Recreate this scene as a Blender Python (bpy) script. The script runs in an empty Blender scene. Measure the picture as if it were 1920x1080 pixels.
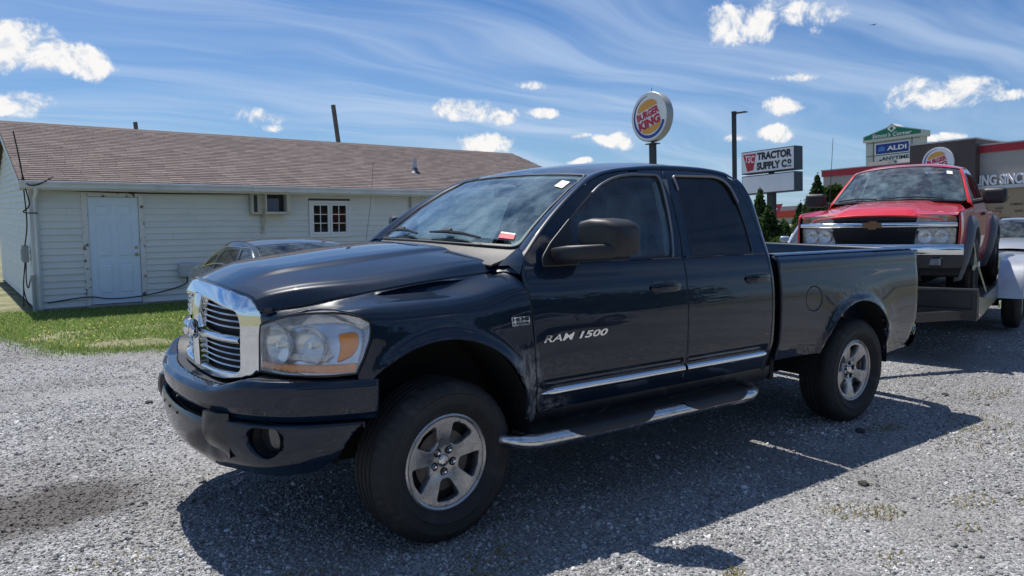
import bpy, bmesh, math, random
import numpy as np
from mathutils import Vector, Matrix
from mathutils.geometry import delaunay_2d_cdt

random.seed(7); rng = np.random.default_rng(7)
SC = bpy.context.scene
COL = SC.collection
PI = math.pi

# ------------------------------------------------------------------ camera
cam_d = bpy.data.cameras.new('camera'); cam = bpy.data.objects.new('camera', cam_d); COL.objects.link(cam)
_r = Vector((0.8093848, -0.58726683, 0.00373098)); _u = Vector((0.05738555, 0.0854095, 0.99469197)); _f = Vector((0.58446826, 0.80487445, -0.10282978))
CAM = Vector((-1.7587, -3.9035, 1.5782))
cam.matrix_world = Matrix(((_r.x, _u.x, -_f.x, CAM.x), (_r.y, _u.y, -_f.y, CAM.y), (_r.z, _u.z, -_f.z, CAM.z), (0, 0, 0, 1)))
cam_d.sensor_width = 36; cam_d.lens = 36 * 1393 / 1920; cam_d.clip_start = .05; cam_d.clip_end = 3000
SC.camera = cam
SC.view_settings.view_transform = 'Standard'; SC.view_settings.look = 'None'
SC.view_settings.exposure = 0.22; SC.view_settings.gamma = 1.0; SC.view_settings.use_curve_mapping = False
SC.render.film_transparent = False
SC.cycles.max_bounces = 6; SC.cycles.transparent_max_bounces = 12; SC.cycles.glossy_bounces = 4; SC.cycles.diffuse_bounces = 3
SC.cycles.caustics_reflective = False; SC.cycles.caustics_refractive = False
SC.cycles.use_denoising = True
SC.cycles.sample_clamp_indirect = 6.0

# ------------------------------------------------------------------ sun and sky
SUN_EL = 65.5; SUN_AZ = 92.0            # degrees; azimuth counted from +x towards +y
sd = Vector((math.cos(math.radians(SUN_EL)) * math.cos(math.radians(SUN_AZ)), math.cos(math.radians(SUN_EL)) * math.sin(math.radians(SUN_AZ)), math.sin(math.radians(SUN_EL))))
sun_d = bpy.data.lights.new('sun', 'SUN'); sun_d.energy = 5.0; sun_d.angle = math.radians(.53); sun_d.color = (1.0, .955, .89)
sun = bpy.data.objects.new('sun', sun_d); COL.objects.link(sun)
sun.rotation_euler = sd.to_track_quat('Z', 'Y').to_euler(); sun.location = (0, 0, 30)

W = bpy.data.worlds.new('World'); SC.world = W; W.use_nodes = True
W.cycles.sampling_method = 'MANUAL'; W.cycles.sample_map_resolution = 256

class NT:
    """small helper for building node trees"""
    def __init__(s, nt): s.nt = nt; s.L = nt.links
    def n(s, t, **kw):
        nd = s.nt.nodes.new(t)
        for k, v in kw.items(): setattr(nd, k, v)
        return nd
    def lk(s, a, b): s.L.new(a, b)
    def put(s, sock, v):
        if isinstance(v, bpy.types.NodeSocket): s.L.new(v, sock)
        elif v is not None: sock.default_value = v
    def m(s, op, a, b=None, c=None, clamp=False):
        nd = s.n('ShaderNodeMath', operation=op); nd.use_clamp = clamp
        s.put(nd.inputs[0], a); s.put(nd.inputs[1], b); s.put(nd.inputs[2], c); return nd.outputs[0]
    def vm(s, op, a, b=None, out=0):
        nd = s.n('ShaderNodeVectorMath', operation=op); s.put(nd.inputs[0], a); s.put(nd.inputs[1], b); return nd.outputs[out]
    def ss(s, x, lo, hi, a=0., b=1.):
        nd = s.n('ShaderNodeMapRange', interpolation_type='SMOOTHSTEP'); s.put(nd.inputs[0], x)
        for i, v in zip((1, 2, 3, 4), (lo, hi, a, b)): s.put(nd.inputs[i], v)
        return nd.outputs[0]
    def noise(s, vec, scale, detail=3, rough=.5, dist=0., out='Fac'):
        nd = s.n('ShaderNodeTexNoise'); s.put(nd.inputs['Vector'], vec); nd.inputs['Scale'].default_value = scale
        nd.inputs['Detail'].default_value = detail; nd.inputs['Roughness'].default_value = rough; nd.inputs['Distortion'].default_value = dist
        return nd.outputs[out]
    def mix(s, f, a, b, blend='MIX'):
        nd = s.n('ShaderNodeMix', data_type='RGBA', blend_type=blend); s.put(nd.inputs[0], f); s.put(nd.inputs[6], a); s.put(nd.inputs[7], b); return nd.outputs[2]
    def ramp(s, f, stops):
        nd = s.n('ShaderNodeValToRGB'); s.put(nd.inputs[0], f); e = nd.color_ramp.elements
        while len(e) < len(stops): e.new(.5)
        for el, (pos, c) in zip(e, stops): el.position = pos; el.color = c if len(c) == 4 else (*c, 1)
        return nd.outputs[0]
    def mapping(s, vec, scale=(1, 1, 1), loc=(0, 0, 0), rot=(0, 0, 0)):
        nd = s.n('ShaderNodeMapping'); s.put(nd.inputs[0], vec); nd.inputs[1].default_value = loc; nd.inputs[2].default_value = rot; nd.inputs[3].default_value = scale; return nd.outputs[0]
    def bump(s, h, strength=.5, dist=.01, normal=None):
        nd = s.n('ShaderNodeBump'); nd.inputs['Strength'].default_value = strength; nd.inputs['Distance'].default_value = dist
        s.put(nd.inputs['Height'], h); s.put(nd.inputs['Normal'], normal); return nd.outputs[0]

def build_world():
    t = NT(W.node_tree); W.node_tree.nodes.clear()
    out = t.n('ShaderNodeOutputWorld')
    sky = t.n('ShaderNodeTexSky'); sky.sky_type = 'NISHITA'; sky.sun_disc = False
    sky.sun_elevation = math.radians(SUN_EL); sky.sun_rotation = math.radians(90 - SUN_AZ)
    sky.air_density = 1.0; sky.dust_density = .25; sky.ozone_density = 1.6
    bgs = t.n('ShaderNodeBackground'); bgs.inputs[1].default_value = .076
    tint = t.mix(1.0, sky.outputs[0], (.41, .71, 1.08, 1), 'MULTIPLY')
    t.lk(tint, bgs.inputs[0])
    d = t.vm('NORMALIZE', t.n('ShaderNodeTexCoord').outputs['Generated'])
    sx = t.n('ShaderNodeSeparateXYZ'); t.lk(d, sx.inputs[0])
    zz = t.m('MAXIMUM', t.m('ADD', sx.outputs[2], .10), .03)
    cmb = t.n('ShaderNodeCombineXYZ'); t.lk(t.m('DIVIDE', sx.outputs[0], zz), cmb.inputs[0]); t.lk(t.m('DIVIDE', sx.outputs[1], zz), cmb.inputs[1])
    plane = cmb.outputs[0]
    # thin cirrus streaks all over the dome
    warp = t.noise(plane, .55, 2, .5, out='Color')
    pw = t.vm('ADD', plane, t.vm('MULTIPLY', t.vm('SUBTRACT', warp, (.5, .5, .5)), (1.5, 1.5, 0)))
    st = t.mapping(pw, scale=(.30, 1.7, 1), rot=(0, 0, math.radians(-40)))
    c1 = t.noise(st, 1.15, 4, .60, .25)
    c2 = t.noise(t.mapping(pw, scale=(.8, 1.0, 1), rot=(0, 0, .5)), .42, 3, .5)
    cir = t.m('MULTIPLY', t.ss(c1, .33, .72), t.ss(c2, .22, .55))
    cir = t.m('MULTIPLY', cir, t.ss(sx.outputs[2], -.02, .05))
    low = t.m('MULTIPLY', t.ss(sx.outputs[2], .30, .0, 0., .42), t.ss(c2, .25, .7, .5, 1.))
    cir = t.m('ADD', t.m('MULTIPLY', cir, .55), low, clamp=True)
    bgc = t.n('ShaderNodeBackground'); bgc.inputs[0].default_value = (.58, .72, .93, 1); bgc.inputs[1].default_value = .80
    m1 = t.n('ShaderNodeMixShader'); t.lk(cir, m1.inputs[0]); t.lk(bgs.outputs[0], m1.inputs[1]); t.lk(bgc.outputs[0], m1.inputs[2])
    # fair-weather cumulus: puffs given by direction (azimuth from +x, elevation), half width, half height in degrees
    nz = t.noise(d, 26, 5, .66, .3); nzb = t.noise(d, 9, 2, .5, .2)
    wob = t.m('ADD', t.m('MULTIPLY', t.m('SUBTRACT', nz, .5), 4.4), t.m('MULTIPLY', t.m('SUBTRACT', nzb, .5), 2.2))
    dd = t.vm('ADD', d, t.vm('MULTIPLY', t.vm('SUBTRACT', t.noise(d, 14, 1, .5, out='Color'), (.5, .5, .5)), (.035, .035, .02)))
    acc = None
    for az, el, sw, shh in CLOUDS:
        a, e = math.radians(az), math.radians(el)
        c = Vector((math.cos(e) * math.cos(a), math.cos(e) * math.sin(a), math.sin(e)))
        rt = Vector((math.sin(a), -math.cos(a), 0)); up = rt.cross(c)
        u = t.vm('DOT_PRODUCT', dd, tuple(rt / (math.radians(sw) * 1.08)), out=1); v = t.vm('DOT_PRODUCT', dd, tuple(up / (math.radians(shh) * 1.08)), out=1)
        w = t.m('MINIMUM', t.vm('DOT_PRODUCT', dd, tuple(c), out=1), 0.0)
        f = t.m('MULTIPLY_ADD', w, -1e4, t.m('MULTIPLY_ADD', u, u, t.m('MULTIPLY', v, v)))
        acc = f if acc is None else t.m('MINIMUM', acc, f)
    acc = t.m('SUBTRACT', 1.0, acc)
    dens = t.m('ADD', acc, wob)
    mask = t.m('MULTIPLY', t.ss(dens, .0, 1.05), t.ss(acc, -1.0, -.1))
    nz2 = t.noise(t.vm('ADD', d, (0, 0, .012)), 26, 3, .6, .3)
    lit = t.ss(t.m('ADD', t.m('MULTIPLY', t.m('SUBTRACT', nz, nz2), 2.2), t.m('MULTIPLY', dens, .35)), -.25, .55)
    ccol = t.mix(lit, (.52, .62, .78, 1), (1.0, .99, .98, 1))
    bgp = t.n('ShaderNodeBackground'); t.lk(ccol, bgp.inputs[0]); bgp.inputs[1].default_value = .82
    m2 = t.n('ShaderNodeMixShader'); t.lk(mask, m2.inputs[0]); t.lk(m1.outputs[0], m2.inputs[1]); t.lk(bgp.outputs[0], m2.inputs[2])
    t.lk(m2.outputs[0], out.inputs[0])

CLOUDS = [(87.9, 10.2, 2.75, 1.6), (84.6, 9.5, 2.7, .95), (87.5, 6.58, 2.5, .85), (72.94, 6.59, 2.38, 0.74), (72.05, 5.84, 1.32, 0.37), (57.77, 7.63, 2.55, 0.99), (54.79, 7.11, 1.56, 0.58), (51.85, 7.43, 0.9, 0.41), (52.79, 9.47, 1.23, 0.37), (55.88, 5.14, 2.26, 0.74), (46.21, 5.44, 1.48, 0.53), (48.78, 3.76, 0.9, 0.25), (36.33, 13.27, 3.49, 1.64), (33.85, 13.44, 2.47, 1.07), (33.69, 9.46, 1.48, 0.33), (34.67, 7.52, 1.64, 0.7), (34.89, 5.61, 1.48, 0.53), (37.34, 5.48, 1.15, 0.37), (24.87, 7.82, 3.7, 1.11), (20.84, 7.45, 1.32, 0.41), (49.01, 5.74, 0.82, 0.21), (24.19, 4.85, 1.15, 0.29), (158.1, 7.0, 2.75, 1.06), (333.3, 4.9, 1.7, 0.64), (211.7, 19.0, 3.9, 1.34), (15.8, 16.7, 2.96, 1.23), (313.3, 30.8, 3.11, 1.23), (359.1, 19.3, 3.9, 1.65), (4.4, 10.8, 2.42, 0.78), (286.7, 10.9, 2.77, 0.91), (35.4, 18.1, 3.52, 1.57), (157.9, 6.2, 1.45, 0.62), (35.6, 21.3, 2.49, 0.95), (294.2, 19.8, 3.9, 1.48), (264.8, 15.1, 3.68, 1.32)]
build_world()

# ------------------------------------------------------------------ helpers: materials
MATS = {}
def mat(name, base, rough=.5, metal=0., coat=0., coat_r=.03, spec=.5, var=0., vscale=6., bump=0., bscale=60., bdist=.004, emit=None, coords='Object', rvar=0., dirt=None):
    """principled material with optional colour variation, bump and dirt by noise"""
    if name in MATS: return MATS[name]
    m = bpy.data.materials.new(name); m.use_nodes = True; MATS[name] = m
    t = NT(m.node_tree); b = m.node_tree.nodes['Principled BSDF']
    base = (*base, 1) if len(base) == 3 else base
    b.inputs['Base Color'].default_value = base; b.inputs['Roughness'].default_value = rough; b.inputs['Metallic'].default_value = metal
    b.inputs['Coat Weight'].default_value = coat; b.inputs['Coat Roughness'].default_value = coat_r; b.inputs['Specular IOR Level'].default_value = spec
    co = t.n('ShaderNodeTexCoord').outputs[coords] if (var or bump or rvar or dirt) else None
    col = None
    if var:
        f = t.noise(co, vscale, 5, .6)
        lo = tuple(c * (1 - var) for c in base[:3]); hi = tuple(min(1, c * (1 + var)) for c in base[:3])
        col = t.ramp(f, [(.28, lo), (.72, hi)])
    if dirt:                                # (colour, scale, low, high)
        f = t.ss(t.noise(co, dirt[1], 7, .65), dirt[2], dirt[3]); col = t.mix(f, col if col else base, (*dirt[0], 1))
    if col: t.lk(col, b.inputs['Base Color'])
    if rvar:
        f = t.noise(co, vscale * 1.7, 4, .6); t.lk(t.ss(f, .3, .7, max(0, rough - rvar), min(1, rough + rvar)), b.inputs['Roughness'])
    if bump: t.lk(t.bump(t.noise(co, bscale, 4, .6), bump, bdist), b.inputs['Normal'])
    if emit: b.inputs['Emission Color'].default_value = (*emit[0], 1); b.inputs['Emission Strength'].default_value = emit[1]
    return m

def thin_glass(name, tint, f0=.06, rough=.0, haze=0., hazecol=(.6, .65, .7)):
    """thin pane: fresnel mirror over a tinted clear layer, optional haze film of dust and painted-in light"""
    if name in MATS: return MATS[name]
    m = bpy.data.materials.new(name); m.use_nodes = True; MATS[name] = m
    t = NT(m.node_tree); m.node_tree.nodes.clear(); out = t.n('ShaderNodeOutputMaterial')
    tr = t.n('ShaderNodeBsdfTransparent'); tr.inputs[0].default_value = (*tint, 1)
    gl = t.n('ShaderNodeBsdfGlossy'); gl.inputs['Roughness'].default_value = rough; gl.inputs[0].default_value = (1, 1, 1, 1)
    lw = t.n('ShaderNodeLayerWeight'); lw.inputs[0].default_value = .5
    fr = t.m('ADD', t.m('MULTIPLY', t.m('POWER', lw.outputs['Facing'], 5.0), 1 - f0), f0)
    cur = tr.outputs[0]
    if haze:
        df = t.n('ShaderNodeBsdfDiffuse'); df.inputs[0].default_value = (*hazecol, 1)
        mh = t.n('ShaderNodeMixShader'); co = t.n('ShaderNodeTexCoord').outputs['Object']
        t.lk(t.m('MULTIPLY', t.ss(t.noise(co, 5, 6, .65), .25, .85), haze * 2), mh.inputs[0]); t.lk(cur, mh.inputs[1]); t.lk(df.outputs[0], mh.inputs[2]); cur = mh.outputs[0]
    mx = t.n('ShaderNodeMixShader'); t.lk(fr, mx.inputs[0]); t.lk(cur, mx.inputs[1]); t.lk(gl.outputs[0], mx.inputs[2]); t.lk(mx.outputs[0], out.inputs[0])
    return m

# ------------------------------------------------------------------ helpers: objects
def tag(o, label=None, cat=None, group=None, kind=None):
    if label: o['label'] = label
    if cat: o['category'] = cat
    if group: o['group'] = group
    if kind: o['kind'] = kind
    return o
def empty(name, loc=(0, 0, 0), rz=0., rx=0., label=None, cat=None, group=None):
    o = bpy.data.objects.new(name, None); COL.objects.link(o); o.location = loc; o.rotation_euler = (rx, 0, rz); o.empty_display_size = .1
    return tag(o, label, cat, group)
def link_mesh(name, me, m, parent=None):
    o = bpy.data.objects.new(name, me); COL.objects.link(o)
    if m is not None:
        for mm in (m if isinstance(m, (list, tuple)) else [m]): me.materials.append(mm)
    if parent is not None: o.parent = parent
    return o
def copy_tree(o, parent=None):
    c = o.copy(); COL.objects.link(c)
    if parent is not None: c.parent = parent
    for ch in list(o.children): copy_tree(ch, c)
    return c

class MB:
    """collects simple shapes into one mesh"""
    def __init__(s): s.v = []; s.f = []; s.mi = []
    def add(s, vs, fs, mi=0):
        n = len(s.v); s.v.extend([tuple(q) for q in vs]); s.f.extend([tuple(i + n for i in f) for f in fs]); s.mi.extend([mi] * len(fs)); return s
    def box(s, c, d, rz=0., rx=0., ry=0., mi=0, M=None):
        R = M if M is not None else (Matrix.Rotation(rz, 3, 'Z') @ Matrix.Rotation(ry, 3, 'Y') @ Matrix.Rotation(rx, 3, 'X'))
        vs = [R @ Vector((x * d[0] / 2, y * d[1] / 2, z * d[2] / 2)) + Vector(c) for x in (-1, 1) for y in (-1, 1) for z in (-1, 1)]
        return s.add(vs, [(0, 1, 3, 2), (4, 6, 7, 5), (0, 4, 5, 1), (2, 3, 7, 6), (0, 2, 6, 4), (1, 5, 7, 3)], mi)
    def box2(s, a, b, mi=0): return s.box([(a[i] + b[i]) / 2 for i in range(3)], [abs(b[i] - a[i]) for i in range(3)], mi=mi)
    def prism(s, poly, fn, d0, d1, mi=0):
        """2-D polygon extruded: fn(u, v, d) gives the point"""
        n = len(poly); vs = [fn(u, v, d0) for u, v in poly] + [fn(u, v, d1) for u, v in poly]
        fs = [tuple(range(n)), tuple(range(2 * n - 1, n - 1, -1))] + [(i, (i + n), (i + 1) % n + n, (i + 1) % n) for i in range(n)]
        return s.add(vs, fs, mi)
    def tube(s, pts, r, n=8, caps=True, mi=0):
        pts = [Vector(q) for q in pts]; rs = r if isinstance(r, (list, tuple)) else [r] * len(pts)
        vs = []; up = None
        for i, q in enumerate(pts):
            d = (pts[min(i + 1, len(pts) - 1)] - pts[max(i - 1, 0)]).normalized()
            if up is None: up = Vector((0, 0, 1)) if abs(d.z) < .9 else Vector((1, 0, 0))
            a = d.cross(up).normalized(); b = a.cross(d).normalized(); up = b
            for k in range(n):
                an = 2 * PI * k / n; vs.append(q + (a * math.cos(an) + b * math.sin(an)) * rs[i])
        fs = [(i * n + k, i * n + (k + 1) % n, (i + 1) * n + (k + 1) % n, (i + 1) * n + k) for i in range(len(pts) - 1) for k in range(n)]
        if caps: fs += [tuple(range(n - 1, -1, -1)), tuple(range((len(pts) - 1) * n, len(pts) * n))]
        return s.add(vs, fs, mi)
    def lathe(s, prof, n=32, M=None, closed=False, mi=0):
        """profile of (radius, height) spun about local z, placed by M (4x4)"""
        M = M or Matrix.Identity(4); vs = []
        for r_, h in prof:
            for k in range(n): a = 2 * PI * k / n; vs.append(M @ Vector((r_ * math.cos(a), r_ * math.sin(a), h)))
        m_ = len(prof); rows = m_ if closed else m_ - 1
        fs = [(i * n + k, i * n + (k + 1) % n, ((i + 1) % m_) * n + (k + 1) % n, ((i + 1) % m_) * n + k) for i in range(rows) for k in range(n)]
        return s.add(vs, fs, mi)
    def grid(s, rows, mi=0, close_u=False):
        m_, n = len(rows), len(rows[0]); vs = [q for r_ in rows for q in r_]
        fs = [(i * n + j, i * n + (j + 1) % n, (i + 1) * n + (j + 1) % n, (i + 1) * n + j) for i in range(m_ - 1) for j in range(n if close_u else n - 1)]
        return s.add(vs, fs, mi)
    def mirror_y(s):
        o = MB(); o.v = [(x, -y, z) for x, y, z in s.v]; o.f = [tuple(reversed(f)) for f in s.f]; o.mi = list(s.mi); return o
    def mesh(s, name, sharp=40., fix=True):
        me = bpy.data.meshes.new(name); me.from_pydata(s.v, [], s.f)
        if fix:
            bm = bmesh.new(); bm.from_mesh(me); bmesh.ops.recalc_face_normals(bm, faces=bm.faces); bm.to_mesh(me); bm.free()
        if any(s.mi): me.polygons.foreach_set('material_index', s.mi)
        me.polygons.foreach_set('use_smooth', [True] * len(me.polygons))
        if sharp is not None: me.set_sharp_from_angle(angle=math.radians(sharp))
        me.update(); return me
    def build(s, name, m, parent=None, sharp=40., fix=True, bevel=0., seg=2):
        o = link_mesh(name, s.mesh(name, sharp, fix), m, parent)
        if bevel:
            b = o.modifiers.new('bevel', 'BEVEL'); b.width = bevel; b.segments = seg; b.limit_method = 'ANGLE'; b.angle_limit = math.radians(35)
            b.harden_normals = False
        return o

def pch(pts):
    """monotone cubic interpolant through (x, y) pairs"""
    xs = np.array([q[0] for q in pts], float); ys = np.array([q[1] for q in pts], float)
    h = np.diff(xs); dl = np.diff(ys) / h; m_ = np.zeros(len(xs)); m_[0] = dl[0]; m_[-1] = dl[-1]
    for i in range(1, len(xs) - 1):
        if dl[i - 1] * dl[i] > 0: w1 = 2 * h[i] + h[i - 1]; w2 = h[i] + 2 * h[i - 1]; m_[i] = (w1 + w2) / (w1 / dl[i - 1] + w2 / dl[i])
    def f(x):
        x = np.clip(x, xs[0], xs[-1]); i = np.clip(np.searchsorted(xs, x) - 1, 0, len(xs) - 2); t = (x - xs[i]) / h[i]
        return ((1 + 2 * t) * (1 - t) ** 2) * ys[i] + t * (1 - t) ** 2 * h[i] * m_[i] + t * t * (3 - 2 * t) * ys[i + 1] + t * t * (t - 1) * h[i] * m_[i + 1]
    return f
def cat(pts, n=8, closed=False):
    """Catmull-Rom through points (any dimension), n samples per span"""
    P = [np.array(q, float) for q in pts]; m_ = len(P); out = []
    for i in range(m_ if closed else m_ - 1):
        p0 = P[(i - 1) % m_] if (closed or i > 0) else 2 * P[0] - P[1]; p1 = P[i]; p2 = P[(i + 1) % m_]
        p3 = P[(i + 2) % m_] if (closed or i + 2 < m_) else 2 * P[-1] - P[-2]
        for k in range(n):
            t = k / n; out.append(.5 * ((2 * p1) + (p2 - p0) * t + (2 * p0 - 5 * p1 + 4 * p2 - p3) * t * t + (3 * p1 - p0 - 3 * p2 + p3) * t ** 3))
    if not closed: out.append(P[-1])
    return [tuple(q) for q in out]
def rounded(poly, r, n=4):
    """polygon with its corners rounded; r a number or one per corner"""
    out = []; m_ = len(poly)
    for i in range(m_):
        p0, p1, p2 = (np.array(poly[(i + k) % m_], float) for k in (-1, 0, 1)); rr = r[i] if isinstance(r, (list, tuple)) else r
        if rr <= 0: out.append(tuple(p1)); continue
        a = p0 - p1; b = p2 - p1; la, lb = np.linalg.norm(a), np.linalg.norm(b); d = min(rr, .48 * la, .48 * lb); A = p1 + a / la * d; B = p1 + b / lb * d
        for k in range(n + 1): t = k / n; out.append(tuple((1 - t) ** 2 * A + 2 * t * (1 - t) * p1 + t * t * B))
    return out
def resample(poly, step):
    out = []; m_ = len(poly)
    for i in range(m_):
        a, b = np.array(poly[i]), np.array(poly[(i + 1) % m_]); L = np.linalg.norm(b - a)
        if L < 1e-5: continue
        k = max(1, int(round(L / step)))
        out += [tuple(a + (b - a) * j / k) for j in range(k)]
    return out
def inside(P, poly):
    P = np.asarray(P); x, y = P[:, 0], P[:, 1]; c = np.zeros(len(P), bool); q = np.asarray(poly); n = len(q); j = n - 1
    for i in range(n):
        xi, yi = q[i]; xj, yj = q[j]
        hit = ((yi > y) != (yj > y)) & (x < (xj - xi) * (y - yi) / ((yj - yi) if yj != yi else 1e-12) + xi); c ^= hit; j = i
    return c
def area2(poly):
    q = np.asarray(poly); return .5 * np.sum(q[:, 0] * np.roll(q[:, 1], -1) - np.roll(q[:, 0], -1) * q[:, 1])
def inset_pts(poly, d):
    q = np.asarray(poly, float); s = 1 if area2(poly) > 0 else -1; e = np.roll(q, -1, 0) - np.roll(q, 1, 0); L = np.linalg.norm(e, axis=1, keepdims=True); L[L < 1e-9] = 1
    nrm = np.stack([-e[:, 1], e[:, 0]], 1) / L * s; return q + nrm * d
def sheet(outline, holes=(), step=.04, rim=.005):
    """constrained Delaunay fill of a 2-D outline with holes; returns points, triangles, loops of boundary indices, ring mask"""
    loops = [resample(l, step) for l in (outline, *holes)]
    pts = []; edges = []; bl = []
    for l in loops:
        n0 = len(pts); pts += l; idx = list(range(n0, n0 + len(l))); bl.append(idx); edges += [(idx[i], idx[(i + 1) % len(idx)]) for i in range(len(idx))]
    nb = len(pts); extra = []
    if rim:
        for k, l in enumerate(loops): extra += [tuple(q) for q in inset_pts(l, rim if k == 0 else -rim)]
    q = np.array(loops[0]); lo, hi = q.min(0), q.max(0)
    gx = np.arange(lo[0] + step * .5, hi[0], step); gy = np.arange(lo[1] + step * .5, hi[1], step)
    if len(gx) and len(gy):
        G = np.stack(np.meshgrid(gx, gy, indexing='ij'), -1).reshape(-1, 2)
        B = np.array(pts); keep = np.ones(len(G), bool)
        for a in range(0, len(G), 4000):
            d = np.min(np.linalg.norm(G[a:a + 4000, None] - B[None], axis=2), axis=1); keep[a:a + 4000] = d > step * .55
        G = G[keep]; k = inside(G, loops[0])
        for h in loops[1:]: k &= ~inside(G, h)
        extra += [tuple(g) for g in G[k]]
    if extra:
        E = np.array(extra); k = inside(E, loops[0])
        for h in loops[1:]: k &= ~inside(E, h)
        extra = [tuple(e) for e in E[k]]
    allp = [Vector(a) for a in pts + extra]
    vo, eo, fo, ov, oe, of = delaunay_2d_cdt(allp, edges, [], 0, 1e-7)
    V = np.array([(a.x, a.y) for a in vo]); F = np.array([f for f in fo if len(f) == 3])
    cen = V[F].mean(1); k = inside(cen, loops[0])
    for h in loops[1:]: k &= ~inside(cen, h)
    F = F[k]
    a, b, c = V[F[:, 0]], V[F[:, 1]], V[F[:, 2]]; ar = (b[:, 0] - a[:, 0]) * (c[:, 1] - a[:, 1]) - (c[:, 0] - a[:, 0]) * (b[:, 1] - a[:, 1])
    F = F[np.abs(ar) > 1e-10]; ar = ar[np.abs(ar) > 1e-10]; F[ar < 0] = F[ar < 0][:, ::-1]
    return V, F
def panel(name, outline, fn, m, parent=None, holes=(), step=.04, thick=.012, dip=.002, rim=.005, flip=False, mirror=False, both=True):
    """curved sheet-metal panel: outline in (u, v), fn maps (u, v) arrays to points; edges rounded off and given thickness.
    flip: outward normal is -dP/du x dP/dv.  With mirror=True a second panel is made on the other side (y -> -y)."""
    V, F = sheet(outline, holes, step, rim)
    e = 1e-3; P = fn(V[:, 0], V[:, 1]); Pu = (fn(V[:, 0] + e, V[:, 1]) - fn(V[:, 0] - e, V[:, 1])); Pv = (fn(V[:, 0], V[:, 1] + e) - fn(V[:, 0], V[:, 1] - e))
    N = np.cross(Pu, Pv); N /= np.maximum(np.linalg.norm(N, axis=1, keepdims=True), 1e-12)
    if flip: N = -N; F = F[:, ::-1]
    ed = {}
    for f in F:
        for i in range(3):
            a, b = int(f[i]), int(f[(i + 1) % 3]); ed[(a, b)] = 1
    bd = [(a, b) for (a, b) in ed if (b, a) not in ed]
    isb = np.zeros(len(V), bool)
    for a, b in bd: isb[a] = isb[b] = True
    P1 = P.copy(); P1[isb] -= N[isb] * dip
    bi = sorted(set(a for a, b in bd)); mp = {v: len(V) + i for i, v in enumerate(bi)}
    back = P[bi] - N[bi] * thick
    verts = np.concatenate([P1, back]); faces = [tuple(int(i) for i in f) for f in F] + [(b, a, mp[a], mp[b]) for a, b in bd]
    if both:
        off = len(verts); inner = P - N * thick; verts = np.concatenate([verts, inner]); faces += [tuple(int(i) + off for i in f[::-1]) for f in F]
    objs = []
    for k in range(2 if mirror else 1):
        vv = verts.copy(); ff = faces; Nn = N.copy()
        if k: vv[:, 1] *= -1; ff = [tuple(reversed(f)) for f in faces]; Nn[:, 1] *= -1
        me = bpy.data.meshes.new(name); me.from_pydata([tuple(q) for q in vv], [], ff)
        me.polygons.foreach_set('use_smooth', [True] * len(me.polygons))
        nn = np.zeros((len(vv), 3)); kk = ~isb if dip > 0 else np.ones(len(V), bool); nn[:len(V)][kk] = Nn[kk]
        me.set_sharp_from_angle(angle=math.radians(50))
        me.normals_split_custom_set_from_vertices([tuple(q) for q in nn])
        objs.append(link_mesh(name, me, m, parent))
    return objs if mirror else objs[0]
def text_mesh(s, size=1., bold=0., shear=0., spacing=1., extrude=.005, width=None, align='LEFT'):
    cu = bpy.data.curves.new('txt', 'FONT'); cu.body = s; cu.size = size; cu.offset = bold; cu.shear = shear; cu.space_character = spacing; cu.extrude = extrude; cu.align_x = align; cu.resolution_u = 3
    o = bpy.data.objects.new('txt', cu); COL.objects.link(o); dg = bpy.context.evaluated_depsgraph_get(); dg.update()
    me = bpy.data.meshes.new_from_object(o.evaluated_get(dg)); bpy.data.objects.remove(o); bpy.data.curves.remove(cu)
    if width:
        co = np.empty(len(me.vertices) * 3); me.vertices.foreach_get('co', co); co = co.reshape(-1, 3); w = co[:, 0].max() - co[:, 0].min(); co[:, 0] = (co[:, 0] - co[:, 0].min()) * width / w; me.vertices.foreach_set('co', co.ravel())
    return me
def text(name, s, m, parent, M, fn=None, height=None, **kw):
    """lettering as flat raised mesh; M places the text plane (x right, y up, z out)"""
    me = text_mesh(s, **kw); me.name = name
    co = np.empty(len(me.vertices) * 3); me.vertices.foreach_get('co', co); co = co.reshape(-1, 3)
    if height: h = co[:, 1].max() - co[:, 1].min(); co[:, 1] = (co[:, 1] - co[:, 1].min()) * height / h
    if fn: co = fn(co)
    A = np.array(M); co = co @ A[:3, :3].T + A[:3, 3]
    me.vertices.foreach_set('co', co.ravel()); me.update(); return link_mesh(name, me, m, parent)
def frame(o, x, y, z=None):
    """4x4 with origin o and axes x, y (z = x cross y)"""
    x = Vector(x).normalized(); y = Vector(y).normalized(); z = x.cross(y) if z is None else Vector(z); 
    return Matrix(((x.x, y.x, z.x, o[0]), (x.y, y.y, z.y, o[1]), (x.z, y.z, z.z, o[2]), (0, 0, 0, 1)))
def smooth01(x, a, b):
    t = np.clip((np.asarray(x, float) - a) / (b - a), 0, 1); return t * t * (3 - 2 * t)

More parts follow.
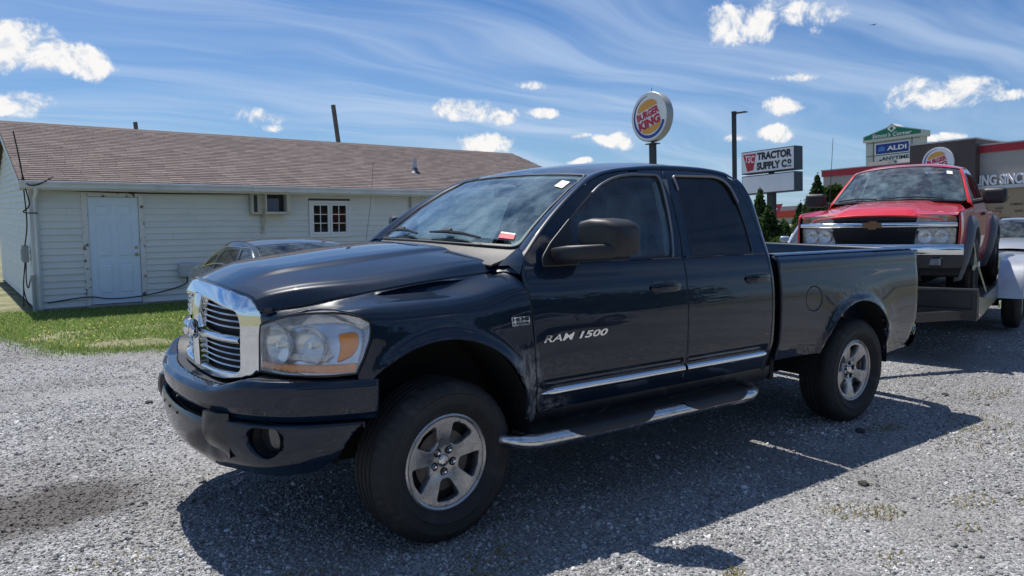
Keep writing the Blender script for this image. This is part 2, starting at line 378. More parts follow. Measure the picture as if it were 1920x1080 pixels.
# ------------------------------------------------------------------ shared vehicle materials
def paint_mat(name, base, flake=.25, dirt_pts=(), dust=.10, dustcol=(.38, .39, .40)):
    if name in MATS: return MATS[name]
    m = bpy.data.materials.new(name); m.use_nodes = True; MATS[name] = m; t = NT(m.node_tree); b = m.node_tree.nodes['Principled BSDF']
    co = t.n('ShaderNodeTexCoord').outputs['Object']
    sp = t.n('ShaderNodeSeparateXYZ'); t.lk(co, sp.inputs[0])
    film = t.m('MULTIPLY', t.ss(t.noise(co, 3.5, 6, .65), .38, .8), dust)           # thin dust film
    spots = t.m('MULTIPLY', t.ss(t.noise(co, 55, 2, .5), .70, .76), dust * 1.2)
    splash = None
    for (px_, pz, rx, rz, amt, stretch) in dirt_pts:                                    # dried mud and stone rash, by place on the body
        dx = t.m('DIVIDE', t.m('SUBTRACT', sp.outputs[0], px_), rx); dz = t.m('DIVIDE', t.m('SUBTRACT', sp.outputs[2], pz), rz)
        fall = t.ss(t.m('ADD', t.m('MULTIPLY', dx, dx), t.m('MULTIPLY', dz, dz)), 1.0, .15)
        stv = t.mapping(co, scale=stretch, rot=(0, math.radians(25), 0))
        st = t.m('MULTIPLY', t.ss(t.noise(stv, 46, 5, .7), .44, .58), t.ss(t.noise(co, 17, 3, .6), .30, .58))
        x = t.m('MULTIPLY', t.m('MULTIPLY', fall, st), amt); splash = x if splash is None else t.m('MAXIMUM', splash, x)
    d = t.m('MAXIMUM', film, spots)
    if splash is not None: d = t.m('MAXIMUM', d, splash)
    t.lk(t.mix(d, (*base, 1), (*dustcol, 1)), b.inputs['Base Color'])
    b.inputs['Metallic'].default_value = flake; b.inputs['Roughness'].default_value = .34; b.inputs['Coat Weight'].default_value = 1.0; b.inputs['Specular IOR Level'].default_value = .12
    t.lk(t.ss(d, .0, .8, .018, .35), b.inputs['Coat Roughness']); b.inputs['Coat IOR'].default_value = 1.46
    wav = t.bump(t.noise(co, 2.2, 2, .4), .10, .02); t.lk(wav, b.inputs['Coat Normal'])
    return m
CHROME = mat('chrome', (.80, .82, .84), .06, 1.0, rvar=.03, vscale=9)
CHROME_DULL = mat('chrome_dull', (.60, .61, .62), .20, 1.0, rvar=.1, vscale=14, dirt=((.22, .20, .18), 10, .50, .75))
ALLOY = mat('alloy_silver', (.40, .40, .405), .30, .85, rvar=.1, vscale=12, dirt=((.16, .14, .12), 18, .50, .82))
RUBBER = mat('tyre_rubber', (.016, .016, .017), .72, var=.25, vscale=20, bump=.15, bscale=160, bdist=.001, dirt=((.06, .055, .05), 9, .52, .8))
TREAD = RUBBER
BLACKP = mat('black_plastic', (.017, .018, .020), .48, var=.2, vscale=9, bump=.08, bscale=240, bdist=.0006)
GREYP = mat('grey_plastic', (.035, .037, .040), .42, var=.15, vscale=9)
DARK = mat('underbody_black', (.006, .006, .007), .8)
SEATM = mat('seat_cloth', (.05, .052, .055), .85, var=.2, vscale=14)
DASH = mat('dash_vinyl', (.20, .215, .22), .65, var=.12, vscale=9)
AMBER = mat('amber_lens', (.85, .27, .03), .16, 0, coat=1, spec=.6, var=.12, vscale=30)
REDLENS = mat('red_lens', (.14, .004, .004), .12, 0, coat=1)
LENS = thin_glass('clear_lens', (.96, .97, .97), .05, .02, haze=.17, hazecol=(.86, .87, .86))  # milky haze: fogged lens, raised to paint in the reflector's brightness
WSGLASS = thin_glass('windscreen_glass', (.78, .94, .91), .13, .03, haze=.17, hazecol=(.48, .66, .70))  # blue-green haze: sunlit dust plus sky reflection painted into the film
SIDEGLASS = thin_glass('side_glass', (.80, .93, .95), .06, 0, haze=.10, hazecol=(.30, .46, .60))  # blue haze paints in the lighter interior seen through the window
TINTGLASS = thin_glass('tinted_glass', (.004, .006, .008), .055, 0, haze=.015)
CARGLASS = thin_glass('car_glass', (.03, .04, .045), .08, .045, haze=.12, hazecol=(.45, .52, .52))
PAINT = paint_mat('dark_blue_paint', (.0015, .0100, .0270), .0, dirt_pts=((.43, .62, .15, .38, .48, (1, 1, .30)), (.62, .50, .22, .16, .42, (.3, 1, 1)), (3.55, .985, .50, .11, .22, (1, 1, .6)), (3.98, .70, .12, .3, .22, (1, 1, .5))), dust=.012)

# ------------------------------------------------------------------ wheel
def make_wheel(parent, name, loc, R=.392, width=.27, rim_r=.231, phase=93., side=-1, steer=0., lug=True, spokes=5, alloy=None):
    """wheel axis along y; side -1 shows its face towards -y"""
    w = empty(name, loc); w.parent = parent; w.rotation_euler = (0, 0, steer)
    S = side
    prof = [(rim_r - .012, -.08), (rim_r + .004, -.1), (rim_r + .02, -.116), (rim_r + .045, -width / 2 - .0), (rim_r + .052, -width / 2 - .005), (rim_r + .058, -width / 2 - .001), (rim_r + .085, -width / 2 - .002), (R - .058, -width / 2 - .003), (R - .055, -width / 2 + .001), (R - .050, -width / 2 + .001), (R - .022, -width / 2 + .016), (R - .006, -width / 2 + .04)]
    b = R - .001; g = .007
    tr = []
    for k in range(5):
        a0 = -width / 2 + .045 + k * (width - .09) / 5; a1 = a0 + (width - .09) / 5
        tr += [(b, a0 + .004), (b, a1 - .009), (b - g, a1 - .007), (b - g, a1 + .000)]
    prof = prof + tr[:-2] + [(r_, -h) for r_, h in reversed(prof)]
    M = Matrix.Translation((0, 0, 0)) @ Matrix.Rotation(-PI / 2 * S * -1, 4, 'X') if False else Matrix.Rotation(PI / 2, 4, 'X')
    o = MB().lathe(prof, 150, M)
    for i, v in enumerate(o.v):                     # notched shoulder blocks
        if i % 150 % 3 == 0:
            rr = math.hypot(v[0], v[2])
            if rr > R - .03 and abs(v[1]) > width / 2 - .058: q = (rr - .0055) / rr; o.v[i] = (v[0] * q, v[1], v[2] * q)
    o.build('tyre', RUBBER, w, sharp=30)
    fy = S * .098
    AL = alloy or ALLOY
    # rim face with openings, as seen from outside: u to the viewer's right
    outl = [(rim_r * .94 * math.cos(a), rim_r * .94 * math.sin(a)) for a in np.linspace(0, 2 * PI, 72, endpoint=False)]
    holes = []
    for k in range(spokes):
        a = math.radians(phase) + 2 * PI * (k + .5) / spokes; h1, h2 = 2 * PI / spokes * .30, 2 * PI / spokes * .285
        q = [(rim_r * .40, -h1 * .72), (rim_r * .84, -h2), (rim_r * .84, h2 * .0), (rim_r * .84, h2), (rim_r * .40, h1 * .72)]
        holes.append(rounded([(r_ * math.cos(a + t_), r_ * math.sin(a + t_)) for r_, t_ in q], [.016, .02, 0, .02, .016], 4))
    dish = pch([(0, .036), (.06, .034), (.085, .026), (.12, .016), (.19, .004), (.23, .0)])
    def fn(u, v):
        rr = np.hypot(u, v) * .231 / rim_r; return np.stack([-S * u, np.full_like(u, fy) - S * dish(rr), v], -1)
    rim = panel('rim', outl, fn, AL, w, holes=holes, step=.022, thick=.045, dip=.005, rim=.005, flip=False)
    MB().lathe([(rim_r - .03, -.09), (rim_r - .012, .085), (rim_r + .0, .094), (rim_r + .003, .102), (rim_r - .006, .106), (rim_r - .016, .1), (rim_r * .93, .082)], 72, Matrix.Rotation(PI / 2 * (1 if S < 0 else -1), 4, 'X')).build('rim_flange', AL, rim, sharp=50)
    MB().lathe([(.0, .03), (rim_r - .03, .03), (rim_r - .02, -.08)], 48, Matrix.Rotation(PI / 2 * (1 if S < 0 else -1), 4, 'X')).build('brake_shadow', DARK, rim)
    MB().lathe([(.07, .045), (.15, .045), (.15, .052), (.0, .056)], 40, Matrix.Rotation(PI / 2 * (1 if S < 0 else -1), 4, 'X')).build('brake_disc', mat('brake_iron', (.10, .09, .085), .5, .7, var=.3), rim)
    Mw = Matrix.Rotation(PI / 2 * (1 if S < 0 else -1), 4, 'X')
    cap = MB().lathe([(.0, .073), (.018, .074), (.027, .071), (.031, .066), (.032, .055)], 32, Mw).build('centre_cap', CHROME_DULL, w)
    if lug:
        for k in range(5):
            a = math.radians(phase + 36) + 2 * PI * k / 5; x, z_ = .0565 * math.cos(a), .0565 * math.sin(a)
            T = Matrix.Translation((-S * x, 0, z_)) @ Mw
            MB().lathe([(.021, .060), (.021, .0675), (.013, .0678), (.013, .060)], 16, T).build('lug_recess', DARK, w)
            MB().lathe([(.010, .056), (.010, .077), (.007, .081), (.0, .082)], 6, T).build('lug_nut', CHROME, w, sharp=25)
    return w


# ------------------------------------------------------------------ ground
def G(x, y):
    x = np.asarray(x, float); y = np.asarray(y, float)
    return -.27 * smooth01(y, 1.2, 6.8) * (1 - smooth01(x, 9, 18)) + .012 * np.sin(x * .9 + y * .35) * np.sin(y * .7 - x * .2) * smooth01(np.abs(y + .4), 1.6, 4) 

def gravel_mat():
    m = bpy.data.materials.new('gravel'); m.use_nodes = True; MATS['gravel'] = m; t = NT(m.node_tree); b = m.node_tree.nodes['Principled BSDF']
    co = t.n('ShaderNodeTexCoord').outputs['Object']; sp = t.n('ShaderNodeSeparateXYZ'); t.lk(co, sp.inputs[0])
    vo = t.n('ShaderNodeTexVoronoi'); t.lk(co, vo.inputs['Vector']); vo.inputs['Scale'].default_value = 70; vo.feature = 'F1'
    vo2 = t.n('ShaderNodeTexVoronoi'); t.lk(co, vo2.inputs['Vector']); vo2.inputs['Scale'].default_value = 120
    hs = t.n('ShaderNodeSeparateColor'); t.lk(vo.outputs['Color'], hs.inputs[0])
    hs2 = t.n('ShaderNodeSeparateColor'); t.lk(vo2.outputs['Color'], hs2.inputs[0])
    stone = t.m('ADD', t.m('MULTIPLY', hs.outputs[0], .6), t.m('MULTIPLY', hs2.outputs[0], .4))
    col = t.ramp(stone, [(.10, (.13, .132, .137)), (.35, (.25, .252, .258)), (.60, (.37, .372, .377)), (.88, (.56, .56, .56))])
    big = t.noise(co, .55, 5, .62); mid = t.noise(co, 2.6, 4, .6)
    col = t.mix(t.m('MULTIPLY', t.ss(big, .38, .66), .55), col, (.20, .190, .180, 1))           # packed darker fines in tracks
    col = t.mix(t.m('MULTIPLY', t.ss(mid, .55, .75), .25), col, (.56, .535, .50, 1))
    # old oil stain in front of the bumper
    ex = t.m('DIVIDE', t.m('SUBTRACT', sp.outputs[0], -1.55), .62); ey = t.m('DIVIDE', t.m('SUBTRACT', sp.outputs[1], .62), .42)
    ol = t.ss(t.m('ADD', t.m('ADD', t.m('MULTIPLY', ex, ex), t.m('MULTIPLY', ey, ey)), t.m('MULTIPLY', t.m('SUBTRACT', mid, .5), 1.3)), 1.1, .25)
    col = t.mix(t.m('MULTIPLY', ol, .70), col, (.07, .058, .05, 1))
    t.lk(col, b.inputs['Base Color']); b.inputs['Roughness'].default_value = .9; b.inputs['Specular IOR Level'].default_value = .25
    h = t.m('ADD', t.m('MULTIPLY', t.m('SUBTRACT', 1.0, vo.outputs['Distance']), .7), t.m('MULTIPLY', hs2.outputs[1], .5))
    n1 = t.bump(h, .9, .02); t.lk(t.bump(big, .3, .05, n1), b.inputs['Normal'])
    return m
GRAVEL = gravel_mat()
edge = [(-14, 9.6), (-6, 9.4), (-3, 9.0), (-1.9, 8.7), (-1.55, 8.25), (-1.35, 7.6), (-1.05, 6.9), (-.87, 6.55), (-.62, 6.42), (-.38, 6.30), (-.05, 6.22), (.3, 6.02), (.9, 5.9), (2.2, 6.0), (4.5, 6.6), (7, 8.2), (10, 9.2), (13, 9.5)]
edge = [(CAM.x + (x - CAM.x) * 1.07, CAM.y + (y - CAM.y) * 1.07) for x, y in edge]
edge = [(x + .08 * math.sin(i * 2.3), y + .10 * math.sin(i * 3.7)) for i, (x, y) in enumerate(cat(edge, 5))]
lot = [(-14, -14)] + [(14.5, -14), (14.2, -6), (14.6, 0), (14.2, 6)] + list(reversed(edge))
def gl(off): return lambda x, y: np.stack([x, y, G(x, y) + off], -1)
tag(panel('gravel_lot', lot, gl(0), GRAVEL, None, step=.35, thick=.03, dip=0, rim=0, both=False), 'pale grey crushed stone covering the parking lot', None, kind='structure')
GRASSG = mat('grass_soil', (.19, .19, .10), .95, var=.5, vscale=1.6, bump=.6, bscale=30, bdist=.03, dirt=((.34, .29, .20), 1.4, .55, .72))
def far_ground():
    xs = np.unique(np.concatenate([np.linspace(-600, -20, 8), np.linspace(-20, 24, 45), np.linspace(24, 900, 12)])); ys = np.unique(np.concatenate([np.linspace(-600, -16, 8), np.linspace(-16, 20, 37), np.linspace(20, 900, 12)]))
    return MB().grid([[(x, y, float(G(x, y)) - .03) for y in ys] for x in xs])
tag(far_ground().build('ground', GRASSG, None, sharp=None, fix=False), 'green grass ground around the lot', None, kind='structure')
ASPH = mat('asphalt', (.16, .16, .165), .9, var=.12, vscale=.8, bump=.3, bscale=80, bdist=.004)
tag(MB().grid([[(x, y, .006) for y in np.linspace(-60, 120, 10)] for x in (21.6, 46.6)]).build('road', ASPH, None, fix=False), 'grey asphalt street and forecourt beyond the lot', None, kind='structure')
def strip(name, x0, x1, m, z=.012, label=''): tag(MB().grid([[(x, y, z) for y in np.linspace(-60, 120, 10)] for x in (x0, x1)]).build(name, m, None, fix=False), label, None, kind='structure')
strip('road_marking', 27.0, 27.12, mat('road_paint', (.75, .74, .70), .8), label='white painted line along the street')
tag(MB().box2((21.45, -60, -.05), (21.6, 120, .12)).build('kerb', mat('concrete', (.42, .41, .39), .9, var=.15), None), 'pale concrete kerb along the street', None, kind='structure')

# loose stones over the near part of the lot (instanced pebbles, nobody could count them)
def scatter_gravel(n=430000):
    a = rng.uniform(math.radians(-8), math.radians(112), n); r_ = 1.7 + 14.5 * rng.uniform(0, 1, n) ** 1.5
    x = CAM.x + r_ * np.cos(a); y = CAM.y + r_ * np.sin(a); k = inside(np.stack([x, y], 1), lot); pt = np.sin(x * 1.3 + 1.1 * np.sin(y * 1.9 + .6)) + np.sin(y * 2.3 + 1.4 * np.sin(x * 1.1)) + .6 * np.sin(x * 4.1 + y * 3.3); k &= rng.uniform(0, 1, n) < np.clip(.72 - .45 * pt, .16, 1.0); x, y = x[k], y[k]
    P = np.stack([x, y, G(x, y) + .001], 1); me = bpy.data.meshes.new('loose_gravel'); me.from_pydata([tuple(q) for q in P], [], [])
    sc_ = me.attributes.new('psize', 'FLOAT', 'POINT'); s_ = np.clip(rng.lognormal(math.log(.0045), .46, len(P)), .003, .022) * (1 + .02 * np.hypot(x - CAM.x, y - CAM.y)); sc_.data.foreach_set('value', s_)
    o = link_mesh('loose_gravel', me, None); tag(o, 'loose crushed stones scattered over the lot', 'gravel', kind='stuff')
    m = bpy.data.materials.new('loose_stone'); m.use_nodes = True; t = NT(m.node_tree); b = m.node_tree.nodes['Principled BSDF']
    oi = t.n('ShaderNodeObjectInfo'); loc = oi.outputs['Location']; sp = t.n('ShaderNodeSeparateXYZ'); t.lk(loc, sp.inputs[0])
    col = t.ramp(oi.outputs['Random'], [(.0, (.10, .102, .107)), (.3, (.23, .233, .24)), (.62, (.37, .373, .38)), (.88, (.56, .56, .56)), (.985, (.84, .83, .82))])
    big = t.noise(loc, .55, 5, .62); col = t.mix(t.m('MULTIPLY', t.ss(big, .38, .66), .55), col, (.20, .190, .180, 1))
    mid = t.noise(loc, 2.6, 4, .6)
    ex = t.m('DIVIDE', t.m('SUBTRACT', sp.outputs[0], -1.55), .62); ey = t.m('DIVIDE', t.m('SUBTRACT', sp.outputs[1], .62), .42)
    ol = t.ss(t.m('ADD', t.m('ADD', t.m('MULTIPLY', ex, ex), t.m('MULTIPLY', ey, ey)), t.m('MULTIPLY', t.m('SUBTRACT', mid, .5), 1.3)), 1.1, .25)
    col = t.mix(t.m('MULTIPLY', ol, .70), col, (.07, .058, .05, 1))
    t.lk(col, b.inputs['Base Color']); b.inputs['Roughness'].default_value = .85; b.inputs['Specular IOR Level'].default_value = .3
    ng = bpy.data.node_groups.new('stone_scatter', 'GeometryNodeTree'); ng.interface.new_socket('Geometry', in_out='INPUT', socket_type='NodeSocketGeometry'); ng.interface.new_socket('Geometry', in_out='OUTPUT', socket_type='NodeSocketGeometry')
    g = NT(ng); gi = g.n('NodeGroupInput'); go_ = g.n('NodeGroupOutput'); ic = g.n('GeometryNodeMeshIcoSphere'); ic.inputs['Radius'].default_value = 1.0; ic.inputs['Subdivisions'].default_value = 1
    tf = g.n('GeometryNodeTransform'); g.lk(ic.outputs['Mesh'], tf.inputs['Geometry']); tf.inputs['Scale'].default_value = (1.25, .9, .62)
    sm = g.n('GeometryNodeSetMaterial'); sm.inputs['Material'].default_value = m; g.lk(tf.outputs[0], sm.inputs[0])
    ip = g.n('GeometryNodeInstanceOnPoints'); g.lk(gi.outputs[0], ip.inputs['Points']); g.lk(sm.outputs[0], ip.inputs['Instance'])
    rv = g.n('FunctionNodeRandomValue', data_type='FLOAT_VECTOR'); rv.inputs[0].default_value = (-.9, -.9, 0); rv.inputs[1].default_value = (.9, .9, 6.28); g.lk(rv.outputs[0], ip.inputs['Rotation'])
    na = g.n('GeometryNodeInputNamedAttribute', data_type='FLOAT'); na.inputs[0].default_value = 'psize'; g.lk(na.outputs[0], ip.inputs['Scale'])
    g.lk(ip.outputs[0], go_.inputs[0]); md = o.modifiers.new('scatter', 'NODES'); md.node_group = ng
scatter_gravel()

# grass, weeds, dandelions
def blades(name, pts, hgt, wid, m, lean=.5, per=1, kind='stuff', label='', catg='grass'):
    n = len(pts); V = np.empty((n * 3, 3)); a = rng.uniform(0, 2 * PI, n); h = hgt * rng.uniform(.45, 1.25, n); w = wid * rng.uniform(.6, 1.3, n); l = rng.uniform(0, lean, n) * h; b = rng.uniform(0, 2 * PI, n)
    P = np.asarray(pts); dx, dy = np.cos(a) * w, np.sin(a) * w
    V[0::3] = P + np.stack([dx, dy, 0 * dx], 1); V[1::3] = P - np.stack([dx, dy, 0 * dx], 1); V[2::3] = P + np.stack([np.cos(b) * l, np.sin(b) * l, h], 1)
    me = bpy.data.meshes.new(name); me.from_pydata([tuple(q) for q in V], [], [(3 * i, 3 * i + 1, 3 * i + 2) for i in range(n)]); me.update()
    return tag(link_mesh(name, me, m), label, catg, kind=kind)
def leaf_mat(name, c1, c2, c3, trans=.35):
    m = bpy.data.materials.new(name); m.use_nodes = True; MATS[name] = m; t = NT(m.node_tree); m.node_tree.nodes.clear(); out = t.n('ShaderNodeOutputMaterial')
    geo = t.n('ShaderNodeNewGeometry'); col = t.ramp(geo.outputs['Random Per Island'], [(.0, c1), (.5, c2), (1.0, c3)])
    d = t.n('ShaderNodeBsdfDiffuse'); t.lk(col, d.inputs[0]); tr = t.n('ShaderNodeBsdfTranslucent'); t.lk(col, tr.inputs[0])
    mx = t.n('ShaderNodeMixShader'); mx.inputs[0].default_value = trans; t.lk(d.outputs[0], mx.inputs[1]); t.lk(tr.outputs[0], mx.inputs[2]); t.lk(mx.outputs[0], out.inputs[0]); return m
GRASSM = leaf_mat('grass_blade', (.12, .22, .05), (.22, .34, .085), (.46, .47, .22), .5)
WEEDM = leaf_mat('weed_leaf', (.14, .17, .05), (.30, .27, .10), (.48, .36, .18), .4)
def grass_points(n):
    x = rng.uniform(-6, 3.6, n); y = rng.uniform(5.7, 12.3, n); k = ~inside(np.stack([x, y], 1), lot)
    # patchy: bare spots
    pat = np.sin(x * 2.1 + 1.3 * np.sin(y * 1.7)) * np.sin(y * 2.4 + .8 * np.sin(x * 2.9)); k &= (pat + .9 * rng.uniform(-1, 1, n) > -.25) | (y > 9.3); k &= ~((np.hypot((x + .05) / .55, (y - 7.6) / .45) < 1) & (rng.uniform(0, 1, n) < .9)) ; x, y = x[k], y[k]
    return np.stack([x, y, G(x, y) - .03], 1)
blades('lawn_grass', grass_points(120000),   .05, .009, GRASSM, lean=1.6, label='short green grass along the shed wall')
e_ = np.array([(x + dx, y + dy) for x, y in edge if -4 < x < 3 for dx, dy in rng.normal(0, .16, (90, 2))]); blades('lawn_edge_grass', np.stack([e_[:, 0], e_[:, 1], G(e_[:, 0], e_[:, 1]) - .005], 1), .05, .006, GRASSM, label='thin ragged grass fringe along the gravel edge')
# verge at the right, between trailer and street
xv = rng.uniform(12, 21.4, 26000); yv = rng.uniform(-4, 12, 26000); blades('verge_grass', np.stack([xv, yv, G(xv, yv) - .03], 1), .12, .012, GRASSM, label='sunlit grass verge beside the street')
wp = []
for cx, cy, rr, n in ((-.16, -1.42, .13, 260), (-.75, -.95, .16, 200), (.06, -1.25, .16, 160), (-1.62, -.62, .12, 300), (-1.52, -.80, .12, 260), (-1.30, -.30, .25, 70), (.86, -1.96, .05, 60), (1.95, -1.9, .12, 60), (1.86, -1.82, .07, 30), (2.05, -2.0, .1, 90), (3.9, -1.75, .30, 150), (4.35, -1.55, .25, 150), (1.55, -2.3, .08, 30), (2.6, -2.2, .12, 60), (2.2, -2.35, .07, 30), (5.4, -1.2, .2, 120), (3.6, -1.2, .12, 80), (2.85, -2.4, .08, 40)):
    a = rng.uniform(0, 2 * PI, n); r_ = rr * np.sqrt(rng.uniform(0, 1, n)); wp += list(zip(cx + r_ * np.cos(a) * 1.4, cy + r_ * np.sin(a) * .8))
wp = np.array(wp); blades('weeds', np.stack([wp[:, 0], wp[:, 1], G(wp[:, 0], wp[:, 1]) + .002], 1),  .020, .005, WEEDM, lean=1.6, label='small straggly weeds growing through the gravel', catg='weeds')
dl = MB()
for _ in range(110):
    x, y = rng.uniform(-3, 1.6), rng.uniform(6.6, 9.5)
    if not inside(np.array([[x, y]]), lot)[0]: z = float(G(x, y)) + .05; dl.add([(x + .013 * math.cos(a), y + .013 * math.sin(a), z + .004 * (k % 2)) for k, a in enumerate(np.linspace(0, 2 * PI, 7)[:-1])], [(0, 1, 2, 3, 4, 5)])
tag(dl.build('dandelions', mat('dandelion', (.75, .55, .03), .7), None, fix=False), 'yellow dandelion flowers in the grass by the shed', 'flowers', kind='stuff')
# a few larger dark clods and pale stones lying loose
for i, (x, y, r_, dk, lb) in enumerate(((-.62, 2.9, .03, 1, 'dark clod on the gravel between the bumper and the lawn'), (-2.05, 1.1, .03, 1, 'dark clod at the left edge of the gravel above the oil stain'), (2.36, -1.72, .03, 1, 'dark clod on sunlit gravel just beyond the cab shadow edge'), (3.35, -1.15, .035, 1, 'dark clod lying in front of the rear wheel shadow'), (5.0, -1.0, .03, 1, 'dark clod on the gravel behind the rear bumper'), (1.75, -1.35, .02, 0, 'pale stone on the shaded gravel below the side step'))):
    bm = bmesh.new(); bmesh.ops.create_icosphere(bm, subdivisions=2, radius=r_)
    for v in bm.verts: v.co *= 1 + .25 * math.sin(v.co.x * 190 + i) * math.cos(v.co.y * 170 + i); v.co.z *= .55
    me = bpy.data.meshes.new('stone'); bm.to_mesh(me); bm.free(); ob = link_mesh('clod' if dk else 'stone', me, mat('dark_clod', (.045, .042, .04), .95) if dk else mat('pale_stone', (.62, .61, .58), .8)); ob.location = (x, y, float(G(x, y)) + r_ * .3)
    tag(ob, lb, 'clod' if dk else 'stone', 'dark clods lying on the gravel' if dk else None)

# ------------------------------------------------------------------ low sided building on the left
bld = empty('shed_building', (-.85, 12.2, -.27), rz=math.atan(.037), label='long low building with grey vinyl siding and brown shingle roof behind the truck', cat='building')
LEN, DEP, EAVE, RIDGE = 14.05, 8.0, 2.40, 3.76
def siding_mat(name, base):
    m = bpy.data.materials.new(name); m.use_nodes = True; MATS[name] = m; t = NT(m.node_tree); b = m.node_tree.nodes['Principled BSDF']
    co = t.n('ShaderNodeTexCoord').outputs['Object']; g = t.n('ShaderNodeNewGeometry'); oi = t.n('ShaderNodeObjectInfo')
    c = t.mix(t.m('MULTIPLY', oi.outputs['Random'], .5), (*base, 1), (base[0] * .90, base[1] * .91, base[2] * .93, 1))
    c = t.mix(t.m('MULTIPLY', t.ss(t.noise(t.mapping(co, scale=(1, 1, 3)), 1.4, 6, .65), .45, .8), .35), c, (.42, .46, .47, 1))
    c = t.mix(t.m('MULTIPLY', t.ss(t.noise(t.mapping(co, scale=(6, 1, .6)), 3.0, 4, .6), .60, .82), .25), c, (.30, .29, .26, 1))
    t.lk(c, b.inputs['Base Color']); b.inputs['Roughness'].default_value = .55; t.lk(t.bump(t.noise(t.mapping(co, scale=(.4, 1, 8)), 30, 3, .5), .12, .003), b.inputs['Normal']); return m
SIDING = siding_mat('vinyl_siding', (.70, .745, .745)); TRIMW = mat('white_trim', (.66, .68, .70), .5, var=.08, vscale=5, dirt=((.40, .38, .34), 6, .55, .85))
core = MB(); 
core.box2((.03, .05, -.1), (LEN - .03, DEP - .05, EAVE - .02)); core.prism([(.05, EAVE - .02), (DEP - .05, EAVE - .02), (DEP / 2, RIDGE - .10)], lambda u, v, d: (d, u, v), .03, LEN - .03); core.build('wall_core', mat('wall_core', (.20, .20, .19), .9), bld)
OPEN = [(.80, 1.82, -.1, 2.13), (3.93, 4.80, 1.76, 2.22), (5.26, 6.27, 1.25, 2.07)]
EXP = .1235
def board(a, b, z0, fn, name='siding_board', z1=None):
    h = EXP + .004 if z1 is None else z1 - z0
    prof = [(-.034, z0), (-.036, z0 + .005), (-.022, z0 + h * .55), (-.011, z0 + h), (.01, z0 + h), (.01, z0)]
    vs = [fn(a, u, v) for u, v in prof] + [fn(b, u, v) for u, v in prof]; n = len(prof)
    return MB().add(vs, [(i, (i + 1) % n, (i + 1) % n + n, i + n) for i in range(n)] + [tuple(range(n))[::-1], tuple(range(n, 2 * n))]).build(name, SIDING, bld, sharp=20)
nz_ = int(math.ceil((EAVE - .02) / EXP))
for k in range(nz_):
    z0 = .02 + k * EXP; z1 = z0 + EXP
    if z0 > EAVE - .05: break
    cuts = sorted((a, b) for a, b, c0, c1 in OPEN if z1 > c0 + .01 and z0 < c1 - .01); x = .07
    for a, b in cuts + [(LEN - .05, None)]:
        if a - x > .02:
            jo = [x] + [q for q in (np.arange(-4, 20, 3.66) + (k * 1.37) % 3.66) if x + .25 < q < a - .25] + [a]
            for j0, j1 in zip(jo[:-1], jo[1:]): board(j0 + .001, j1 - .001, z0, lambda s, u, v, w=float(rng.uniform(-.0015, .0015)): (s, u + .012 + w, v))
        x = b
# gable end, facing left
for k in range(int((RIDGE - .1) / EXP) + 1):
    z0 = .02 + k * EXP
    if z0 + .02 < EAVE: y0, y1 = .07, DEP - .07
    else:
        f = max(0, (RIDGE - .06 - z0 - EXP) / (RIDGE - EAVE)); y0, y1 = DEP / 2 - DEP / 2 * f + .02, DEP / 2 + DEP / 2 * f - .02
        if y1 - y0 < .1: break
    board(y0, y1, z0, lambda s, u, v: (u + .012, s, v))
cp = MB(); cp.box2((-.045, -.04, -.05), (.075, .05, EAVE - .03)); cp.build('corner_post', TRIMW, bld, bevel=.006)
MB().box2((-.01, -.02, -.12), (LEN, .03, .015)).build('foundation', mat('foundation', (.30, .29, .27), .9, var=.2), bld)
# roof: decks, shingles one by one
PITCH = math.atan2(RIDGE - EAVE - .06, DEP / 2); SL_ = (DEP / 2 + .33) / math.cos(PITCH)
Mr = Matrix.Translation((-.20, -.33, EAVE + .075 - .33 * math.tan(PITCH))) @ Matrix.Rotation(PITCH, 4, 'X')      # local: x along eave, y up the slope
RL = LEN + .40
dk = MB(); q = [Mr @ Vector(v) for v in ((0, 0, -.03), (RL, 0, -.03), (RL, SL_, -.03), (0, SL_, -.03), (0, 0, 0), (RL, 0, 0), (RL, SL_, 0), (0, SL_, 0))]
dk.add(q, [(0, 3, 2, 1), (4, 5, 6, 7), (0, 1, 5, 4), (1, 2, 6, 5), (2, 3, 7, 6), (3, 0, 4, 7)])
q2 = [(x, DEP - y, z) for x, y, z in q]; dk.add(q2, [(0, 1, 2, 3), (7, 6, 5, 4), (4, 5, 1, 0), (5, 6, 2, 1), (6, 7, 3, 2), (7, 4, 0, 3)])
def shingle_mat():
    m = bpy.data.materials.new('asphalt_shingle'); m.use_nodes = True; MATS['asphalt_shingle'] = m; t = NT(m.node_tree); b = m.node_tree.nodes['Principled BSDF']
    at = t.n('ShaderNodeAttribute', attribute_name='tone'); co = t.n('ShaderNodeNewGeometry').outputs['Position']
    c = t.ramp(at.outputs['Fac'], [(.0, (.095, .076, .072)), (.35, (.124, .099, .094)), (.7, (.148, .119, .112)), (1., (.18, .146, .138))])
    c = t.mix(t.m('MULTIPLY', t.ss(t.noise(co, 90, 3, .6), .4, .7), .35), c, (.30, .22, .20, 1)); c = t.mix(t.m('MULTIPLY', t.ss(t.noise(co, .8, 4, .6), .5, .8), .30), c, (.11, .085, .075, 1))
    t.lk(c, b.inputs['Base Color']); b.inputs['Roughness'].default_value = .92; t.lk(t.bump(t.noise(co, 160, 2, .5), .5, .004), b.inputs['Normal']); return m
SHING = shingle_mat()
roof_o = dk.build('roof', SHING, bld)
TW, TE = .30, .135
def shingle_verts(w): return [(.003, -.012, .017), (w - .003, -.012, .017), (w - .003, TE + .03, .0035), (.003, TE + .03, .0035), (.003, -.012, -.001), (w - .003, -.012, -.001)]
SF = [(0, 1, 2, 3), (4, 5, 1, 0)]
var = []
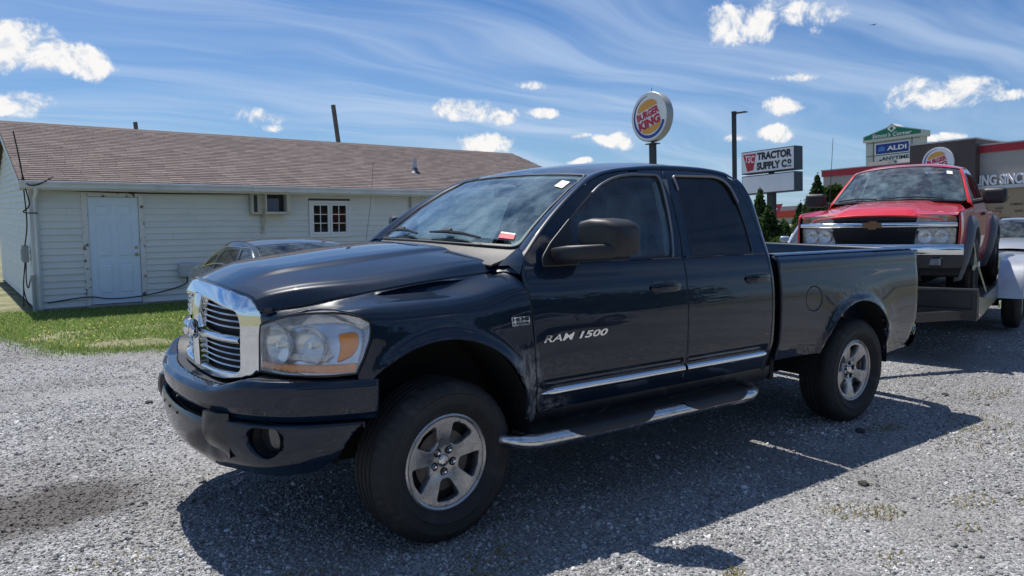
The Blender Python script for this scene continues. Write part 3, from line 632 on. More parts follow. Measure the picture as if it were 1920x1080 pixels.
for k in range(12):
    me = MB().add(shingle_verts(TW), SF).mesh('shingle', sharp=30, fix=False); at = me.attributes.new('tone', 'FLOAT', 'POINT'); at.data.foreach_set('value', [k / 11.] * 6); me.materials.append(SHING); var.append(me)
allS = []
for r_ in range(int(SL_ / TE)):
    x = -rng.uniform(0, TW)
    while x < RL - .05: allS.append((max(0, x), r_, min(x + TW, RL) - max(0, x))); x += TW
Cl = bld.matrix_world.inverted() if False else Matrix.Rotation(-math.atan(.037), 4, 'Z') @ Matrix.Translation((.85, -12.2, .27)); camL = Cl @ CAM
allS.sort(key=lambda s: ((Mr @ Vector((s[0], s[1] * TE, 0))) - camL).length + (99 if s[2] < TW - 1e-6 else 0))
for x, r_, w in allS[:300]:
    o = bpy.data.objects.new('shingle', var[int(rng.integers(0, 12))]); COL.objects.link(o); o.parent = roof_o; o.matrix_local = Mr @ Matrix.Translation((x, r_ * TE, .0))
big = MB(); tones = []
for x, r_, w in allS[300:]:
    big.add([Mr @ (Vector(v) + Vector((x, r_ * TE, 0))) for v in shingle_verts(w)], SF); tones += [float(rng.uniform(0, 1))] * 6
me = big.mesh('shingle_field', sharp=30, fix=False); at = me.attributes.new('tone', 'FLOAT', 'POINT'); at.data.foreach_set('value', tones); o = link_mesh('shingle_field', me, SHING, roof_o); o['kind'] = 'stuff'
rc = MB(); rp = Mr @ Vector((0, SL_, 0))
for k in range(int(RL / .30)): rc.add([(rp.x + k * .30 + dx, DEP / 2 + dy, rp.z + dz) for dx in (0, .33) for dy, dz in ((-.14, -.035), (0, .018 + .004 * (dx > .1)), (.14, -.035))], [(0, 3, 4, 1), (1, 4, 5, 2)])
rc.build('ridge_cap', mat('ridge_shingle', (.10, .075, .065), .9, var=.2), roof_o, fix=False)
# eave: fascia, gutter with open top, soffit, rake board
gx0, gx1 = -.20, LEN + .20; zg = float((Mr @ Vector((0, 0, 0))).z)
GUT = mat('gutter_metal', (.62, .65, .68), .42, var=.10, vscale=3, dirt=((.36, .36, .35), 4, .55, .85))
prof = [(-.335, zg - .035), (-.335, zg - .15), (-.37, zg - .155), (-.42, zg - .13), (-.425, zg - .07), (-.445, zg - .05), (-.445, zg - .015), (-.432, zg - .012), (-.43, zg - .05), (-.41, zg - .07), (-.405, zg - .12), (-.36, zg - .14), (-.345, zg - .13), (-.345, zg - .035)]
MB().prism(prof, lambda u, v, d: (d, u, v), gx0, gx1).build('gutter', GUT, bld, sharp=25)
MB().box2((gx0, -.335, zg - .17), (gx1, -.315, zg - .03)).build('fascia', TRIMW, bld)
sof = empty('soffit'); sof.parent = bld
for k in range(int((gx1 - gx0) / .30)): MB().box2((gx0 + k * .30 + .004, -.31, zg - .175), (gx0 + k * .30 + .296, .0, zg - .165)).build('soffit_panel', mat('soffit_white', (.50, .52, .53), .6, var=.1), sof)
for s_ in (0, 1):
    rk = MB(); a = Mr @ Vector((-.0, -.02, -.03)); b_ = Mr @ Vector((0, SL_, -.03)); f = (lambda v: v) if s_ == 0 else (lambda v: Vector((v.x, DEP - v.y, v.z)))
    rk.add([f(a), f(b_), f(b_ - Vector((0, 0, .13))), f(a - Vector((0, 0, .13))), f(a + Vector((.02, 0, 0))), f(b_ + Vector((.02, 0, 0))), f(b_ + Vector((.02, 0, -.13))), f(a + Vector((.02, 0, -.13)))], [(0, 1, 2, 3), (4, 7, 6, 5), (0, 4, 5, 1), (3, 2, 6, 7), (0, 3, 7, 4)]); rk.build('rake_board', TRIMW, bld)
MB().tube(cat([(.045, -.38, zg - .13), (.045, -.36, zg - .22), (.045, -.12, zg - .32), (.045, -.075, zg - .42), (.045, -.075, .02)], 5), .036, 4).build('downspout', GUT, bld, sharp=50)
# door
dr_ = empty('door', (.89, 0, .04)); dr_.parent = bld
DOORW = mat('door_white', (.66, .80, .95), .45, var=.05, vscale=3); PEEL = mat('peeling_frame', (.68, .70, .70), .6, dirt=((.13, .11, .095), 7, .565, .60), var=.06)
MB().box2((0, -.010, 0), (.868, .03, 2.045)).build('door_slab', DOORW, dr_, bevel=.003)
for x0, x1, z0, z1 in ((.13, .375, .19, .76), (.49, .735, .19, .76), (.13, .375, .90, 1.56), (.49, .735, .90, 1.56), (.13, .375, 1.69, 1.90), (.49, .735, 1.69, 1.90)):
    pz = MB(); a = .035
    pz.add([(x0, -.0105, z0), (x1, -.0105, z0), (x1, -.0105, z1), (x0, -.0105, z1), (x0 + .012, -.004, z0 + .012), (x1 - .012, -.004, z0 + .012), (x1 - .012, -.004, z1 - .012), (x0 + .012, -.004, z1 - .012), (x0 + a, -.019, z0 + a), (x1 - a, -.019, z0 + a), (x1 - a, -.019, z1 - a), (x0 + a, -.019, z1 - a)],
           [(0, 1, 5, 4), (1, 2, 6, 5), (2, 3, 7, 6), (3, 0, 4, 7), (4, 5, 9, 8), (5, 6, 10, 9), (6, 7, 11, 10), (7, 4, 8, 11), (8, 9, 10, 11)]); 
    pz.v = [(x, y - .006, z) for x, y, z in pz.v]; pz.build('door_panel', DOORW, dr_, sharp=15)
fr = MB(); fr.box2((-.105, -.035, -.03), (-.006, .03, 2.16)).box2((.874, -.035, -.03), (.965, .03, 2.16)).box2((-.105, -.036, 2.053), (.965, .03, 2.15)); fr.build('door_frame', PEEL, dr_, bevel=.003)
MB().box2((-.1, -.07, -.06), (.96, .02, -.012)).build('threshold', mat('threshold', (.30, .29, .27), .8, var=.3), dr_)
BRASS = mat('brass', (.45, .36, .20), .3, .9)
for z in (.935, 1.075): MB().lathe([(.034, 0), (.034, .010), (.016, .014), (.016, .03), (.027, .038), (.030, .052), (.022, .064), (0, .067)] if z < 1 else [(.030, 0), (.030, .012), (.024, .016), (0, .017)], 18, Matrix.Translation((.805, -.010, z)) @ Matrix.Rotation(PI / 2, 4, 'X')).build('door_knob' if z < 1 else 'deadbolt', BRASS, dr_)
# window: two sashes of six panes
wn = empty('window', (5.262, 0, 1.25)); wn.parent = bld; WW, WH = 1.01, .82
WINW = mat('window_vinyl', (.74, .77, .80), .4); PANE = mat('window_pane', (.014, .022, .016), .03, 0, spec=.22)
f = MB(); t_ = .055; f.box2((0, -.045, 0), (t_, .03, WH)).box2((WW - t_, -.045, 0), (WW, .03, WH)).box2((t_, -.045, WH - t_), (WW - t_, .03, WH)).box2((t_, -.047, 0), (WW - t_, .03, t_)); f.build('window_frame', WINW, wn, bevel=.004)
for k in range(2):
    x0 = t_ + .004 + k * (WW / 2 - t_); x1 = x0 + WW / 2 - t_ - .008; sa = MB(); u = .052; z0, z1 = t_ + .003, WH - t_ - .003
    sa.box2((x0, -.035, z0), (x0 + u, .02, z1)).box2((x1 - u, -.035, z0), (x1, .02, z1)).box2((x0 + u, -.034, z0), (x1 - u, .02, z0 + u)).box2((x0 + u, -.034, z1 - u), (x1 - u, .02, z1)); so = sa.build('window_sash', WINW, wn, bevel=.003)
    a0, a1, b0, b1 = x0 + u, x1 - u, z0 + u, z1 - u
    for i in range(2):
        for j in range(3): MB().box2((a0 + (a1 - a0) * i / 2 + .001, .004, b0 + (b1 - b0) * j / 3 + .001), (a0 + (a1 - a0) * (i + 1) / 2 - .001, .008, b0 + (b1 - b0) * (j + 1) / 3 - .001)).build('window_pane', PANE, so)
    for j in (1, 2): MB().box2((a0, -.006, b0 + (b1 - b0) * j / 3 - .009), (a1, .003, b0 + (b1 - b0) * j / 3 + .009)).build('muntin', WINW, so)
    MB().box2(((a0 + a1) / 2 - .009, -.0075, b0), ((a0 + a1) / 2 + .009, .003, b1)).build('muntin', WINW, so)
# air-conditioner in a through-wall frame
ac = empty('air_conditioner', (3.93, 0, 1.76), label='beige window air conditioner boxed into the siding left of the window', cat='air conditioner'); ac.parent = bld
ac.parent = None; ac.location = bld.matrix_basis @ Vector((3.93, 0, 1.76)); ac.rotation_euler = bld.rotation_euler
ACB = mat('ac_frame', (.52, .50, .43), .6, var=.12, vscale=4, dirt=((.25, .20, .15), 5, .55, .8))
f = MB(); f.box2((0, -.16, 0), (.255, -.02, .46)).build('side_filler', ACB, ac, bevel=.004)
f = MB(); f.box2((.255, -.30, 0), (.285, 0, .46)).box2((.72, -.30, 0), (.80, 0, .46)).box2((.285, -.30, 0), (.72, 0, .06)).box2((.285, -.30, .425), (.72, 0, .46)); f.build('case', ACB, ac, bevel=.004)
MB().box2((.05, -.165, .05), (.125, -.158, .41)).build('filler_slot', mat('ac_dark', (.03, .035, .045), .6), ac)
MB().box2((.286, -.10, .06), (.719, -.05, .425)).build('cavity', mat('ac_dark', (.03, .035, .045), .6), ac)
MB().box2((.292, -.20, .065), (.58, -.11, .345)).build('coil_block', mat('ac_coil', (.10, .12, .16), .5, .4), ac, bevel=.004)
MB().box2((.25, -.315, .462), (.81, .0, .475)).build('top_board', mat('ac_wood', (.14, .07, .05), .8, var=.3), ac)
f = MB(); f.box2((.245, -.05, -.42), (.30, -.012, -.0)).box2((.25, -.28, -.035), (.29, -.05, -.003)); f.tube([(.27, -.04, -.36), (.27, -.27, -.02)], .012, 6); f.build('bracket', ACB, ac)
# floodlight, conduit, junction box, vent pipe, cables
def bl(v): return bld.matrix_basis @ Vector(v)
fl = empty('floodlight', bl((8.57, -.335, zg - .165)), rz=math.atan(.037), label='grey twin floodlight under the gutter above the windscreen', cat='floodlight')
MB().lathe([(0, -.03), (.05, -.03), (.055, 0), (0, 0)], 14).build('base', GREYP, fl)
for sx in (-1, 1):
    h_ = MB(); h_.box((sx * .17, -.06, -.06), (.26, .05, .15), rx=.9, ry=sx * .15); h_.build('lamp_head', GREYP, fl, bevel=.01)
    MB().box((sx * .17, -.083, -.078), (.22, .008, .115), rx=.9, ry=sx * .15).build('lamp_glass', mat('flood_glass', (.25, .27, .30), .15, 0, coat=1), fl)
    MB().tube([(0, 0, -.03), (sx * .08, -.04, -.05)], .014, 6).build('swivel', GREYP, fl)
MB().box((0, -.03, -.11), (.09, .07, .08)).build('sensor', GREYP, fl, bevel=.015)
GREYPIPE = mat('grey_conduit', (.34, .36, .38), .5)
cdt = MB().tube(cat([(7.2, -.05, 2.30), (7.6, -.05, 2.30), (7.80, -.05, 2.28), (7.86, -.05, 2.20), (7.88, -.05, 1.9), (7.9, -.05, 1.0)], 5), .022, 8).build('conduit', GREYPIPE, bld)
jb = MB().box((2.60, -.09, .63), (.32, .16, .30)).build('vent_hood', mat('vent_grey', (.46, .49, .53), .5), None, bevel=.05, seg=4); jb.matrix_world = bld.matrix_basis; tag(jb, 'rounded grey vent hood low on the siding beside the truck grille', 'vent hood')
CABLE = mat('black_cable', (.015, .015, .016), .6)
cb_ = MB().tube(cat([(.15, -.05, .13), (.8, -.09, .20), (1.2, -.10, .14), (1.75, -.10, .16), (2.3, -.08, .26), (2.57, -.09, .36), (2.60, -.09, .48)], 6), .012, 6).build('cable', CABLE, None); cb_.matrix_world = bld.matrix_basis; tag(cb_, 'black cable sagging along the foot of the siding past the door', 'cable')
vp = MB().lathe([(.055, -.25), (.055, .34), (.050, .34), (.050, .30), (0, .30)], 16).build('vent_pipe', mat('vent_pvc', (.50, .54, .62), .5), bld); vx = Mr @ Vector((8.95, 1.62, 0)); vp.location = vx
MB().lathe([(.16, -.0), (.09, .06), (.066, .14), (.06, .14)], 16).build('pipe_flashing', mat('flashing', (.10, .12, .15), .5, .3), vp).location = (0, 0, -.02)
# utility meter, stand pipe and cables by the corner
ut = empty('utility_box', bl((-.10, .55, 1.02)), rz=math.atan(.037), label='grey utility box with hanging wires on the gable end wall', cat='utility box')
MB().box((0, 0, 0), (.10, .24, .32)).build('box', GREYPIPE, ut, bevel=.015); MB().box((-.055, 0, -.02), (.02, .18, .22)).build('cover', GREYPIPE, ut, bevel=.008)
for k, pts in enumerate(([(0, -.1, -.15), (-.02, -.18, -.5), (.0, -.25, -.62), (.05, -.28, -.4)], [(0, 0, -.15), (-.06, -.06, -.6), (-.02, -.10, -.9), (.02, -.2, -1.0)], [(0, .08, -.15), (-.05, 0, -.55), (-.08, -.1, -1.0)])): MB().tube(cat(pts, 6), .011, 6).build('wire', CABLE, ut)
sp_ = MB().tube([(-.06, -.17, -.12), (-.06, -.17, .62)], .034, 10).tube([(-.06, -.17, .56), (-.06, -.17, .66)], .044, 10).build('stand_pipe', GREYPIPE, None); sp_.matrix_world = bld.matrix_basis; tag(sp_, 'grey stand pipe at the front corner of the siding', 'pipe')
sc_ = MB(); 
for pts in ([(-.24, -.42, 3.2), (-.16, -.40, 2.6), (-.13, -.30, 2.2), (-.10, -.14, 1.6), (-.10, .5, 1.15)], [(-.20, -.42, 2.9), (-.12, -.42, 2.35), (.05, -.44, 2.28), (.30, -.46, 2.42)], [(-.16, -.44, 2.4), (-.05, -.2, 1.95), (-.14, -.14, 1.80), (.08, -.12, 1.78)]): sc_.tube(cat(pts, 8), .012, 6)
o = sc_.build('service_cable', CABLE, None); o.matrix_world = bld.matrix_basis; tag(o, 'black service cables looping down the building corner by the gutter', 'cable')
ln = MB().tube([(6.66, -.46, 2.95), (6.60, -.40, 2.0), (6.53, -.12, .6)], .004, 5).build('hanging_wire', CABLE, None); ln.matrix_world = bld.matrix_basis; tag(ln, 'thin dark wire hanging from the roof right of the window', 'wire')
# soffit cable run
o = MB().tube(cat([(.3, -.10, 2.20), (2.0, -.07, 2.17), (4.5, -.07, 2.20), (6.0, -.06, 2.24), (7.2, -.05, 2.30)], 6), .012, 6).build('eave_cable', CABLE, bld)
# two weathered posts standing behind the roof
WOODP = mat('weathered_post', (.15, .145, .12), .85, var=.3, vscale=6, bump=.4, bscale=30)
for (x, y, zt, lean, lb) in ((2.75, 23.1, 4.42, .07, 'short weathered wooden post rising behind the roof ridge near its left end'), (7.95, 19.3, 5.02, .13, 'tall leaning wooden post rising behind the middle of the roof ridge')):
    o = MB().box((0, 0, (zt + .4) / 2), (.115, .115, zt + .4)).build('wooden_post', WOODP, None, bevel=.01); o.location = (x + lean * 4.5 * 0, y, -.4); o.rotation_euler = (0, -lean, 0); o.location.x = x + math.sin(lean) * (zt + .2) ; tag(o, lb, 'post', 'wooden posts behind the roof')
# ------------------------------------------------------------------ the big pickup
ram = empty('pickup_truck', (0, 0, 0), label='large dark blue crew cab pickup truck with chrome grille parked on gravel', cat='pickup truck')
ZW = pch([(.36, .88), (.46, .925), (.56, .962), (.64, .985), (.70, 1.0), (.85, 1.006), (1.0, 1.003), (1.12, .991), (1.22, .970), (1.28, .951), (1.33, .930), (1.5, .862), (1.7, .775), (1.78, .733), (1.84, .69), (1.9, .62)])
AF = (-.02, .50, .49); AR = (3.51, .455, .48)
def flare(x, z):
    o = 0
    for (cx, cz, r_) in (AF, AR):
        d = np.hypot(x - cx, z - cz) - r_; o = o + .022 * np.exp(-(np.maximum(d, 0) / .035) ** 2) + .010 * np.exp(-(np.maximum(d, 0) / .16) ** 2)
    return o
plan_x = pch([(-.345, .950), (0, .985), (.35, 1.0), (5, 1.0)])
def crease(z): return .007 * (1 - smooth01(z, .700, .716)) - .0
def Wside(x, z): return ZW(z) + flare(x, z) - (1 - plan_x(x)) - crease(z)
def side(x, z): x = np.asarray(x, float); z = np.asarray(z, float); return np.stack([x, -Wside(x, z), z], -1)
def side_in(d): return lambda x, z: side(x, z) + np.array([0, d, 0])
def arc_pts(A, a0, a1, n=22): return [(A[0] + A[2] * math.cos(math.radians(a)), A[1] + A[2] * math.sin(math.radians(a))) for a in np.linspace(a0, a1, n)]

# --- front plan curve (fender, lamp) by arc length s; s = x behind x = -.3
class Plan:
    def __init__(s, pts, x_ref=None):
        C = np.array(cat(pts, 24)); d = np.concatenate([[0], np.cumsum(np.linalg.norm(np.diff(C, axis=0), axis=1))])
        s.C = C; s.d = d
        if x_ref is not None:
            i = np.argmin(np.abs(C[:, 0] - x_ref)); s.d = -(d - d[i]) + C[i, 0]
            s.C = s.C[::-1]; s.d = s.d[::-1]
        T = np.gradient(s.C, axis=0); T /= np.linalg.norm(T, axis=1, keepdims=True); s.N = np.stack([-T[:, 1], T[:, 0]], 1)
    def at(s, u, off=0.):
        x = np.interp(u, s.d, s.C[:, 0]); y = np.interp(u, s.d, s.C[:, 1]); nx = np.interp(u, s.d, s.N[:, 0]); ny = np.interp(u, s.d, s.N[:, 1]); L = np.hypot(nx, ny)
        return x + nx / L * off, y + ny / L * off
    def s_of(s, x, y): return float(s.d[np.argmin((s.C[:, 0] - x) ** 2 + (s.C[:, 1] - y) ** 2)])
FP = Plan([(.7, 1.0), (.5, 1.0), (.25, .997), (0., .985), (-.2, .968), (-.345, .950), (-.47, .918), (-.58, .852), (-.68, .722), (-.735, .565), (-.755, .47)], x_ref=-.2)
# after the reversal above s grows with x; outward normal check
_x, _y = FP.at(.2, .1); FSGN = 1 if _y > FP.at(.2)[1] else -1
# --- hood
GP = Plan([(-.878, -.0), (-.876, .16), (-.867, .29), (-.842, .40), (-.800, .485), (-.750, .545), (-.728, .568)])     # grille plan, s from the middle outwards
def g_at(y):
    y = np.abs(y); return np.interp(y, GP.C[:, 1], GP.C[:, 0])
xfr = lambda a: np.interp(np.abs(a), [0, .3, .6, .85, 1.0], [-.822, -.818, -.800, -.762, -.745])
xre = lambda a: np.interp(np.abs(a), [0, .4, .7, .9, 1.0], [.27, .30, .345, .38, .385])
yse = pch([(0, .585), (.12, .645), (.35, .735), (.6, .775), (1, .80)])
hzc = pch([(0, 1.228), (.06, 1.252), (.2, 1.297), (.4, 1.330), (.65, 1.362), (.9, 1.384), (1, 1.388)])
hcr = pch([(0, 1.186), (.06, 1.212), (.2, 1.240), (.4, 1.257), (.65, 1.287), (.9, 1.320), (1, 1.326)])
hse = pch([(0, 1.128), (.12, 1.145), (.3, 1.185), (.5, 1.220), (.7, 1.248), (.92, 1.266), (1, 1.272)])
def hood(a, b):
    a = np.asarray(a, float); b = np.asarray(b, float); A = np.abs(a)
    x = xfr(a) + (xre(a) - xfr(a)) * b; y = a * yse(b)
    zc, zr, zs_ = hzc(b), hcr(b), hse(b)
    q = np.clip(A / .915, 0, 1); z = zc - (zc - zr) * q ** 2.3
    z = z + .014 * (smooth01(A, .60, .50) - .4 * smooth01(A, .60, .2)) * smooth01(b, .02, .25)
    e = np.clip((A - .915) / .085, 0, 1); z = np.where(A > .915, zr + (zs_ - zr) * (e ** 1.08), z)
    rr = np.exp(-((A - .915) / .025) ** 2) * -.005
    return np.stack([x, y, z + rr], -1)
zcrown = pch([(-1.05, 1.10), (-.75, 1.125), (-.5, 1.148), (-.25, 1.168), (.05, 1.176), (.5, 1.176)])
zseam = pch([(-1.05, 1.122), (-.9, 1.132), (-.65, 1.170), (-.32, 1.220), (-.03, 1.248), (.31, 1.268), (.5, 1.30)])
insc = pch([(-1.05, .05), (-.9, .25), (-.72, .72), (-.5, .95), (-.3, 1.0), (.6, 1.0)])
TA = np.array([0, .14, .28, .42, .57, .72, .86, 1.0])
IA = pch(list(zip(TA, [0, .010, .032, .072, .118, .160, .188, .203]))); DA = pch(list(zip(TA, [-.13, -.070, -.030, -.007, 0., .004, .018, 1.]))) 
IB = pch(list(zip(TA, [.0, .006, .016, .030, .050, .085, .135, .19]))); ZB = pch(list(zip(TA, [1.03, 1.10, 1.15, 1.19, 1.215, 1.235, 1.25, 1.265])))
def fender(s, v):
    s = np.asarray(s, float); v = np.asarray(v, float)
    zc = zcrown(s); zs_ = zseam(s); w = smooth01(s, -.02, .44); zsh = (zc - .13) * (1 - w) + 1.03 * w
    low = np.clip(v, None, 1.0); z = .40 + (zsh - .40) * low
    tau = np.clip((v - 1) / .6, 0, 1)
    da = DA(np.minimum(tau, .86)); za = zc + da + np.where(tau > .86, (zs_ - zc - .018) * np.clip((tau - .86) / .14, 0, 1), 0)
    ia = IA(tau) * insc(s)
    zz = za * (1 - w) + ZB(tau) * w; ii = ia * (1 - w) + IB(tau) * w
    up = v > 1
    z = np.where(up, zz, z); base = ZW(np.minimum(z, zsh)) - 1.0 - crease(z)
    front = smooth01(s, -.25, -.42)
    off = np.where(up, ZW(zsh) - 1.0 - ii, base) * (1 - .35 * front) + flare(s, z) * (1 - front)
    x, y = FP.at(s, FSGN * off)
    b = np.clip((x + .745) / 1.130, 0, 1); ty = yse(b) + .002; tz = hse(b) - .006 + .9 * np.clip(x - .385, 0, .1); k = smooth01(tau, .50, 1.0) * up
    return np.stack([x, -(y * (1 - k) + ty * k), z * (1 - k) + tz * k], -1)
def vz(s, z):
    zc = float(zcrown(s)); w = float(smooth01(s, -.02, .44)); zsh = (zc - .13) * (1 - w) + 1.03 * w; return (z - .40) / (zsh - .40)
def vtop(s, z):            # v for a height on the shoulder (front part)
    if z <= float(zcrown(s)) - .13: return vz(s, z)
    lo, hi = 1.0, 1.55
    for _ in range(30):
        mid = (lo + hi) / 2
        if fender(np.array([s]), np.array([mid]))[0, 2] < z: lo = mid
        else: hi = mid
    return lo
LAMP3 = [(-.735, .56, .855), (-.731, .571, 1.066), (-.705, .655, 1.095), (-.673, .729, 1.120), (-.63, .79, 1.132), (-.583, .846, 1.138), (-.52, .89, 1.140), (-.477, .911, 1.136), (-.412, .929, 1.118), (-.371, .939, 1.092), (-.374, .938, 1.05), (-.379, .937, 1.014), (-.405, .93, .94), (-.434, .924, .872), (-.52, .89, .866), (-.605, .817, .861), (-.68, .70, .857)]
LAMP = [(FP.s_of(x, y), z) for x, y, z in LAMP3]
top_lamp = [(s, vtop(s, z + .006)) for s, z in LAMP[1:10]]; right_lamp = [(s + .008, vz(s, z)) for s, z in LAMP[10:14]]
s0 = LAMP[1][0]
fo = [(.545, vz(.545, .505)), (.518, vz(.5, .62)), (.497, vz(.497, .744)), (.478, vz(.478, 1.0)), (.468, 1.25), (.455, 1.45), (.452, 1.6)]
fo += [(s, 1.6) for s in np.linspace(.40, s0 - .02, 26)]
fo += top_lamp + right_lamp
fo += [(-.432, vz(-.43, .845)), (-.432, vz(-.43, .80))] + [(x, vz(x, z)) for x, z in arc_pts(AF, 147, 8, 40)] + [(.478, vz(.47, .52)), (.50, vz(.5, .50))]
panel('fender', fo, fender, PAINT, ram, step=.03, thick=.02, mirror=True, flip=False, both=False)

# --- hood panel
ho = rounded([(-1, 0), (1, 0), (1, .96), (.985, 1.0), (-.985, 1.0), (-1, .96)], [.02, .02, .02, .02, .02, .02], 3)
hood_o = panel('hood', ho, hood, PAINT, ram, step=.025, thick=.012, dip=.002, rim=.006, flip=True, both=False)

# --- cab: doors, pillars, roof
L1 = [(.478, 1.350), (.60, 1.452), (.74, 1.555), (.90, 1.660), (1.05, 1.742), (1.20, 1.792), (1.40, 1.820), (1.70, 1.838), (2.08, 1.838), (2.28, 1.820), (2.36, 1.795)]
E1 = [(.535, -.79, 1.385), (.666, -.76, 1.494), (.799, -.73, 1.593), (.972, -.69, 1.701), (1.142, -.65, 1.788), (1.30, -.648, 1.826), (1.50, -.645, 1.850), (1.75, -.64, 1.868), (2.08, -.64, 1.868), (2.31, -.648, 1.848), (2.385, -.66, 1.818)]
L1s = cat(L1, 6)
def l1z(x): return float(np.interp(x, [q[0] for q in L1s], [q[1] for q in L1s]))
fd = [(.552, .55), (1.628, .55), (1.630, .80), (1.633, 1.155), (1.642, 1.31), (1.668, 1.42), (1.684, 1.56), (1.694, 1.70), (1.704, 1.80), (1.704, l1z(1.70) - .002)]
fd += [(x, z - .002) for x, z in reversed(L1s) if x < 1.69] + [(.462, 1.29), (.458, 1.22), (.476, 1.12), (.490, .95), (.503, .744), (.525, .62)]
FWIN = rounded([(.60, 1.318), (.66, 1.405), (.83, 1.532), (1.035, 1.668), (1.125, 1.722), (1.231, 1.762), (1.332, 1.785), (1.432, 1.795), (1.632, 1.797), (1.642, 1.77), (1.638, 1.694), (1.624, 1.576), (1.598, 1.435), (1.560, 1.318)], [.02, .03, .05, .05, .04, .04, .04, .03, .03, .02, .03, .04, .05, .015], 3)
RWIN = rounded([(1.728, 1.324), (1.742, 1.433), (1.762, 1.589), (1.772, 1.716), (1.774, 1.797), (2.171, 1.802), (2.246, 1.782), (2.288, 1.74), (2.312, 1.648), (2.325, 1.521), (2.322, 1.32)], [.015, .03, .04, .03, .02, .05, .03, .04, .05, .05, .02], 3)
fdoors = panel('front_door', fd, side, PAINT, ram, holes=[FWIN], step=.035, thick=.03, mirror=True)
rdrear = [(2.432, .55), (2.445, .75), (2.452, 1.0), (2.446, 1.31), (2.436, 1.45), (2.414, 1.60), (2.376, 1.72), (2.315, 1.80), (2.28, l1z(2.28) - .002)]
rd = [(1.634, .55)] + rdrear + [(x, z - .002) for x, z in reversed(L1s) if 1.712 < x < 2.27] + [(1.710, l1z(1.71) - .002), (1.710, 1.80), (1.700, 1.70), (1.690, 1.56), (1.674, 1.42), (1.648, 1.31), (1.639, 1.155), (1.636, .80)]
rdoors = panel('rear_door', rd, side, PAINT, ram, holes=[RWIN], step=.035, thick=.03, mirror=True)
def corner(x, z):
    p_ = side(x, z); e = np.clip((np.asarray(x, float) - (2.46 - .0)) / .075, 0, 1.0); p_[..., 1] += .05 * e ** 2.2; return p_
csil = [(2.53, .50), (2.535, .9), (2.532, 1.151), (2.518, 1.222), (2.512, 1.307), (2.522, 1.449), (2.512, 1.563), (2.484, 1.665), (2.450, 1.759), (2.415, 1.80), (2.36, 1.793)]
cc = [(2.437, .50)] + csil + [(2.29, 1.812)] + [(x + .005, z) for x, z in reversed(rdrear[:-1])]
panel('cab_corner', cc, corner, PAINT, ram, step=.03, thick=.02, mirror=True)
# roof rail / windscreen pillar strip
rows = []
Ls = cat([tuple(side(np.array([x]), np.array([z]))[0]) for x, z in L1], 6); Es = cat(E1, 6)
for k in range(7):
    t_ = k / 6; row = []
    for i in range(len(Ls)):
        a = Vector(Ls[i]); b = Vector(Es[i]); mid = (a + b) / 2; fr_ = 1 - min(1, max(0, (a.x - 1.0) / .4)); out = Vector((-.35 * fr_, -.75, .55)).normalized(); c = mid + out * (.028 + .012 * fr_)
        row.append((1 - t_) ** 2 * a + 2 * t_ * (1 - t_) * c + t_ * t_ * b)
    rows.append(row)
mbs = MB().grid(rows); mbs.build('pillar', PAINT, ram, fix=True); mbs.mirror_y().build('pillar', PAINT, ram, fix=True)
def roof(x, y):
    x = np.asarray(x, float); y = np.asarray(y, float); ez = pch([(1.1, 1.780), (1.142, 1.788), (1.30, 1.826), (1.50, 1.850), (1.75, 1.868), (2.08, 1.868), (2.31, 1.848), (2.42, 1.80)])
    h_ = pch([(1.1, .022), (1.25, .030), (1.6, .040), (2.1, .040), (2.42, .030)]); yy = np.clip(np.abs(y) / .65, 0, 1)
    return np.stack([x, y, ez(x) + h_(x) * (1 - yy ** 2.4)], -1)
ro = [(1.112, 0), (1.114, -.3), (1.122, -.5), (1.138, -.62), (1.146, -.650)] + [(x, y - .002) for x, y, z in E1[5:]] + [(2.40, -.60), (2.41, 0)]
ro = ro + [(x, -y) for x, y in reversed(ro[1:-1])]
panel('roof', ro, roof, PAINT, ram, step=.04, thick=.02, dip=.002, flip=False)
# windscreen
def wscreen(a, b):            # a across -1..1, b up 0..1
    a = np.asarray(a, float); b = np.asarray(b, float); A = np.abs(a)
    ex = np.interp(b, [0, .33, .55, .8, 1], [.545, .666, .799, .972, 1.135]); ey = np.interp(b, [0, .33, .55, .8, 1], [.785, .757, .727, .687, .648]); ez_ = np.interp(b, [0, .33, .55, .8, 1], [1.388, 1.494, 1.593, 1.701, 1.784])
    cx = .395 + (1.108 - .395) * b - .02 * np.sin(PI * b); cz = 1.40 + (1.802 - 1.40) * b ** .93
    k = A ** 2.3; return np.stack([cx + (ex - cx) * k, a * ey, cz + (ez_ - cz) * k], -1)
wo = rounded([(-1, 0), (1, 0), (1, 1), (-1, 1)], [.08, .08, .06, .06], 5)
ws = panel('windscreen', wo, wscreen, WSGLASS, ram, step=.06, thick=.004, dip=0, rim=0, flip=False, both=False)
# black ceramic border and rubber seal round the screen
seal = MB(); pts = [Vector(q) for q in wscreen(np.array([q[0] for q in resample(wo, .08)]), np.array([q[1] for q in resample(wo, .08)]))]
pts.append(pts[0]); seal.tube(pts, .008, 6, caps=False); seal.build('windscreen_seal', BLACKP, ws)
bo = panel('windscreen_border', wo, lambda a, b: wscreen(a, b) + np.array([.004, 0, -.006]), BLACKP, ws, holes=[rounded([(-.96, .085), (.96, .085), (.965, .955), (-.965, .955)], [.07] * 4, 4)], step=.06, thick=.001, dip=0, rim=0, both=False)
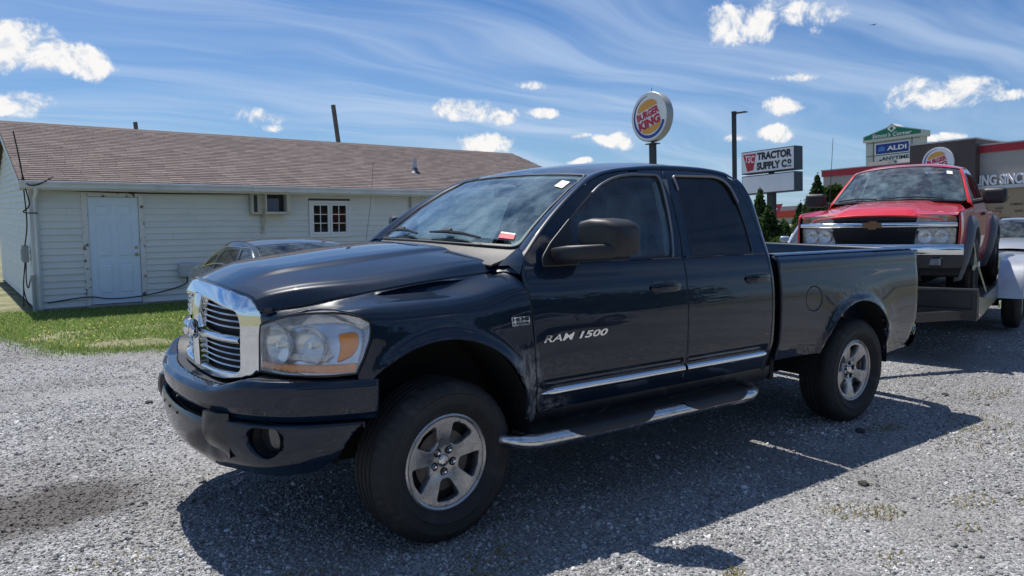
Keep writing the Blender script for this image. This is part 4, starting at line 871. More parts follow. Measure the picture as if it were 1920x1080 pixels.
# inspection stickers on the glass
def wpatch(name, poly, m): return panel(name, poly, lambda a, b: wscreen(a, b) + np.array([-.004, 0, .004]), m, ws, step=.05, thick=.001, dip=0, rim=0, both=False)
wpatch('sticker', [(-.93, .105), (-.80, .105), (-.785, .165), (-.915, .165)], mat('red_sticker', (.72, .05, .08), .6))
wpatch('sticker', [(-.915, .167), (-.785, .167), (-.78, .190), (-.908, .190)], mat('white_sticker', (.82, .80, .80), .6))
wpatch('sticker', [(-.92, .80), (-.80, .82), (-.80, .91), (-.92, .89)], mat('pale_sticker', (.78, .82, .76), .6))
# cowl
def cowl(a, b):
    a = np.asarray(a, float); b = np.asarray(b, float); A = np.abs(a); w0 = wscreen(a, np.zeros_like(a)); 
    x0 = xre(a) - .03; y0 = a * .80; z0 = 1.362 - .055 * A ** 2.3; w1 = w0 + np.array([.03, 0, .012])
    t_ = b[..., None] if b.ndim else b; p0 = np.stack([x0, y0, z0], -1); return p0 + (w1 - p0) * t_ + np.stack([0 * b, 0 * b, -.014 * np.sin(PI * b)], -1)
panel('cowl_panel', [(-1, 0), (1, 0), (1, 1), (-1, 1)], cowl, mat('cowl_plastic', (.085, .083, .08), .55, var=.2, vscale=12, bump=.2, bscale=90), ram, step=.08, thick=.01, dip=0, rim=0, flip=True)
side_cowl = MB().grid([[(.40, -.795, 1.300), (.465, -.798, 1.345), (.537, -.788, 1.388)], [(.43, -.86, 1.306), (.463, -.868, 1.334), (.512, -.858, 1.376)], [(.452, -.925, 1.262), (.462, -.928, 1.300), (.480, -.919, 1.352)]])
side_cowl.build('cowl_corner', PAINT, ram); side_cowl.mirror_y().build('cowl_corner', PAINT, ram)
fill = MB().add([(.30, -.70, 1.296), (.36, -.79, 1.268), (.41, -.84, 1.276), (.462, -.93, 1.262), (.478, -.90, 1.330), (.50, -.78, 1.352), (.40, -.68, 1.325)], [(0, 1, 2, 6), (2, 3, 4), (2, 4, 5, 6)])
fill.build('cowl_filler', PAINT, ram); fill.mirror_y().build('cowl_filler', PAINT, ram)
# wipers
WIPER = mat('wiper_arm', (.10, .10, .10), .45, var=.2)
for a0, b0, tip, mid in ((-.52, -.02, (-.30, .13), (-.10, .02)), (.34, -.02, (.46, .12), (.62, .02))):
    w = empty('wiper'); w.parent = ram
    off = np.array([-.02, 0, .022]); q = lambda a, b: Vector(wscreen(np.array([a]), np.array([b]))[0] + off)
    p0 = q(a0 - .02, -.05) + Vector((0, 0, .012)); p1 = q(tip[0], tip[1] + .012)
    MB().tube([p0, p0.lerp(p1, .3) + Vector((0, 0, .01)), p1], [.016, .013, .007], 6).build('wiper_arm', WIPER, w)
    c = tip[0]; MB().tube([q(c - .40, .045), q(c - .2, .078), q(c, .085), q(c + .2, .07)], [.006, .010, .011, .006], 6).build('wiper_blade', BLACKP, w)
    MB().box(q(c, .10), (.03, .07, .02), ry=-.6).build('wiper_clip', BLACKP, w, bevel=.004)
# door glass, trims, belt strips
for k, (doors, win, tint, mname) in enumerate(((fdoors, FWIN, SIDEGLASS, 'f'), (rdoors, RWIN, TINTGLASS, 'r'))):
    for sgn, dr in zip((1, -1), doors):
        o = panel('door_glass', [tuple(q) for q in inset_pts(resample(win, .05), -.008)], lambda x, z: np.stack([np.asarray(x, float), -(.938 - .36 * (z - 1.31) - .16 * (z - 1.31) ** 2) + .008 + 0 * x, np.asarray(z, float)], -1), tint, dr, step=.06, thick=.003, dip=0, rim=0, both=False)
        wl = [tuple(side(np.array([x]), np.array([z]))[0] + np.array([0, .004, 0])) for x, z in resample(win, .03)]; wl.append(wl[0])
        tr_ = MB().tube(wl, .007, 6, caps=False); tm = tr_.build('window_seal', BLACKP, dr)
        if k == 0: br = [q for q in win if q[1] > 1.66 or q[0] > 1.54]
        else: br = [q for q in win if q[1] > 1.60 and q[0] > 1.765]
        br = sorted(br, key=lambda q: q[0] if True else 0) if k == 1 else br
        if k == 1: br = [q for q in win if q[1] > 1.62 and q[0] > 1.77]
        path = [tuple(side(np.array([x]), np.array([z]))[0] + np.array([0, -.006, .004])) for x, z in br]
        ct = MB().tube(path, .0075, 6).build('window_trim', mat('trim_satin', (.22, .22, .23), .35, .6), dr)
        x0, x1 = (.62, 1.62) if k == 0 else (1.665, 2.425)
        bs = MB(); zz = 1.312
        bs.tube([tuple(side(np.array([x]), np.array([zz]))[0] + np.array([0, -.002, 0])) for x in np.linspace(x0, x1, 12)], .007, 6).build('belt_strip', BLACKP if False else PAINT, dr)
        if sgn < 0:
            for obj in [c for c in dr.children]:
                me = obj.data; co = np.empty(len(me.vertices) * 3); me.vertices.foreach_get('co', co); co = co.reshape(-1, 3); co[:, 1] *= -1; me.vertices.foreach_set('co', co.ravel()); me.flip_normals(); me.update()
# handles, mouldings, badges: on both sides
def add_side(fn_build):
    for sgn in (1, -1): fn_build(sgn)
def on_side(x, z, out=0.): q = side(np.array([x]), np.array([z]))[0]; return np.array([q[0], q[1] - out, q[2]])
for (x0, x1, z0, door) in ((1.325, 1.575, 1.148, fdoors), (2.185, 2.435, 1.158, rdoors)):
    for sgn, dr in zip((1, -1), door):
        m_ = MB(); xs = np.linspace(x0, x1, 14); rowsA = []
        for x in xs:
            e = 1 - abs((x - (x0 + x1) / 2) / ((x1 - x0) / 2)) ** 4; hh = .012 + .012 * e; ot = .006 + .032 * e
            c = on_side(x, z0); rowsA.append([(c[0], (c[1] + .01) * sgn, c[2] + hh), (c[0], (c[1] - ot) * sgn, c[2] + hh * .9), (c[0], (c[1] - ot - .004) * sgn, c[2]), (c[0], (c[1] - ot) * sgn, c[2] - hh * .9), (c[0], (c[1] + .01) * sgn, c[2] - hh)])
        m_.grid(rowsA).build('door_handle', PAINT, dr)
        # recess cup behind the handle
        cup = [(x0 - .004, z0 + .002), (x0 + .02, z0 + .036), (x1 - .03, z0 + .036), (x1 - .002, z0 + .01), (x1 - .01, z0 - .03), (x0 + .02, z0 - .032)]
        m2 = MB(); rp = rounded(cup, .02, 4); m2.add([(lambda q: (q[0], q[1] * sgn, q[2]))(on_side(x, z, .0025)) for x, z in rp], [tuple(range(len(rp)))]); m2.build('handle_cup', GREYP if False else PAINT, dr)
mould = [((.545, 1.622), fdoors), ((1.645, 2.455), rdoors)]
for i, ((x0, x1), door) in enumerate(mould):
    for sgn, dr in zip((1, -1), door):
        rowsA = []
        for x in np.linspace(x0, x1, 30):
            tf = min(1, (x - x0) / .10) if i == 0 else min(1, (x1 - x) / .07); tf = max(.05, math.sin(tf * PI / 2)); hh = .0235 * tf; c = on_side(x, .652); sl = (lambda z: -Wside(np.array([x]), np.array([z]))[0])
            rowsA.append([(x, sgn * (sl(.652 + hh) + .002), .652 + hh), (x, sgn * (sl(.652) - .018 * tf), .652 + hh * .72), (x, sgn * (sl(.652) - .024 * tf), .652 + hh * .1), (x, sgn * (sl(.652) - .018 * tf), .652 - hh * .72), (x, sgn * (sl(.652 - hh) + .002), .652 - hh)])
        MB().grid(rowsA).build('chrome_moulding', CHROME, dr, sharp=60)
def badge(s, x0, z0, w, h, parent, m, out=.004, **kw):
    def fn(co):
        q = co.copy(); P = side(x0 + co[:, 0], z0 + co[:, 1]); q[:, 0] = P[:, 0]; q[:, 1] = P[:, 1] - out - np.maximum(co[:, 2], -.002); q[:, 2] = P[:, 2]; return q
    return text('badge', s, m, parent, Matrix.Identity(4), fn=fn, width=w, height=h, **kw)
for fx in (0,):
    badge('RAM', .540, .919, .205, .037, fdoors[0], CHROME, bold=.0012, shear=.28, extrude=.004, size=.1)
    badge('1500', .775, .919, .205, .037, fdoors[0], CHROME, bold=.0028, shear=.28, extrude=.004, size=.1)
def fplate(x0, x1, z0, z1, out, m, name, parent):
    P = lambda x, z: (x, -Wside(np.array([x]), np.array([z]))[0] - out, z)
    return MB().add([P(x0, z0), P(x1, z0), P(x1, z1), P(x0, z1), (x0, P(x0, z0)[1] + .01, z0), (x1, P(x1, z0)[1] + .01, z0), (x1, P(x1, z1)[1] + .01, z1), (x0, P(x0, z1)[1] + .01, z1)], [(0, 1, 2, 3), (0, 4, 5, 1), (1, 5, 6, 2), (2, 6, 7, 3), (3, 7, 4, 0)]).build(name, m, parent)
pl = fplate(.345, .455, 1.020, 1.062, .004, CHROME, 'badge', ram)
badge('HEMI', .351, 1.042, .097, .018, ram, BLACKP, out=.0055, bold=.003, extrude=.001, size=.1)
badge('5.7 LITER', .351, 1.024, .097, .012, ram, BLACKP, out=.0055, bold=.002, extrude=.001, size=.1)
# --- mirrors
for sgn in (1, -1):
    mr = empty('side_mirror'); mr.parent = ram
    sail = rounded([(.578, 1.300), (.585, 1.345), (.66, 1.418), (.835, 1.545), (.825, 1.42), (.83, 1.300)], [.02, .02, .03, .01, .02, .02], 3)
    so = panel('mirror_sail', sail, lambda x, z: side(x, z) * np.array([1, sgn, 1]) + np.array([0, -.012 * sgn, 0]), BLACKP, mr, step=.05, thick=.02, flip=(sgn < 0))
    def shell(name, sec, m, bevel=.018):
        """sec: list of (y, x0, x1, z0, z1) stations outward from the door"""
        rows_ = []
        for (y, x0, x1, z0, z1, rr) in sec:
            pl_ = rounded([(x0, z0), (x1, z0), (x1, z1), (x0, z1)], rr, 4); rows_.append([(x, y * sgn, z) for x, z in pl_])
        mb = MB().grid(rows_, close_u=True); n = len(rows_[0]); mb.f.append(tuple(range(n))); mb.f.append(tuple(range((len(rows_) - 1) * n, len(rows_) * n))); mb.mi += [0, 0]
        return mb.build(name, m, mr, sharp=45)
    shell('mirror_arm', [(-.90, .66, .74, 1.325, 1.385, .015), (-.96, .635, .76, 1.322, 1.395, .02), (-1.05, .635, .83, 1.325, 1.408, .025), (-1.15, .70, .93, 1.335, 1.415, .025), (-1.20, .77, .95, 1.342, 1.42, .03), (-1.225, .80, .94, 1.355, 1.41, .03)], BLACKP)
    shell('mirror_head', [(-1.02, .76, .93, 1.42, 1.505, .03), (-1.035, .735, .95, 1.405, 1.53, .04), (-1.10, .745, .97, 1.375, 1.545, .045), (-1.17, .78, .985, 1.355, 1.54, .045), (-1.225, .81, .99, 1.36, 1.52, .045), (-1.24, .84, .97, 1.385, 1.50, .04)], BLACKP)
    g = MB(); g.add([(1.0 - .26 * (1.30 - abs(y)) + .014, y * sgn, z) for y, z in ((-1.05, 1.40), (-1.21, 1.40), (-1.21, 1.51), (-1.05, 1.51))], [(0, 1, 2, 3)]); g.build('mirror_glass', CHROME, mr)
# --- bed
bo_ = [(2.560, .585)] + [(3.046, .585)] + [q for q in arc_pts(AR, 164, 3, 36)] + [(4.02, .455), (4.42, .488), (4.437, .70), (4.462, .90), (4.470, 1.16), (4.44, 1.235), (4.395, 1.275), (4.36, 1.291), (2.548, 1.296), (2.556, 1.14), (2.560, .95)]
FUEL = [(2.930 + .098 * math.cos(a), .985 + .088 * math.sin(a)) for a in np.linspace(0, 2 * PI, 36, endpoint=False)]
def bedside(x, z):
    p_ = side(x, z); x = np.asarray(x, float); z = np.asarray(z, float); e = np.clip((x - 4.36) / .11, 0, 1); p_[..., 1] += .06 * e ** 2.5
    p_[..., 1] += -.012 * smooth01(z, 1.16, 1.25) + .03 * smooth01(z, 1.26, 1.298) ** 2
    return p_
beds = panel('bed_side', bo_, bedside, PAINT, ram, holes=[FUEL], step=.035, thick=.02, mirror=True)
fuel = [(2.930 + .0945 * math.cos(a), .985 + .0845 * math.sin(a)) for a in np.linspace(0, 2 * PI, 36, endpoint=False)]
panel('fuel_door', fuel, lambda x, z: bedside(x, z) + np.array([0, .0015, 0]), PAINT, beds[0], step=.04, thick=.02)
inb = MB()
for sgn in (1, -1):
    b_ = MB(); xs = np.linspace(2.548, 4.40, 24)
    b_.grid([[(x, sgn * -.945, 1.291) for x in xs], [(x, sgn * -.925, 1.301) for x in xs], [(x, sgn * -.86, 1.301) for x in xs], [(x, sgn * -.85, 1.285) for x in xs], [(x, sgn * -.85, .75) for x in xs]]).build('bed_rail', BLACKP if False else PAINT, ram, sharp=50)
MB().box2((2.57, -.86, .72), (4.40, .86, .75)).box2((2.565, -.93, .45), (2.60, .93, 1.27)).build('bed_floor', DARK, ram)
tg = MB(); ys = np.linspace(-.88, .88, 20)
tg.grid([[(4.395, y, .72) for y in ys], [(4.395, y, 1.27) for y in ys], [(4.41, y, 1.292) for y in ys], [(4.445, y, 1.292) for y in ys], [(4.465, y, 1.26) for y in ys], [(4.470, y, .72) for y in ys]]).build('tailgate', PAINT, ram, sharp=60)
for sgn in (1, -1):
    MB().grid([[(4.452, sgn * -.948, z), (4.482, sgn * -.925, z), (4.492, sgn * -.885, z)] for z in np.linspace(.93, 1.20, 6)]).build('taillight', REDLENS, ram)
    tl = MB()
rb = MB(); ys = np.concatenate([[-.955, -.95, -.93, -.88], np.linspace(-.8, .8, 9), [.88, .93, .95, .955]]); xx = lambda y: 4.66 - .16 * max(0, (abs(y) - .80) / .155) ** 2
rb.grid([[(xx(y) - .10, y, .685) for y in ys], [(xx(y) - .015, y, .69) for y in ys], [(xx(y), y, .675) for y in ys], [(xx(y) + .01, y, .60) for y in ys], [(xx(y) - .03, y, .53) for y in ys], [(xx(y) - .12, y, .485) for y in ys]]).build('rear_bumper', CHROME, ram, sharp=50)
# cab back wall with window
cb = MB(); 
def back(y, z): y = np.asarray(y, float); z = np.asarray(z, float); xx_ = pch([(.5, 2.50), (1.2, 2.50), (1.45, 2.49), (1.65, 2.45), (1.78, 2.40), (1.86, 2.34)]); return np.stack([xx_(z), y, z], -1)
bko = [(-.9, .5), (.9, .5), (.93, 1.2), (.85, 1.5), (.74, 1.76), (.64, 1.835), (0, 1.86), (-.64, 1.835), (-.74, 1.76), (-.85, 1.5), (-.93, 1.2)]
rw = rounded([(-.66, 1.34), (.66, 1.34), (.58, 1.72), (-.58, 1.72)], .06, 4)
bk = panel('cab_back', bko, back, PAINT, ram, holes=[rw], step=.08, thick=.03)
panel('rear_glass', rw, back, TINTGLASS, bk, step=.15, thick=.003, dip=0, rim=0, both=False)
# --- rocker, sills, underbody
for sgn in (1, -1):
    xs = np.linspace(.50, 2.53, 20)
    MB().grid([[(x, sgn * -float(Wside(np.array([x]), np.array([.548]))[0]) + sgn * .006, .553) for x in xs], [(x, sgn * -.945, .50) for x in xs], [(x, sgn * -.90, .44) for x in xs], [(x, sgn * -.80, .43) for x in xs]]).build('rocker_panel', mat('rocker_paint', (.008, .010, .014), .45, dirt=((.10, .095, .09), 12, .50, .78)), ram)
ub = MB(); ub.box2((-.48, -.55, .36), (4.35, .55, .58)); ub.box2((.56, -.92, .46), (2.50, .92, .56)); ub.box2((.5, -.80, .40), (2.5, -.5, .5)); ub.box2((-.05, -.75, .33), (.08, .75, .43)); ub.box2((3.50, -.75, .35), (3.62, .75, .46)); ub.tube([(3.569, -.2, .36), (3.569, .2, .36)], .16, 12)
ub.build('chassis', DARK, ram)
for nm, A, x0, x1 in (('wheel_well', AF, -.62, .52), ('wheel_well', AR, 2.9, 4.2)):
    for sgn in (1, -1):
        wl = MB(); pr = arc_pts((A[0], A[1], A[2] + .005), 185, -5, 26); wl.grid([[(x, sgn * (y if x > -.3 else max(y, -.90)), z) for x, z in pr] for y in (-.985, -.93, -.60)]); wl.add([(x, sgn * -.60, z) for x, z in pr], [tuple(range(len(pr)))]); wl.build('wheel_well', DARK, ram, sharp=None)
# firewall + engine bay block under the hood to keep it dark
MB().box2((-.66, -.54, .55), (.40, .54, 1.15)).box2((.46, -.88, .56), (.52, .88, 1.30)).build('engine_bay', DARK, ram)
# --- interior
MB().box2((.52, -.88, .54), (2.48, .88, .60)).build('cabin_floor', DARK, ram)
dsh = MB(); ys = np.linspace(-.86, .86, 16)
dsh.grid([[(.42 + .13 * (abs(y) / .8) ** 2.3, y, 1.375) for y in ys], [(.75, y, 1.345) for y in ys], [(.92, y, 1.315) for y in ys], [(.98, y, 1.24) for y in ys], [(.92, y, .9) for y in ys]]).build('dashboard', DASH, ram, sharp=60)
def seat(x, y, w, m=SEATM):
    s = empty('seat', (x, y, 0)); s.parent = ram
    MB().box((.0, 0, .88), (.52, w, .16)).build('seat_cushion', m, s, bevel=.04, seg=3)
    MB().box((.27, 0, 1.22), (.13, w * .95, .62), ry=.22).build('seat_back', m, s, bevel=.05, seg=3)
    if w < .7: MB().box((.37, 0, 1.60), (.10, .27, .17), ry=.15).build('headrest', m, s, bevel=.04, seg=3)
seat(1.28, -.43, .52); seat(1.28, .43, .52); seat(2.02, 0, 1.5)
for y in (-.45, .45): MB().box((2.38, y, 1.60), (.09, .26, .14), ry=.1).build('headrest', SEATM, ram, bevel=.03)
stw = MB(); Ms = Matrix.Translation((1.03, -.43, 1.24)) @ Matrix.Rotation(-1.05, 4, 'Y'); n = 28
ring = [Ms @ Vector((.19 * math.cos(a), .19 * math.sin(a), 0)) for a in np.linspace(0, 2 * PI, n + 1)]
stw.tube(ring, .016, 8, caps=False); stw.tube([Ms @ Vector((-.18, 0, 0)), Ms @ Vector((0, 0, -.02)), Ms @ Vector((.18, 0, 0))], .02, 6); stw.tube([Ms @ Vector((0, 0, 0)), Ms @ Vector((0, 0, -.25))], .04, 8); stw.build('steering_wheel', BLACKP, ram)
for sgn in (1, -1):
    MB().tube([(1.66, sgn * .86, 1.25), (1.68, sgn * .80, 1.5), (1.69, sgn * .70, 1.76)], .05, 8).build('pillar_trim', DASH, ram)
    ct = MB(); ct.grid([[(x, sgn * -.86, z) for x in np.linspace(.55, 2.44, 6)] for z in (.60, 1.30)]).build('door_card', DASH, ram)
MB().grid([[(x, y, float(roof(np.array([x]), np.array([y]))[0, 2]) - .05) for y in np.linspace(-.6, .6, 7)] for x in np.linspace(1.15, 2.38, 7)]).build('headliner', DASH, ram)
MB().box((1.02, 0, 1.70), (.03, .24, .07)).build('rear_view_mirror', BLACKP, ram, bevel=.015)

# --- front: grille
gz_top = pch([(0, 1.242), (.25, 1.240), (.38, 1.226), (.46, 1.205), (.52, 1.165), (.56, 1.10), (.66, 1.0)])
def grl(s, z, off=0.):
    s = np.asarray(s, float); z = np.asarray(z, float); x, y = GP.at(np.abs(s)); lean = .008 * np.clip((z - .98) / .15, 0, 1) ** 2 + .046 * np.clip((z - 1.12) / .10, 0, 1.1) ** 1.6
    return np.stack([x + lean + off, y * np.sign(s + 1e-9) * -1, z], -1)
smax = float(GP.d[-1])
go = [(-smax, .855), (-smax * .98, .845), (-smax * .82, .812), (-smax * .62, .795), (-.25, .787), (0, .785)]
go = go + [(-a, b) for a, b in reversed(go[:-1])]
tp = [(smax, 1.05), (smax * .995, 1.10), (smax * .968, 1.140), (smax * .90, 1.172), (smax * .78, 1.196), (smax * .58, 1.212), (.22, 1.223), (0, 1.225)]
go = go + tp + [(-a, b) for a, b in reversed(tp[:-1])]
hole = rounded([(-.486, .838), (0, .820), (.486, .838), (.490, 1.06), (.465, 1.118), (.25, 1.150), (0, 1.158), (-.25, 1.150), (-.465, 1.118), (-.490, 1.06)], [.03, .0, .03, .04, .05, .05, .05, .05, .05, .04], 4)
bulge = lambda s, z: .018
gr = panel('grille_surround', go, lambda s, z: grl(s, z) , CHROME, ram, holes=[hole], step=.03, thick=.05, dip=.008, rim=.010, flip=False)
MB().grid([[tuple(grl(np.array([s]), np.array([z]), .055)[0]) for s in np.linspace(-.495, .495, 24)] for z in np.linspace(.81, 1.17, 5)]).build('grille_backing', DARK, gr, fix=False)
SL = mat('grille_slat', (.62, .63, .64), .22, .9)
def hz(u): return 1.165 - .04 * (abs(u) / .43) ** 2
zsl = [1.126, 1.099, 1.071, 1.043] + [.946, .918, .890, .862]
for z in zsl:
    for sg in (1, -1):
        lim = .480 if z < 1.06 else (.468 if z < 1.11 else .42)
        MB().tube([tuple(grl(np.array([sg * s]), np.array([z - .0 * s]), .022)[0]) for s in np.linspace(.05, lim, 14)], .0046, 6).build('grille_slat', SL, gr)
for sg in (1, -1):
    rows_ = []
    for s in np.linspace(.04, .487, 12):
        c = [tuple(grl(np.array([sg * s]), np.array([.986 + dz]), dx)[0]) for dx, dz in ((.03, .020), (.004, .014), (-.004, .0), (.004, -.014), (.03, -.020))]; rows_.append(c)
    MB().grid(rows_).build('grille_bar', CHROME, gr, sharp=60)
rows_ = []
for z in np.linspace(.815, 1.168, 10):
    wd = .045 + .018 * abs(z - .98) / .17
    rows_.append([tuple(grl(np.array([s]), np.array([z]), o)[0]) for s, o in ((-wd, .04), (-wd * .95, .0), (-wd * .4, -.012), (wd * .4, -.012), (wd * .95, .0), (wd, .04))])
MB().grid(rows_).build('grille_pillar', CHROME, gr, sharp=60)
em = MB(); ex = float(grl(np.array([0.]), np.array([.99]))[0, 0]) - .02
em.lathe([(0, .02), (.03, .018), (.045, .008), (.05, 0)], 20, Matrix.Translation((ex, 0, .99)) @ Matrix.Rotation(-PI / 2, 4, 'Y'))
for sg in (1, -1): em.tube([(ex - .008, sg * .02, 1.005), (ex - .012, sg * .05, 1.02), (ex - .006, sg * .07, .995), (ex - .006, sg * .055, .965)], [.014, .013, .010, .006], 8)
em.tube([(ex - .02, 0, 1.0), (ex - .022, 0, .965)], [.022, .012], 8); em.build('grille_emblem', CHROME, gr)

# --- headlights
def lampf(off): return lambda s, z: (lambda xy: np.stack([xy[0], -xy[1], np.asarray(z, float)], -1))(FP.at(np.asarray(s, float), FSGN * (off + .004 - .022 * np.clip((np.asarray(z, float) - 1.0) / .14, 0, 1) ** 2)))
lo = [(s, z) for s, z in LAMP]
BOWL = mat('lamp_reflector', (.92, .93, .94), .18, .7, rvar=.06, vscale=24)
for sgn in (1, -1):
    hl = empty('headlight'); hl.parent = ram
    lo_s = lo; mk = lambda f: (lambda s, z: f(s, z) * np.array([1, sgn, 1]))
    ins = [tuple(q) for q in inset_pts(resample(lo, .03), .008)]
    lens = panel('lens', [tuple(q) for q in inset_pts(resample(lo, .03), .004)], mk(lampf(.004)), LENS, hl, step=.04, thick=.003, dip=.002, rim=.006, flip=(sgn < 0), both=False)
    # housing: bright tray sunk behind the lens
    panel('housing', lo, mk(lambda s, z: lampf(-.03 - .26 * np.clip(np.asarray(z, float) - .86, 0, .3))(s, z)), BOWL, hl, step=.04, thick=.004, dip=0, rim=0, flip=(sgn < 0), both=False)
    rim_ = resample(lo, .03); P0 = mk(lampf(.0))(np.array([q[0] for q in rim_]), np.array([q[1] for q in rim_])); P1 = mk(lambda s, z: lampf(-.03 - .26 * np.clip(np.asarray(z, float) - .86, 0, .3))(s, z))(np.array([q[0] for q in rim_]), np.array([q[1] for q in rim_]))
    P0 = [tuple(q) for q in P0]; P1 = [tuple(q) for q in P1]; MB().grid([P0 + P0[:1], P1 + P1[:1]]).build('bezel', BOWL, hl)
    MB().tube(P0 + P0[:1], .0045, 6, caps=False).build('lamp_seal', BLACKP, hl)
    # two round reflectors, amber side lens, amber lower strip
    for (ss_, zz, rr) in ((LAMP[0][0] + .115, .985, .092), (LAMP[0][0] + .295, .995, .085)):
        c = mk(lampf(-.004))(np.array([ss_]), np.array([zz]))[0]; x1, y1 = FP.at(np.array([ss_]), FSGN * .1); x0_, y0_ = FP.at(np.array([ss_]), 0.)
        nv = Vector((float(x1[0] - x0_[0]), -sgn * float(y1[0] - y0_[0]), 0)).normalized() * .6 + Vector((-.4, 0, 0)); nv.normalize()
        Mq = frame(c, nv.cross(Vector((0, 0, 1))) * -1, (0, 0, 1)); Mq = Matrix.Translation(Vector(c)) @ nv.to_track_quat('Z', 'Y').to_matrix().to_4x4()
        MB().lathe([(rr, -.012), (rr * .97, -.02), (rr * .8, -.045), (rr * .5, -.066), (rr * .2, -.072)], 32, Mq).build('reflector', BOWL, hl)
        MB().lathe([(rr * .20, -.07), (rr * .22, -.02), (rr * .16, -.008), (0, -.005)], 16, Mq).build('bulb_cap', CHROME, hl)
        MB().lathe([(rr * .99, -.006), (rr * .85, .004), (rr * .5, .012), (0, .015)], 28, Mq).build('reflector_glass', LENS, hl)
    am = rounded([(LAMP[9][0] - .142, 1.045), (LAMP[9][0] - .055, 1.055), (LAMP[9][0] - .045, 1.0), (LAMP[9][0] - .075, .948), (LAMP[9][0] - .150, .918), (LAMP[9][0] - .128, .985)], [.012, .02, .03, .02, .01, .04], 4)
    panel('amber_marker', am, mk(lampf(-.018)), AMBER, hl, step=.03, thick=.02, dip=.004, rim=.006, flip=(sgn < 0))
    st_ = [(s, z) for s, z in ((LAMP[0][0] + .012, .868), (LAMP[13][0] - .008, .880), (LAMP[13][0] + .004, .916), (LAMP[0][0] + .012, .902))]
    st_ = resample(st_, .04); panel('amber_strip', st_, mk(lampf(-.003)), AMBER, hl, step=.04, thick=.012, dip=.002, rim=.004, flip=(sgn < 0))
    # flutes in the lower reflector
    for k in range(5):
        s0_ = LAMP[0][0] + .20 + k * .008; MB().tube([tuple(mk(lampf(-.03))(np.array([s0_ + d_]), np.array([.925 + .006 * k]))[0]) for d_ in np.linspace(-.03, .17, 8)], .004, 5).build('reflector_flute', BOWL, hl)

# --- front bumper
BP = Plan([(-1.005, -.06), (-1.005, 0), (-.995, .2), (-.962, .40), (-.905, .57), (-.815, .72), (-.69, .83), (-.55, .905), (-.44, .945), (-.385, .960), (-.345, .966)])
BS0 = BP.s_of(-1.005, 0); _a = BP.at(BS0 + .1, .1); BSG = 1 if _a[0] < BP.at(BS0 + .1)[0] else -1
bmx = float(BP.d[-1]) - BS0
btop = pch([(0, .785), (.45, .790), (.60, .822), (.72, .848), (2, .850)])
bin_ = pch([(0, .075), (.45, .075), (.62, .05), (.75, .035), (2, .03)])
def bump_pt(s, off, z):
    a = np.abs(s); x, y = BP.at(a + BS0, BSG * off); return np.stack([x, y * -np.sign(s + 1e-9), z], -1)
BV = np.array([0, .16, .28, .40, .60, .80, .90, 1.0])
def bumper(s, v):
    s = np.asarray(s, float); v = np.asarray(v, float); a = np.abs(s); zt = btop(a); ib = bin_(a)
    off = np.interp(v, BV, [0, -.0, .0, .0, -.004, -.014, -.022, -.03]); off = np.where(v < .28, -ib * (1 - np.clip(v / .28, 0, 1) ** .6), off)
    z = np.interp(v, BV, [0, .004, .02, .05, .10, .125, .135, .15]); tot = zt - .662
    return bump_pt(s, off, zt - z / .15 * tot)
bo2 = resample([(-bmx, 0), (bmx, 0), (bmx, 1), (-bmx, 1)], .05)
bmp = panel('front_bumper', bo2, bumper, PAINT, ram, step=.05, thick=.02, dip=.002, rim=.004, flip=True, both=False)
# top ledge between bumper and grille
rows_ = [[tuple(bump_pt(np.array([s]), -float(bin_(abs(s))) - d, np.array([float(btop(abs(s))) + .000 - .006 * (d > 0)]))[0]) for s in np.linspace(-bmx, bmx, 60)] for d in (0, .05, .12)]
MB().grid(rows_).build('bumper_ledge', BLACKP, bmp, sharp=None)
VAL = mat('valance_plastic', (.010, .013, .018), .30, var=.15, vscale=7, coat=.6, coat_r=.10, dirt=((.09, .09, .09), 9, .56, .85))
vz_ = pch([(0, .658), (.15, .650), (.6, .545), (.85, .450), (1, .400)]); vo_ = pch([(0, -.030), (.12, -.004), (.3, .0), (.6, -.008), (.8, -.03), (1, -.085)])
def valance(s, v):
    s = np.asarray(s, float); v = np.asarray(v, float); a = np.abs(s); mid = smooth01(a, .50, .455)
    lift = .045 * smooth01(a, .8, 1.25); return bump_pt(s, vo_(v) + .012 * mid * smooth01(v, .2, .4) - .0, vz_(v) + lift * v)
vmax = bmx - .055
gap = [(-.455, -.02), (.455, -.02), (.455, .14), (-.455, .14)]
vo2 = [(-vmax, 0), (-.46, 0), (-.455, .22), (.455, .22), (.46, 0), (vmax, 0), (vmax - .05, .4), (vmax - .13, .8), (vmax - .22, 1), (-vmax + .22, 1), (-vmax + .13, .8), (-vmax + .05, .4)]
FOGC = .79
def foghole(sg): return [(sg * (FOGC + .088 * math.cos(a)), .46 + .27 * math.sin(a)) for a in np.linspace(0, 2 * PI, 28, endpoint=False)]
val = panel('bumper_valance', resample(vo2, .05), valance, PAINT, bmp, holes=[foghole(1), foghole(-1)], step=.045, thick=.03, dip=.004, rim=.008, flip=True, both=False)
